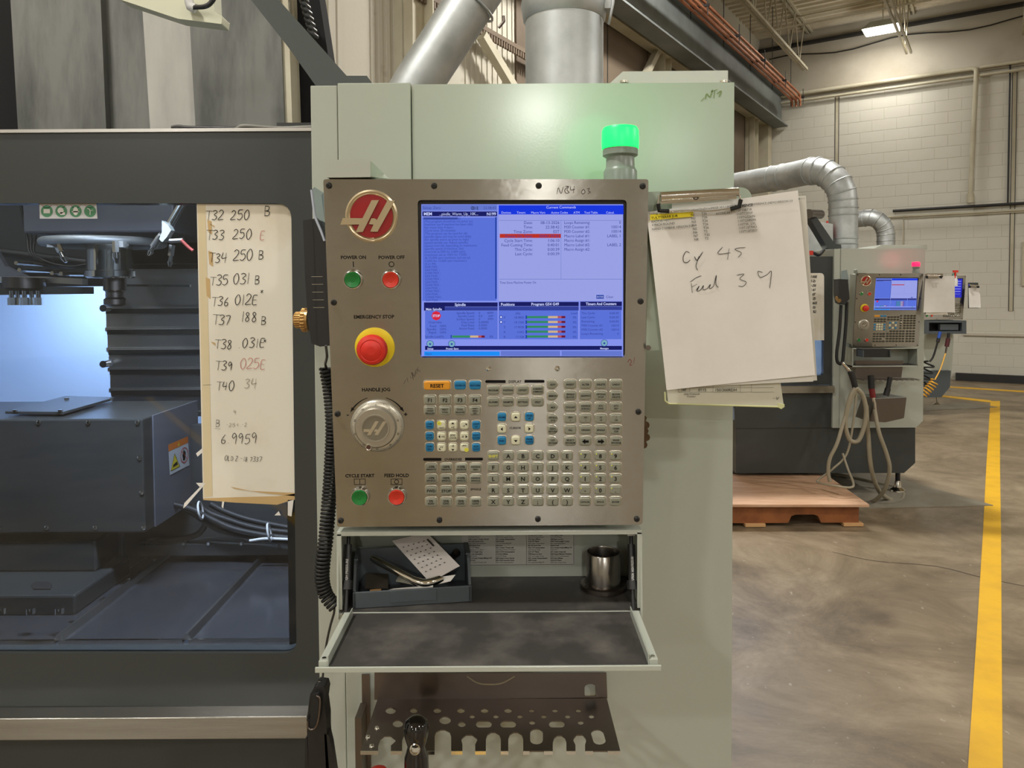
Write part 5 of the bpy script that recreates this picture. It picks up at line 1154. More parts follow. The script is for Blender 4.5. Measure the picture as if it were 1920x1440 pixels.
mb.build('grip_rib', m_keyring, jp, kind=None)
mb = MB(); p0, p1 = F_.P([(585, 412), (594, 575)]); ribbon(mb, F_, F_.P([(586, 414), (589, 480), (594, 640)]), .0003, .0006); mb.build('shell_seam', m_rubber, jp)
kc = W(575, 600, 1.16); mb = MB(); ax = V((-1, 0, 0))
mb.lathe(kc, ax, [(.0175, -.004), (.0175, .006), (.013, .008)], 24, False); mb.lathe(kc, ax, [(.012, .006), (.012, .0165), (.0108, .0185), (.004, .019)], 24, True)
for i in range(22):
    a = 2*math.pi*i/22; d = V((0, math.cos(a), math.sin(a))); mb.cyl(kc+d*.0175, kc+d*.0175+ax*.006, .0016, n=5); mb.cyl(kc+d*.012+ax*.007, kc+d*.012+ax*.0165, .0012, n=5)
mb.build('knob', m_brass, jp)
pth = cr([W(612, 690, 1.2), W(620, 740, 1.2), W(624, 800, 1.2), W(621, 880, 1.2), W(616, 950, 1.195), W(611, 1010, 1.185), W(606, 1050, 1.18), W(604, 1085, 1.18), W(611, 1115, 1.18), W(627, 1136, 1.18)], 10)
mb = MB(); mb.tube(coil(pth, .0098, 66, 10), .0027, 6); mb.build('coiled_cord', m_rubber, jp)
mb = MB(); mb.tube(cr([W(611, 648, 1.12), W(613, 668, 1.13), W(610, 682, 1.17), pth[0]]), .0022, 6); mb.tube(cr([pth[-1], W(626, 1150, 1.18), W(619, 1175, 1.19), W(611, 1215, 1.2), W(603, 1290, 1.2)]), .002, 6); mb.build('cord_tail', M('grey_black_cord', (58, 58, 56), .4), jp)
# clear sleeve above the handset
sl = thing('clear_holder', 'small clear plastic holder sticking out beside the panel above the black handset', 'holder', W(600, 400, 1.12))
F_ = FY(1.11); mb = MB(); mb.plate(F_, F_.P([(584, 356), (590, 351), (606, 361), (608, 440), (609, 450), (603, 436), (592, 420), (590, 405)]), -.06, -.058); mb.plate(F_, F_.P([(584, 356), (590, 351), (606, 361), (608, 440), (609, 450), (603, 436), (592, 420), (590, 405)]), -.002, 0); mb.build('sheet', m_clear, sl)
mb = MB(); mb.tube([W(584, 356, 1.11), W(590, 405, 1.11), W(603, 436, 1.11), W(609, 452, 1.11)], .0022, 6); mb.build('edge', M('milky_plastic', (176, 184, 200), .3), sl)

# --- clipboard with papers
YCB = 1.105
cb = thing('clipboard', 'grey-green clipboard with a wide chrome clip hung right of the control panel', 'clipboard', W(1300, 500, YCB+.01))
F = FY(YCB+.012); mb = MB(); mb.plate(F, roundpoly(F.P([(1212, 657), (1440, 652), (1408, 350), (1212, 360)]), [.004, .004, .018, .004]), -.003, 0); mb.build('board', M('sage_board', (158, 168, 152), .35), cb, bevel=.0006)
mb = MB(); p = W(1215, 652, YCB+.008); mb.cyl(p, p-V((0, .003, 0)), .004, n=12); mb.build('board_rivet', m_steeldark, cb)
def sheet(nm, label, q, Y, mat=m_paper, curl=.004, group=None, cat='paper', sag=0.0):
    """a loose sheet: a thin, slightly bent grid"""
    F_ = FY(Y); (a, b, c, d) = F_.P(q); n = 8; mb = MB(); vs = []; off = []
    for i in range(n+1):
        for j in range(n+1):
            s, t = j/n, i/n; u = (a[0]*(1-s)+b[0]*s)*(1-t)+(d[0]*(1-s)+c[0]*s)*t; v = (a[1]*(1-s)+b[1]*s)*(1-t)+(d[1]*(1-s)+c[1]*s)*t
            w_ = curl*(4*(s-.5)**2)*(1-t)+sag*math.sin(3.1*(1-t))
            off.append((u, v, w_))
    for k in (0, 1): vs += [F_(u, v, w_-k*.0004) for u, v, w_ in off]
    top = [(i*(n+1)+j, i*(n+1)+j+1, i*(n+1)+j+n+2, i*(n+1)+j+n+1) for i in range(n) for j in range(n)]
    N = (n+1)**2; fs = []
    for i in range(n):
        for j in range(n): q0 = i*(n+1)+j; fs.append((q0+N+n+1, q0+N+n+2, q0+N+1, q0+N))
    for j in range(n): fs += [(j+N, j+1+N, j+1, j), (n*(n+1)+j, n*(n+1)+j+1, n*(n+1)+j+1+N, n*(n+1)+j+N), (j*(n+1), (j+1)*(n+1), (j+1)*(n+1)+N, j*(n+1)+N), (j*(n+1)+n+N, (j+1)*(n+1)+n+N, (j+1)*(n+1)+n, j*(n+1)+n)]
    mb.add(vs, fs, False); mb.add(vs[:N], [t_[::-1] for t_ in top], True)
    return mb.build(nm, mat, cat=cat, label=label, group=group)
# lower sleeve with a printed table
lo_ = sheet('table_sheet', 'yellowish plastic-sleeved sheet with a printed table at the bottom of the clipboard stack', [(1253, 757), (1470, 763), (1432, 500), (1222, 480)], YCB+.006, M('sleeve_paper', (196, 194, 178), .25, coat=.5), .0)
F_ = FY(YCB+.0045); mb = MB()
for i, (x0, x1) in enumerate(((1272, 1292), (1293, 1336), (1337, 1387), (1388, 1408), (1409, 1450))):
    for y in (727, 735.5): ribbon(mb, F_, F_.P([(x0, y), (x1+1, y-.5)]), 0, .0005)
    ribbon(mb, F_, F_.P([(x0, 718), (x0, 735)]), 0, .0005)
u, v = F_.uv(1282, 731); text(mb, F_, '147', u, v, 0, .0055, maxw=.012); u, v = F_.uv(1316, 731); text(mb, F_, '.0115', u, v, 0, .0062); u, v = F_.uv(1361, 731); text(mb, F_, '150/300RDH', u, v, 0, .0062)
u, v = F_.uv(1297, 739); text(mb, F_, 'ADELTITANIUM', u, v, 0, .0034); u, v = F_.uv(1296, 743.5); text(mb, F_, '7/16/2021', u, v, 0, .0034); ribbon(mb, F_, F_.P([(1449, 747), (1453, 747)]), 0, .0006); ribbon(mb, F_, F_.P([(1456, 744), (1457, 749), (1461, 744)]), 0, .0006)
mb.build('printed_table', m_ink, lo_)
mb = MB(); mb.tube([W(1247, 735, YCB+.006), W(1247, 751, YCB+.006), W(1254, 757, YCB+.006), W(1464, 763, YCB+.006)], .0014, 6); mb.prism([W(1459, 757, YCB+.004), W(1471, 758, YCB+.004), W(1471, 763, YCB+.004), W(1465, 767, YCB+.004), W(1459, 764, YCB+.004)], (0, .002, 0)); mb.build('sleeve_edge', M('yellow_green_edge', (196, 198, 150), .4), lo_)
sheet('paper_sheet', 'white sheet just showing behind the top sheet of the clipboard along its right edge', [(1262, 725), (1531, 713), (1511, 367), (1300, 376)], YCB+.003, M('paper_back', (206, 204, 194), .75), .002)
sheet('paper_sheet', 'lowest white sheet of the clipboard showing a corner past the handwritten sheet', [(1255, 727), (1524, 715), (1500, 372), (1260, 382)], YCB+.0015, M('paper_mid', (214, 212, 204), .75), .002)
ts = sheet('paper_sheet', 'front white sheet on the clipboard with large handwriting and a yellow highlighted line', [(1249, 731), (1527, 703), (1496, 357), (1212, 398)], YCB-.001, m_paper, .003, sag=.003)
F_ = FY(YCB-.0052); rot = .085
mb = MB(); mb.flat(F_, F_.P([(1219, 413), (1300, 406), (1300, 397), (1219, 402)][::1]), 0); mb.build('highlighted_line', M('highlighter_yellow', (226, 208, 40), .7), ts)
mb = MB()
def pt(t_, x, y, size, al='l', mw=None, st='r'): u, v = F_.uv(x, y); text(mb, F_, t_, u, v, .0004, size, al, st, rot=rot, maxw=mw)
pt('Tooling  08-11  10:24 AM  \\Users\\machine\\OneDrive\\PAGE 10.1.1.0\\GIBBS\\TITANIUM\\REFERENCE (NEW)\\VERSION 2.0', 1216, 401, .0044, mw=.212)
pt('B11.1', 1497, 373, .004); pt('TULTTRRRR JUR', 1221, 409, .0054, mw=.05); pt('RADIUS? NC', 1221, 416, .0048, mw=.034); pt('4 INCH ROUND', 1222, 422, .0048, mw=.036); pt('NANO COMBINE VERSION 0.01', 1222, 430, .0046, mw=.062)
for i in range(8): pt('N%d' % (i+1), 1295+i*.9, 403+i*6.6, .005); pt(('T36', 'T26', 'T26', 'T26', 'T26', 'T2', 'T32', 'T2')[i], 1315+i*.9, 401+i*6.6, .005); 
for i in range(7): pt(('10FT08718', '110TC070F', '110TGS26IN', '110TG58S0N', '110TSK_LVL', '110T12F7HO', '110T12F35O', )[i], 1380+i*.9, 395+i*6.6, .005, mw=.027)
pt('REFERENCE', 1378, 387, .0056, st='b', mw=.026); pt('ACCDE.ART', 1342, 401, .0046, mw=.024)
mb.build('printed_text', m_ink, ts)
mb = MB()
for st, th in (([(1293, 474), (1286, 472), (1281, 482), (1282, 491), (1289, 492), (1294, 487)], .0011), ([(1302, 481), (1307, 488), (1318, 472)], .0013), ([(1311, 480), (1305, 498), (1308, 507)], .0011),
               ([(1355, 463), (1346, 476), (1370, 474)], .001), ([(1367, 466), (1364, 487)], .0012), ([(1398, 464), (1385, 465), (1378, 468), (1390, 474), (1384, 483)], .0009),
               ([(1315, 517), (1305, 521), (1294, 529)], .001), ([(1296, 531), (1298, 549)], .0012), ([(1297, 538), (1307, 533)], .001), ([(1305, 545), (1311, 536), (1307, 546), (1314, 543), (1319, 535), (1318, 543), (1326, 541), (1332, 533), (1330, 541), (1338, 536), (1343, 516), (1342, 533), (1347, 539)], .001),
               ([(1381, 516), (1395, 514), (1387, 523), (1399, 529), (1393, 537), (1384, 536)], .0009), ([(1430, 511), (1421, 509), (1425, 520), (1438, 515), (1446, 508), (1445, 525), (1443, 541)], .0009)):
    ribbon(mb, F_, F_.P(st), .0004, th)
mb.build('large_handwriting', m_pencil, ts)
# clip
yc = YCB-.012
mb = MB(); A0, A1 = W(1237, 364, yc), W(1384, 357, yc); B0, B1 = W(1240, 382, yc), W(1382, 372, yc)
mb.cyl(W(1238, 368, yc), W(1384, 360, yc), .0062, n=20); clp = mb.build('clip_bar', m_chrome, cb)
mb = MB(); mb.hexa([A0, A1, B1+V((0, .004, 0)), B0+V((0, .004, 0))], [p+V((0, .002, 0)) for p in (A0, A1, B1+V((0, .004, 0)), B0+V((0, .004, 0)))]); mb.cyl(W(1240, 376, yc-.001), W(1380, 367, yc-.001), .0022, n=10); mb.build('clip_plate', m_chrome, cb)
mb = MB(); mb.lathe(W(1304, 369, yc-.002), (0, -1, 0), [(.005, 0), (.005, .002), (.003, .0025), (.0028, .001)], 16); mb.bar(W(1295, 370, yc-.001), W(1316, 369, yc-.001), .002, .004); mb.build('clip_catch', m_steeldark, clp)
for (pts) in ([(1236, 366), (1234, 382), (1236, 395), (1254, 396)], [(1384, 360), (1389, 374), (1386, 388), (1370, 392)]):
    mb = MB(); P_ = [W(x, y, yc-.001+.0015*i) for i, (x, y) in enumerate(pts)]; mb.tube(P_[:2], .0016, 8); mb.build('clip_wire', m_chrome, cb)
    mb = MB(); mb.tube(P_[1:], .0032, 10); mb.build('rubber_tip', m_rubber, cb)
mb = MB(); mb.tube(cr([W(1255, 397, yc+.003), W(1285, 395, yc+.003), W(1330, 396, yc+.003), W(1370, 391, yc+.003)]), .0012, 6); mb.build('clip_wire', m_chrome, cb)

# --- things in the storage compartment
zs = ZS+.0005
bn = thing('parts_bin', 'dark grey plastic bin full of odds and ends on the black shelf', 'bin', (W(772, 1100, 1.2).x, 1.23, zs))
p_ = [WZ(662, 1142, zs), WZ(884, 1128, zs)]; d_ = (p_[1]-p_[0]); ex = d_.normalized(); ey = V((-ex.y, ex.x, 0)); Lw = d_.length; Dp = .088
Fb = Fr(p_[0], ex, V((0, 0, 1)))                      # u along the front, v up, w towards the viewer
def bb(u0, u1, w0, w1, v0, v1, mb): q = [Fb(u0, v0, -w0), Fb(u1, v0, -w0), Fb(u1, v0, -w1), Fb(u0, v0, -w1)]; mb.hexa(q, [p+V((0, 0, v1-v0)) for p in q])
H1, H2 = .026, .066
mb = MB(); bb(.001, Lw-.001, .001, Dp, 0, .003, mb); mb.build('bin_base', m_bin, bn)
mb = MB(); bb(0, Lw, 0, .0035, 0, H1, mb); mb.build('front_wall', m_bin, bn, bevel=.001)
mb = MB(); mb.plate(Fb, [(Lw*.31, .007), (Lw*.70, .007), (Lw*.70, H1-.002), (Lw*.31, H1-.002)], 0, .0012); mb.build('label_holder', m_bin, bn, bevel=.0004)
for u0 in (0, Lw-.004):
    Fs = Fr(Fb(u0, 0, 0), ey, V((0, 0, 1))); mb = MB(); mb.plate(Fs, [(0, 0), (Dp, 0), (Dp, H2), (Dp*.45, H2), (Dp*.35, H2-.006), (.004, H1), (0, H1)], -.0, .004); mb.build('side_wall', m_bin, bn, bevel=.0008)
    mb = MB(); bb(u0-.002 if u0 else u0, u0+.006, Dp*.4, Dp, H2-.002, H2+.001, mb); mb.build('rim', m_bin, bn)
mb = MB(); bb(0, Lw, Dp-.003, Dp, 0, H2, mb); mb.build('back_wall', m_bin, bn)
def inb(u, w_, h): return Fb(u, h, -w_)
mb = MB(); mb.tube([inb(.026, .07, .055), inb(.032, .066, .053), inb(.10, .02, .030)], [.0045, .006, .0062], 14); mb.tube(cr([inb(.094, .024, .0315), inb(.108, .016, .029), inb(.122, .014, .030), inb(.14, .022, .032)], 6), .0068, 14)
wr_ = mb.build('bent_tube', m_chrome, cat='tube', label='bent chrome tube lying across the grey bin')
mb = MB(); mb.box(-.009, .009, -.0085, .0085, 0, .013); o = mb.build('wood_block', m_woodlt, cat='block', label='small pale wooden block in the left front of the grey bin', bevel=.0008); o.matrix_world = Matrix.Translation(inb(.034, .018, .0065)) @ Matrix.Rotation(.15, 4, 'Z')
mb = MB(); mb.tube(cr([inb(.168, .06, .06), inb(.162, .066, .053), inb(.15, .07, .04)], 5), [.0068]*4+[.0055]*7, 12); mb.build('valve_stem', m_steeldark, cat='fitting', label='dull metal fitting poking up at the back right of the grey bin')
Fq = FY(1.19)
def slab(nm, q, Ys, th, mat, **k):
    P_ = [W(x, y, Y) for (x, y), Y in zip(q, Ys)]; mb = MB(); n_ = (P_[1]-P_[0]).cross(P_[3]-P_[0]).normalized()*th; mb.hexa(P_, [p+n_ for p in P_]); return mb.build(nm, mat, **k), P_
cd_, P_ = slab('printed_card', [(735, 1014), (800, 998), (862, 1061), (806, 1092)], (1.245, 1.25, 1.2, 1.19), .0012, M('card_white', (206, 200, 196), .5), cat='card', label='white card printed with rows of small marks leaning in the grey bin')
def cq(s, t): return P_[0]*(1-s)*(1-t)+P_[1]*s*(1-t)+P_[2]*s*t+P_[3]*(1-s)*t
FC_ = Fr(P_[0], (P_[1]-P_[0]), (P_[3]-P_[0])); nn = (P_[1]-P_[0]).cross(P_[3]-P_[0]).normalized(); nn = nn if nn.y < 0 else -nn
mb = MB()
for i in range(7):
    for j in range(5):
        c = cq(.13+j*.15, .2+i*.1)+nn*.0016; e1 = (cq(.16, .5)-cq(.1, .5)).normalized()*.0013; e2 = (cq(.5, .53)-cq(.5, .47)).normalized()*.0008; mb.quad(c-e1-e2, c+e1-e2, c+e1+e2, c-e1+e2)
c = cq(.85, .28)+nn*.0016; e1 = (cq(.16, .5)-cq(.1, .5)).normalized()*.0016; e2 = (cq(.5, .53)-cq(.5, .47)).normalized()*.009; mb.quad(c-e1-e2, c+e1-e2, c+e1+e2, c-e1+e2)
mb.build('printed_mark', m_pencil, cd_, kind='stuff')
slab('paper_scrap', [(714, 1111), (812, 1106), (812, 1098), (738, 1104)], (1.182, 1.182, 1.184, 1.186), .0012, m_label, cat='paper', label='folded white paper strip at the front edge of the grey bin')
slab('paper_scrap', [(812, 1098), (845, 1090), (854, 1078), (826, 1082)], (1.19, 1.195, 1.2, 1.2), .001, m_paper, cat='paper', label='creased cream paper beneath the printed card in the grey bin')
slab('plastic_bag', [(742, 1090), (800, 1102), (790, 1085), (748, 1080)], (1.19, 1.19, 1.21, 1.21), .002, M('dull_plastic', (132, 132, 120), .4), cat='bag', label='dull plastic bag under the bent tube in the grey bin')
slab('rag', [(684, 1104), (728, 1104), (728, 1080), (686, 1078)], (1.2, 1.2, 1.24, 1.24), .004, M('dark_rag', (58, 52, 42), .9), cat='cloth', label='dark brown scrap behind the wooden block in the grey bin')
# polished ring gauge
g0 = WZ(1132, 1104, zs); g0 = V((g0.x, 1.238, zs)); kx = 1.238/1400
gt = thing('steel_ring', 'polished hollow steel cylinder with a dark flange on the black shelf', 'machine part', g0)
mb = MB(); mb.lathe(g0, (0, 0, 1), [(.0385, 0), (.0385, .007), (.037, .008), (.029, .008)], 40, True)
for a in (-1.2, -1.75, .3, -.5): pass
mb.build('flange', m_steeldark, gt)
mb = MB(); mb.lathe(g0, (0, 0, 1), [(.0290, .007), (.0290, .060), (.0282, .061), (.0268, .061), (.0262, .059), (.0262, .012)], 40, True); mb.build('cylinder_wall', M('turned_steel_shaded', (150, 146, 140), .24, 1.0), gt)  # steel colour darkened for the shade inside the compartment
for a in (-1.1, -1.9, -2.7): p = g0+V((.0345*math.cos(a), .0345*math.sin(a), .008)); mb = MB(); mb.cyl(p, p+V((0, 0, .0006)), .002, n=10); mb.build('flange_hole', m_rubber, gt)

# --- perforated tool rack below
ZR = Zz(1312, 1.288, 930)-.0
rk = thing('tool_rack', 'bent stainless tool rack with round holes and slots under the drop-front shelf', 'tool rack', (W(900, 1350, 1.2).x, 1.25, ZR))
Fz = Fr((0, 0, ZR), (1, 0, 0), (0, 1, 0))
def Pz(pts): return [(lambda p: (p.x, p.y))(WZ(x, y, ZR)) for x, y in pts]
edge = 1410
def notch(xa, xb, ya, kh=None):                        # open notch, listed right to left along the front edge
    L_ = []
    if kh: xm0, xm1, yk = kh; L_ = [(xb, edge), (xb, yk+8), (xm1, yk), (xm1-1, ya+6), ((xm0+xm1)/2+6, ya), ((xm0+xm1)/2-6, ya), (xm0+1, ya+6), (xm0, yk), (xa, yk+8), (xa, edge)]
    else: L_ = [(xb, edge), (xb, ya+12), (xb-3, ya+4), ((xa+xb)/2+4, ya), ((xa+xb)/2-4, ya), (xa+3, ya+4), (xa, ya+12), (xa, edge)]
    return L_
outer_px = [(708, 1312), (676, edge)]
nots = [notch(709, 733, 1382, (712, 742, 1392)), notch(754, 794, 1378), notch(815, 846, 1370), notch(867, 891, 1380, (865, 895, 1390)), notch(911, 939, 1375), notch(953, 981, 1375), notch(1036.5, 1062, 1381), notch(1079, 1097, 1380, (1075, 1099, 1391))]
for n_ in nots: outer_px += n_[::-1]
outer_px += [(1163, edge), (1138, 1312)]
holes = []
def cpx(x, y, rx, ry): return [(x+rx*math.cos(2*math.pi*i/16), y+ry*math.sin(2*math.pi*i/16)) for i in range(16)]
def slotpx(x, y, wx, hy): return [(x+sx*(wx/2-hy/2)+hy/2*math.cos(a), y+hy/2*math.sin(a)) for sx, rng in ((1, (-90, 90)), (-1, (90, 270))) for a in [R(rng[0]+(rng[1]-rng[0])*i/6) for i in range(7)]]
def vslot(x, y, wx, hy, sk=0): return [(x+(sk if sy > 0 else -sk)+wx/2*math.cos(a), y+sy*(hy/2-wx*.32)+wx*.32*math.sin(a)) for sy, rng in ((1, (0, 180)), (-1, (180, 360))) for a in [R(rng[0]+(rng[1]-rng[0])*i/6) for i in range(7)]]
for x, r in ((732.5, 10), (776, 7.5), (820, 7.5), (864, 7.5), (908.7, 7.3), (952.6, 7.3), (996.8, 5.3), (1040.7, 5.3), (1084.8, 5.3)): holes.append(cpx(x, 1334.5, r, r*.62))
for x in (885.5, 930, 975, 1019.7, 1064.5, 1109): holes.append(cpx(x, 1345.5, 5.2, 3.6))
for x in (907.3, 952.8, 1043.9): holes.append(slotpx(x, 1360, 30, 12.5))
for x, y, r in ((998, 1357, 5.7), (1088.8, 1357, 5.7), (834.6, 1352.5, 11), (866, 1360, 7.5), (746, 1359, 10), (791, 1352, 10)): holes.append(cpx(x, y, r, r*.68))
holes.append(vslot(1006, 1383, 24, 30)); holes.append(vslot(1122, 1384, 24, 29, 2))
mb = MB(); mb.plate(Fz, Pz(outer_px), 0, .002, [Pz(h) for h in holes]); mb.build('rack_shelf', m_steeldark, rk)
FRk = FY(1.288); mb = MB(); sl_ = FRk.P(vslot(1107, 1300, 22, 34)); sl_ = [p for p in sl_]
zlow = ZR+.001; mb.plate(FRk, [FRk.uv(702, 1312)[:1]+(zlow,), (FRk.uv(1139, 1312)[0], zlow), FRk.uv(1137, 1262), FRk.uv(702, 1262)], -.002, 0, [[(u, max(v, zlow+.004)) for u, v in FRk.P(vslot(1107, 1296, 22, 27))]])
mb.build('rack_back', m_steeldark, rk)
mb = MB(); 
for a_, b_ in ((676, 709), (733, 754), (794, 815), (846, 867), (891, 911), (939, 953), (981, 993), (1020, 1036.5), (1062, 1079), (1097, 1112), (1139, 1163)):
    p, q = WZ(a_, edge, ZR), WZ(b_, edge, ZR); mb = MB(); mb.box(p.x, q.x, p.y-.0015, p.y, ZR-.0035, ZR+.002); mb.build('front_lip', m_chrome, rk)
for (x, y) in ((707, 1365), (690, 1382), (697, 1399)): mb = MB(); p = WZ(x, y, ZR+.002); mb.lathe(p, (0, 0, 1), [(.0045, 0), (.0035, .002), (.001, .0028)], 12, True); mb.build('rivet', m_chrome, rk)
mb = MB(); x_ = X(680, 1.28, 1350); mb.box(x_-.005, x_+.006, 1.24, 1.288, .45, ZR-.004); mb.box(x_-.002, x_+.012, 1.286, 1.2885, .45, Zz(1262, 1.288)); mb.build('rack_side_bar', m_steeldark, rk)
# ball-ended black handle standing in the rack
q0 = WZ(780, 1395, ZR+.012); bx = thing('ratchet_handle', 'glossy black ball-headed handle with a chrome hex socket stuck through the tool rack', 'tool', q0)
cc = WZ(780, 1374, ZR+.02); yb = .99
cc = W(780, 1374, 1.01); mb = MB(); mb.lathe(cc+V((0, .002, -.2)), V((0, .0, 1)), [(.017, 0), (.0175, .14), (.0165, .165), (.012, .18), (.0165, .196), (.0172, .206), (.0145, .2155), (.008, .2205), (.002, .222)], 28, True); gm = M('glossy_black', (12, 12, 15), .12, coat=.5); mb.build('grip', gm, bx)
p = W(781, 1402, 1.01); mb = MB(); mb.lathe(p+V((0, -.006, .004)), V((0, -1, .35)), [(.0068, 0), (.0072, .011), (.0058, .012), (.005, .006)], 20, True); mb.build('hex_socket', m_chrome, bx)
# red tip at the bottom edge
p = W(709, 1452, 1.02); mb = MB(); mb.lathe(p+V((0, 0, -.08)), (0, 0, 1), [(.012, 0), (.0155, .06), (.0155, .078), (.012, .086), (.004, .089)], 20, True); mb.build('screwdriver', m_estop, cat='tool', label='red handle just poking in at the bottom edge left of the black ball handle')
# black blow gun at the bottom left
ag = thing('air_gun', 'black air blow gun hanging at the left below the drop-front shelf', 'air gun', W(598, 1380, 1.0))
yz_loft([(584, 1299), (592, 1287), (608, 1289), (611, 1300), (608, 1320), (612, 1350), (612, 1375), (618, 1460), (578, 1460), (576, 1380), (575, 1350), (582, 1300)], .985, 1.01, m_black, 'gun_body', ag, .003)
yz_loft([(576, 1346), (581, 1350), (586, 1304), (597, 1301), (600, 1308), (597, 1352), (588, 1368), (577, 1369)], .978, .986, m_rubber, 'guard', ag, .001)
mb = MB(); mb.tube(cr([W(577, 1352, .977), W(578, 1365, .977), W(588, 1367, .977), W(596, 1352, .977), W(600, 1312, .977), W(593, 1304, .977)]), .0015, 6); mb.build('guard_edge', m_steeldark, ag)
yz_loft([(608, 1376), (616, 1378), (621, 1400), (630, 1460), (612, 1460)], .985, 1.0, m_black, 'trigger', ag, .002)
yz_loft([(572, 1385), (577, 1382), (578, 1460), (571, 1460)], .985, 1.0, m_black, 'side_clip', ag, .001)
mb = MB(); mb.cyl(W(600, 1276, 1.0), W(599, 1300, .998), .0028, n=8); mb.build('hook', m_chrome, ag)
cable('cable', [W(876, 1268, 1.1), W(895, 1280, 1.09), (W(915, 1283, 1.085)), W(940, 1281, 1.09), W(965, 1268, 1.1)], .0012, m_hose, 'thin beige cable loop hanging under the front edge of the drop-front shelf')

# ================================================================= DUCTS
def duct(label, px, r, ringsat=None, mat=m_galv, n=28, smooth=True):
    P_ = [W(x, y, Y) for x, y, Y in px]; t = thing('exhaust_duct', label, 'duct', P_[0]); mb = MB(); mb.tube(P_, r, n); mb.build('pipe', mat, t)
    for i in (ringsat if ringsat is not None else range(1, len(P_)-1)):
        d = (P_[min(i+1, len(P_)-1)]-P_[max(i-1, 0)]).normalized(); mb = MB(); mb.torus(P_[i], d, r*1.01, .006, n, 6); mb.build('joint_ring', mat, t)
    return t, P_
YV = 2.1; zc_ = Zz(157, YV); pv = W(1058, 100, YV); r = 72*YV/1400
t = thing('exhaust_duct', 'upright galvanised duct rising behind the control cabinet', 'duct', pv)
mb = MB(); mb.cyl((pv.x, YV, 1.9), (pv.x, YV, 4.6), r, n=40); mb.build('pipe', m_galv, t)
mb = MB(); z_ = Zz(12, YV); mb.lathe((pv.x, YV, z_), (0, 0, 1), [(r+.001, -.045), (r+.006, -.04), (r+.010, -.012), (r+.012, 0), (r+.010, .012), (r+.004, .016)], 40, True); cl_ = mb.build('clamp_collar', m_galv, t)
mb = MB(); q = V((pv.x+r+.01, YV-.03, z_-.005)); mb.obox(q, (.012, 0, 0), (0, .02, 0), (0, 0, .02)); mb.tube(cr([q+V((0, 0, .05)), q+V((.012, -.02, .01)), q+V((.004, -.02, -.04)), q+V((0, -.01, -.06))]), .004, 6); mb.build('clamp_latch', m_galv, cl_)
mb = MB(); mb.tube([(pv.x+r+.02, YV+.35, 1.8), (pv.x+r+.02, YV+.35, 4.6)], .022, 8); mb.build('riser_pipe', M('rusty_riser', (86, 70, 58), .8), cat='pipe', label='rusty brown riser pipe just right of the upright duct')
duct('slanting galvanised duct behind the left of the control cabinet', [(745, 222, 2.9), (783, 157, 2.9), (896, -16, 2.9), (960, -114, 2.9)], .093, [], n=40)
dv = (W(896, 0, 2.9)-W(783, 157, 2.9)).normalized(); sd_ = bpy.data.objects['exhaust_duct.001']
mb = MB(); mb.torus(W(886, 8, 2.9)+V((0, 0, .0)), dv, .094, .005, 36, 6); mb.build('joint_ring', m_galv, sd_)
q = W(941, 48, 2.85); mb = MB(); mb.tube([W(935, 52, 2.84), W(945, 40, 2.84), W(944, 30, 2.84)], .006, 6); mb.build('clamp_latch', m_steeldark, sd_)
duct('galvanised duct bending down onto the middle machine', [(1330, 356, 7.5), (1395, 344, 7.1), (1450, 335, 6.8), (1470, 331.5, 6.7), (1516, 322, 6.45), (1522, 321, 6.4), (1532, 320.5, 6.35), (1548, 325, 6.3), (1562, 334, 6.25), (1572, 346, 6.2), (1578, 360, 6.2), (1580.5, 376, 6.2), (1581, 391, 6.2), (1581, 404, 6.2), (1581, 448, 6.2), (1581, 458, 6.2), (1581, 490, 6.2)], .113, [2, 3, 5, 6, 7, 8, 9, 10, 11, 12, 13, 14, 15])
duct('galvanised duct bending down onto the farthest machine', [(1560, 414, 10.2), (1606, 411, 10.0), (1622, 409, 9.9), (1634, 408, 9.85), (1645, 412, 9.8), (1654, 420, 9.8), (1659, 430, 9.8), (1661, 440, 9.8), (1661, 452, 9.8), (1661, 480, 9.8)], .11, [1, 2, 3, 4, 5, 6, 7, 8])
# ================================================================= MIDDLE MACHINE
Y2 = 5.55
m2 = thing('milling_machine', 'second charcoal and white milling machine standing beyond the clipboard', 'machine', (2.4, Y2+.5, 0))
c0x, c1x = X(1563, Y2, 600), X(1733, Y2, 600); z2t = Zz(466, Y2, 1650); z2b = Zz(802, Y2, 1640)
cabinet(m2, c0x, c1x, Y2, z2t, z2b, .9, X(1576, Y2, 480), X(1577, Y2, 480)+.002)
mb = MB(); a, b = X(1632, Y2+.1, 466), X(1733, Y2+.1, 466); mb.plate(FY(Y2+.06), [(a, z2t-.005), (b, z2t-.005), (b, z2t+.03), (a+.06, z2t+.03)], -.5, 0); mb.build('roof_box', m_white, m2)
mb = MB(); F = FY(Y2+.03); q = F.P([(1380, 887), (1695, 887), (1716, 868), (1716, 790), (1380, 790)]); mb.plate(F, q, -1.2, 0); mb.build('machine_base', m_dark, m2)
xd = c0x-.002
mb = MB(); F = FY(Y2+.02); wl_ = roundpoly(F.P([(1380, 704), (1544, 704), (1545, 512), (1380, 512)]), .02, 4)
mb.plate(F, [(X(1380, Y2+.02), Zz(722, Y2+.02, 1500)), (xd, Zz(722, Y2+.02, 1500)), (xd, Zz(481, Y2+.02, 1500)), (X(1380, Y2+.02), Zz(481, Y2+.02, 1500))], -.04, 0, [wl_]); dr2 = mb.build('door', m_dark, m2)
mb = MB(); mb.plate(F, wl_, -.03, -.024); mb.build('window_pane', m_pane, dr2)
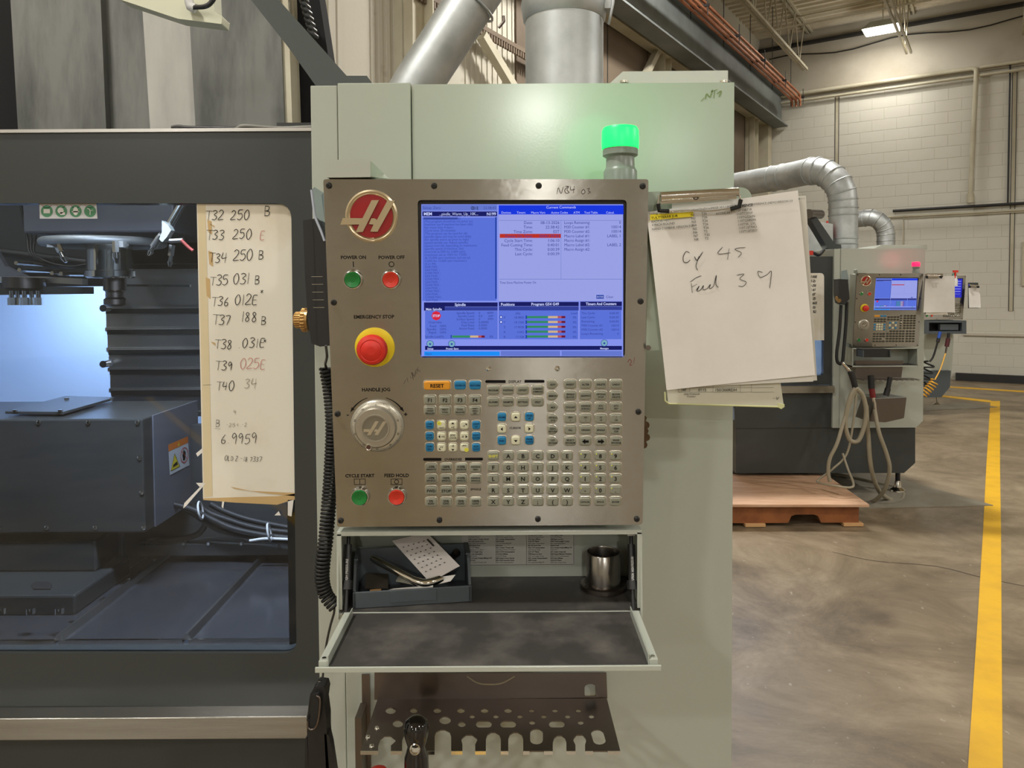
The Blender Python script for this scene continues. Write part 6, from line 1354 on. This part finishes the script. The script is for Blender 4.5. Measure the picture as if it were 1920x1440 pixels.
mb = MB(); mb.box(X(1380, Y2+.9), xd, Y2+.9, Y2+.95, Zz(690, Y2+.9, 1500), Zz(640, Y2+.9, 1500)+.03); mb.box(X(1370, Y2+.9), xd, Y2+.3, Y2+.95, .62, Zz(703, Y2+.3, 1500)); mb.build('interior_panel', m_inw, m2)
mb = MB(); mb.box(X(1370, Y2+.9), xd, Y2+.94, Y2+.97, .6, z2t-.05); mb.build('interior_back', m_dark, m2)
mb = MB(); mb.box(X(1380, Y2), xd, Y2-.03, Y2+.02, Zz(736, Y2, 1500), Zz(723, Y2, 1500)); mb.build('sill_rail', m_steel, m2)
mb = MB(); mb.box(X(1380, Y2+.02), xd, Y2+.02, Y2+.05, Zz(803, Y2+.02, 1500)+.004, Zz(736, Y2+.02, 1500)); mb.build('lower_apron', m_dark, m2)
mb = MB(); p = WZ(1683, 921, .004); mb.cyl((p.x, p.y, .03), (p.x, p.y, .3), .018, n=12); ft = mb.build('levelling_foot', m_black, m2)
mb = MB(); mb.lathe((p.x, p.y, .008), (0, 0, 1), [(.06, 0), (.058, .01), (.03, .03), (.022, .075), (.02, .08)], 20, True); mb.build('foot_cone', m_chrome, ft)
ld = bpy.data.lights.new('interior_work_light', 'AREA'); ld.size = .4; ld.energy = 14; ld.color = (.5, .66, 1.0)
lo = bpy.data.objects.new('interior_work_light', ld); C.objects.link(lo); lo.location = (c0x-.6, Y2+.4, z2t-.15)
# boom arm and drum above it
F = FY(Y2+.2); mb = MB(); mb.plate(F, F.P([(1512, 398), (1524, 396), (1566, 458), (1577, 459), (1578, 467), (1553, 467)]), -.1, 0); mb.build('boom_arm', m_dark, m2, bevel=.004)
mb = MB(); mb.cyl(W(1516, 401, Y2+.15), W(1538, 402, Y2+.3), .036, n=20); mb.build('drum', m_steeldark, m2)
mb = MB(); mb.plate(FY(Y2+.5), FY(Y2+.5).P([(1505, 480), (1562, 480), (1562, 420), (1505, 410)]), -.3, 0); mb.build('column_cover', m_galv, m2)
mb = MB(); mb.box(X(1505, Y2+.1), X(1520, Y2+.1), Y2+.06, Y2+.12, Zz(482, Y2+.1), Zz(474, Y2+.1)); mb.build('red_connector', m_redbtn, m2)
mb = MB(); mb.tube(cr([W(1505, 478, Y2+.08), W(1520, 473, Y2+.08), W(1535, 478, Y2+.08), W(1545, 468, Y2+.1)]), .012, 6); mb.build('roof_cable', m_black, m2)
mb = MB(); p = W(1551, 430, Y2+.6); mb.lathe(p-V((0, 0, .06)), (0, 0, 1), [(.03, 0), (.028, .02), (.016, .1), (.004, .13)], 12, True); mb.build('traffic_cone', m_estop, cat='cone', label='small orange-red cone seen behind the middle machine')
# its control panel
top2 = W(1669, 512.5, 5.33)
M2 = Matrix.Translation(top2-PT_) @ PM
pend2 = build_pendant(M2, 'stainless control panel with lit blue screen on the middle machine, under the red beacon', near=False)
KEYS_SAVE = KEYS
pb2 = pendant_extras(pend2, near=False, beacon='r', flap=False)
def mv(p, T): return T @ (IPM @ V(p))
glow(mv(pb+V((0, 0, .105)), M2)+V((0, -.0, 0)), (1, .12, .2), .5, 'beacon_light')
# bin in its compartment
mb = MB(); F = FY(5.2); mb.plate(F, F.P([(1618, 670), (1670, 670), (1670, 655), (1618, 655)]), -.1, 0); b2 = mb.build('parts_bin', m_black, cat='bin', label='black bin in the open compartment of the middle control panel')
for px in (1618.5, 1669): mb = MB(); p = W(px, 664, 5.195); mb.box(p.x-.004, p.x+.004, p.y-.003, p.y+.08, p.z-.02, p.z+.025); mb.build('bin_side', m_bin, b2)
# handset beside it
h2 = thing('jog_handset', 'black hand-held jog control hanging left of the middle control panel', 'remote control', W(1580, 545, 5.3))
F = FY(5.25); mb = MB(); mb.plate(F, F.P([(1572, 523), (1590, 524), (1593, 560), (1584, 572), (1575, 568), (1572, 552)]), -.08, 0); mb.build('body', m_black, h2, bevel=.008)
mb = MB(); mb.cyl(W(1568, 560, 5.28), W(1576, 558, 5.28), .018, n=14); mb.cyl(W(1573, 564, 5.22), W(1575, 562, 5.28), .013, n=10); mb.build('knob', m_brass, h2)
mb = MB(); mb.tube(cr([W(1577, 572, 5.3), W(1574, 620, 5.3), W(1569, 660, 5.3), W(1570, 678, 5.3), W(1577, 683, 5.3)]), .012, 8); mb.tube(cr([W(1588, 566, 5.3), W(1586, 610, 5.3), W(1582, 655, 5.3), W(1580, 676, 5.3), W(1577, 683, 5.3)]), .012, 8); mb.build('cord', m_rubber, h2)
F = FY(5.3); mb = MB(); mb.plate(F, F.P([(1578, 508), (1588, 506), (1592, 526), (1576, 526)]), -.003, 0); mb.build('clear_holder', m_clear, cat='holder', label='small clear holder above the handset of the middle machine')
# tool rack of the middle machine
r2 = thing('tool_rack', 'plain stainless tool rack below the middle control panel', 'tool rack', W(1650, 700, 5.4))
F = FY(5.42); mb = MB(); mb.plate(F, F.P([(1604, 708), (1690, 708), (1694, 676), (1604, 676)]), -.004, 0); mb.build('rack_back', m_steeldark, r2)
mb = MB(); a, b = W(1604, 709, 5.42), W(1710, 709, 5.42); mb.box(a.x, b.x, 5.3, 5.42, a.z-.004, a.z); mb.build('rack_shelf', m_steeldark, r2)
n = 11
for i in range(n): x = a.x+(b.x-a.x)*(i+.2)/n; mb = MB(); mb.box(x, x+(b.x-a.x)/n*.5, 5.27, 5.3, a.z-.004, a.z); mb.build('rack_tooth', m_steel2, r2)
# black and red air guns in the rack
def blob(name, label, cat, parts, Yb, group=None):
    t = thing(name, label, cat, W(parts[0][1][0][0], parts[0][1][0][1], Yb), group=group)
    for nm, pts, r, mt in parts: mb = MB(); mb.tube([W(x, y, Yb) for x, y in pts], r, 10); mb.build(nm, mt, t)
    return t
blob('air_gun', 'black and dark red air gun standing in the rack of the middle machine', 'air gun', [('grip', [(1633, 704), (1634, 728)], .022, m_black), ('sleeve', [(1634, 728), (1637, 745)], .02, M('dark_red_grip', (110, 22, 24), .5)), ('nozzle', [(1637, 745), (1640, 756), (1641, 768)], .012, m_chrome)], 5.25)
blob('air_gun', 'plain black air gun standing right of the red one in the rack', 'air gun', [('grip', [(1669, 707), (1665, 728)], .016, m_black), ('nozzle', [(1665, 728), (1661, 742)], .02, m_black)], 5.25)
blob('air_gun', 'silver-necked black air gun hanging at the left end of that rack', 'air gun', [('neck', [(1580, 680), (1594, 696)], .011, m_chrome), ('grip', [(1594, 696), (1600, 712), (1604, 728)], .02, m_black)], 5.25)
# sheet-metal coolant bucket hung on the cabinet
bk = thing('metal_box', 'scuffed sheet-metal box hanging on the lower cabinet of the middle machine', 'box', W(1665, 765, 5.4))
F = FY(5.28); mb = MB(); mb.plate(F, roundpoly(F.P([(1628, 790), (1660, 792), (1695, 784), (1700, 745), (1642, 748)]), .008), -.004, 0); mb.build('front', m_steeldark, bk)
P1 = F.P([(1642, 748), (1700, 745)]); mb = MB(); t0, t1 = F(*P1[0]), F(*P1[1]); mb.hexa([t0, t1, t1+V((-.06, .2, .0)), t0+V((-.02, .2, 0))], [p+V((0, 0, .003)) for p in (t0, t1, t1+V((-.06, .2, 0)), t0+V((-.02, .2, 0)))]); mb.build('lid', m_galv, bk)
q0, q1 = F.P([(1628, 790), (1642, 748)]); mb = MB(); s0, s1 = F(*q0), F(*q1); mb.hexa([s0, s0+V((0, .2, 0)), s1+V((0, .2, 0)), s1], [p+V((.003, 0, 0)) for p in (s0, s0+V((0, .2, 0)), s1+V((0, .2, 0)), s1)]); mb.build('side', m_steeldark, bk)
# hoses
def hose(pts, r, label, mat=m_hose, Ys=None):
    mb = MB(); P_ = [W(x, y, (Ys[i] if Ys else 5.2)) for i, (x, y) in enumerate(pts)]; mb.tube(cr(P_, 8), r, 8); return mb.build('hose', mat, cat='hose', label=label)
hose([(1604, 728), (1594, 745), (1585, 790), (1590, 818), (1598, 828), (1610, 825), (1620, 800), (1624, 770), (1618, 742), (1606, 728)], .016, 'beige hose looped in an oval below the middle control panel')
hose([(1604, 730), (1585, 780), (1570, 830), (1556, 860), (1553, 885), (1556, 903)], .013, 'beige hose dropping to the plywood from the left of the middle machine', Ys=[5.2, 5.2, 5.15, 5.15, 5.15, 5.15])
p = lambda x, y: None
hose([(1606, 732), (1600, 790), (1588, 850), (1560, 880), (1534, 900), (1538, 906), (1570, 912), (1595, 914), (1600, 906), (1590, 880), (1580, 850)], .008, 'thin beige hose crossing down onto the plywood and back', Ys=[5.2, 5.2, 5.2, 5.18, 5.17, 5.13, 5.0, 5.0, 5.05, 5.15, 5.2])
hose([(1640, 768), (1648, 810), (1662, 850), (1668, 880), (1660, 915), (1645, 935), (1632, 942)], .014, 'beige hose hanging from the red air gun down to the floor', Ys=[5.25, 5.2, 5.2, 5.2, 5.25, 5.35, 5.45])
hose([(1624, 760), (1628, 820), (1634, 880), (1648, 920), (1672, 938), (1690, 938), (1694, 924), (1676, 914), (1640, 905), (1600, 896), (1560, 888)], .016, 'thick grey-beige hose curling on the floor under the middle machine', Ys=[5.25, 5.25, 5.25, 5.35, 5.5, 5.5, 5.7, 5.85, 5.95, 6.1, 6.2])
# clipboard of the middle machine
c2 = thing('clipboard', 'small grey clipboard with chrome clip right of the middle control panel', 'clipboard', W(1760, 550, 5.3))
F = FY(5.34); mb = MB(); mb.plate(F, F.P([(1734, 588), (1785, 588), (1790, 520), (1734, 518)]), -.004, 0); mb.build('board', m_steeldark, c2)
mb = MB(); mb.cyl(W(1736, 516.5, 5.3), W(1767, 516.5, 5.3), .012, n=10); mb.plate(FY(5.3), FY(5.3).P([(1735, 520), (1767, 520), (1767, 516), (1735, 516)]), 0, .004); mb.build('clip', m_chrome, c2)
for x in (1737, 1766): mb = MB(); mb.tube([W(x, 517, 5.29), W(x+(2 if x < 1750 else -2), 521.5, 5.29)], .008, 8); mb.build('rubber_tip', m_rubber, c2)
sh = sheet('paper_sheet', 'blank-looking white sheet on the small clipboard beside the middle machine', [(1730, 586), (1789, 586), (1790, 517), (1735, 518)], 5.32, m_paper, .01)
mb = MB(); F = FY(5.305)
for i, (x, l) in enumerate(((1745, 'TOOLING'), (1744, 'N1 T12'), (1744, 'N2 T26'), (1745, 'N3 T2'))): u, v = F.uv(x+7, 531+i*2.6); text(mb, F, l, u, v, .004, .012)
mb.build('printed_text', m_inkfaint, sh)
sheet('paper_sheet', 'lower white sheet sticking out beneath the blank one on the small clipboard', [(1735, 590), (1775, 590), (1776, 560), (1736, 560)], 5.33, m_paperold, .01)
# tool list on the middle machine's window
F = FY(Y2+.012); mb = MB(); mb.plate(F, roundpoly(F.P([(1480, 638), (1545, 638), (1545, 512), (1480, 512)]), [0, 0, .03, 0]), 0, .002); l2 = mb.build('tool_list', m_paperold, cat='paper', label='aged handwritten tool list on the window of the middle machine')
mb = MB()
for i, l in enumerate(('T42 050E', 'T43 125', 'T44 250', 'T45 187', 'T46 03*', 'T47 125', 'T48 062E', 'T49 031', 'T40 062')): u, v = F.uv(1515, 521+i*8.2); hand(mb, F, l, u, v, .004, .017, .0032, sx=.8)
mb.build('handwriting', m_pencil, l2)
# plywood-topped pallet
pl_ = thing('pallet', 'low wooden pallet with a plywood top in front of the middle machine', 'pallet', WZ(1500, 930, .14))
zt2 = .16
tp = [WZ(x, y, zt2) for x, y in ((1280, 946), (1630, 946), (1548, 889), (1280, 889))]; mb = MB(); mb.prism(tp, (0, 0, -.018)); mb.build('plywood_top', m_wood, pl_, bevel=.002)
e0, e1 = WZ(1280, 948, zt2-.018), WZ(1616, 948, zt2-.018); yf = e1.y+.02
FPl = FY(yf); xe = e1.x-.01; xs = e0.x; zb_ = .024; zt3 = zt2-.019
def fx(px): return X(px, yf, 960)
pts = [(xs, zb_), (fx(1478), zb_), (fx(1484), zb_+.045), (fx(1492), zb_+.055), (fx(1526), zb_+.055), (fx(1534), zb_+.045), (fx(1540), zb_), (xe, zb_), (xe, zt3), (xs, zt3)]
for k, dy in enumerate((0, .42, .82)):
    mb = MB(); mb.plate(FY(yf+dy), pts, -.04, 0); mb.build('stringer', m_wood2, pl_, bevel=.002)
for px0, px1 in ((1396, 1434), (1580, 1617)):
    mb = MB(); mb.box(fx(px0), fx(px1), yf-.02, yf+.88, .003, zb_); mb.build('bottom_board', m_woodlt, pl_, bevel=.002)

# ================================================================= FARTHEST MACHINE
Y3 = 9.1
m3 = thing('milling_machine', 'farthest white milling machine, mostly hidden behind the middle one', 'machine', (5.0, Y3+.5, 0))
mb = MB(); F = FY(Y3+.15); mb.plate(F, F.P([(1640, 718), (1772, 718), (1784, 706), (1788, 640), (1786, 560), (1640, 560)]), -.9, 0); mb.build('control_cabinet', m_white, m3, bevel=.005)
mb = MB(); F = FY(Y3+.1); mb.plate(F, F.P([(1700, 745), (1765, 745), (1781, 726), (1783, 695), (1700, 695)]), -.5, 0); mb.build('sloped_base', m_bin, m3)
mb = MB(); p = WZ(1757, 758, .006); mb.cyl((p.x, p.y, .01), (p.x, p.y, .14), .012, n=8); mb.lathe((p.x, p.y, .006), (0, 0, 1), [(.05, 0), (.03, .02), (.015, .03)], 12); mb.build('levelling_foot', m_chrome, m3)
PX3 = W(1774, 517, 8.95)
M3 = Matrix.Translation(PX3-PT_) @ PM
pend3 = build_pendant(M3, 'farthest control panel with a dark blue screen, peeping out behind the small clipboard', near=False, older=True)
def loc3(px, py, Y): return W(px, py, Y)
mb = MB(); F = FY(8.98); mb.plate(F, F.P([(1734, 626), (1812, 626), (1812, 601), (1734, 601)]), -.16, 0, [F.P([(1742, 621), (1804, 621), (1804, 605), (1742, 605)])]); sb3 = mb.build('storage_box', m_bin, pend3)
mb = MB(); mb.plate(FY(9.13), FY(9.13).P([(1740, 623), (1806, 623), (1806, 603), (1740, 603)]), -.01, 0); mb.build('box_back', m_black, sb3)
mb = MB(); mb.plate(FY(9.0), FY(9.0).P([(1763, 619), (1797, 619), (1797, 608), (1763, 608)]), -.05, 0); mb.build('clear_tray', m_bin, cat='tray', label='grey tray in the compartment under the farthest control panel')
p = W(1789, 528, 9.0); mb = MB(); mb.lathe(p+V((0, 0, -.03)), (0, 0, 1), [(.03, 0), (.032, .1), (.02, .125), (.012, .13)], 14, True); mb.build('beacon', M('dull_green_cap', (70, 110, 90), .5), m3)
sp_ = thing('spray_bottle', 'small red and white spray bottle standing on top of the farthest control panel', 'bottle', W(1792, 525, 8.9))
p = W(1791, 529, 8.93); p = W(1793, 530, 8.93) if False else W(1790.5, 530, 8.93)
p = W(1776, 530, 8.9)
mb = MB(); mb.lathe(W(1792, 527, 8.86)+V((-.0, 0, -.06)), (0, 0, 1), [(.022, 0), (.024, .07), (.012, .1), (.011, .12)], 12, True); mb.build('bottle_body', m_label, sp_)
mb = MB(); q = W(1792, 509, 8.86); mb.box(q.x-.03, q.x+.025, q.y-.012, q.y+.012, q.z-.012, q.z+.014); mb.box(q.x-.012, q.x+.0, q.y-.01, q.y+.01, q.z-.1, q.z-.01); mb.build('trigger_head', m_redbtn, sp_)
# its clipboard
c3_ = thing('clipboard', 'narrow hanging clipboard at the far right of the farthest control panel', 'clipboard', W(1828, 550, 8.9))
F = FY(8.93); mb = MB(); mb.plate(F, F.P([(1816, 578), (1835, 578), (1834, 530), (1816, 530)]), -.01, 0); mb.build('board', m_dark, c3_)
mb = MB(); mb.cyl(W(1817, 535, 8.88), W(1834, 536, 8.88), .014, n=8); mb.build('clip', m_chrome, c3_)
for x in (1818, 1834): mb = MB(); p = W(x, 538, 8.87); mb.box(p.x-.01, p.x+.01, p.y-.01, p.y+.01, p.z-.012, p.z+.012); mb.build('rubber_tip', m_rubber, c3_)
sheet('paper_sheet', 'narrow white sheet with faint columns on the farthest clipboard', [(1816, 577), (1838, 577), (1837, 536), (1816, 536)], 8.9, m_paper, .01)
# air hoses below the farthest panel
blob('air_gun', 'blue-tipped air gun under the farthest control panel', 'air gun', [('tip', [(1763, 622), (1760, 634)], .018, M('blue_tip', (40, 80, 170), .5)), ('neck', [(1760, 634), (1758, 642)], .02, m_black)], 8.7)
blob('air_gun', 'dark red air gun hanging under the right of the farthest control panel', 'air gun', [('neck', [(1779, 624), (1778, 634)], .016, m_black), ('grip', [(1778, 634), (1775, 650)], .024, M('maroon_grip', (70, 20, 26), .5)), ('nozzle', [(1775, 650), (1773, 662)], .01, m_steeldark)], 8.7)
pth3 = [W(x, y, 8.7) for x, y in ((1758, 642), (1750, 668), (1743, 678))]
mb = MB(); mb.tube(cr(pth3), .011, 6); mb.tube(coil(cr([W(1743, 678, 8.7), W(1738, 700, 8.7), W(1730, 722, 8.7)]), .055, 4, 12), .010, 6); mb.build('hose', m_rubber, cat='hose', label='black coiled air hose below the farthest control panel')
mb = MB(); mb.tube(cr([W(1773, 662, 8.7), W(1764, 690, 8.65), (W(1753, 712, 8.6))]), .007, 6); mb.tube(coil(cr([W(1753, 714, 8.6), W(1745, 725, 8.6), W(1730, 740, 8.6)]), .045, 6, 12), .007, 6); mb.build('hose', M('yellow_hose', (226, 170, 50), .45), cat='hose', label='yellow coiled air hose below the farthest control panel')

# tidy: print and torn scraps too small to pick apart singly
for o in bpy.data.objects:
    b = o.name.split('.')[0]
    if b in ('handwriting', 'brown_tape_edge', 'torn_tape', 'screen_text', 'screen_header', 'screen_bar', 'screen_panel', 'strut_rod', 'pen_scribble', 'printed_text', 'printed_table', 'large_handwriting', 'icon_outline', 'panel_lettering', 'key_legend', 'code_list_text', 'grip_rib', 'load_bar', 'screen_rule', 'round_icon', 'wheel_scale', 'pictogram', 'worn_marking') and o.parent: o['kind'] = 'stuff'
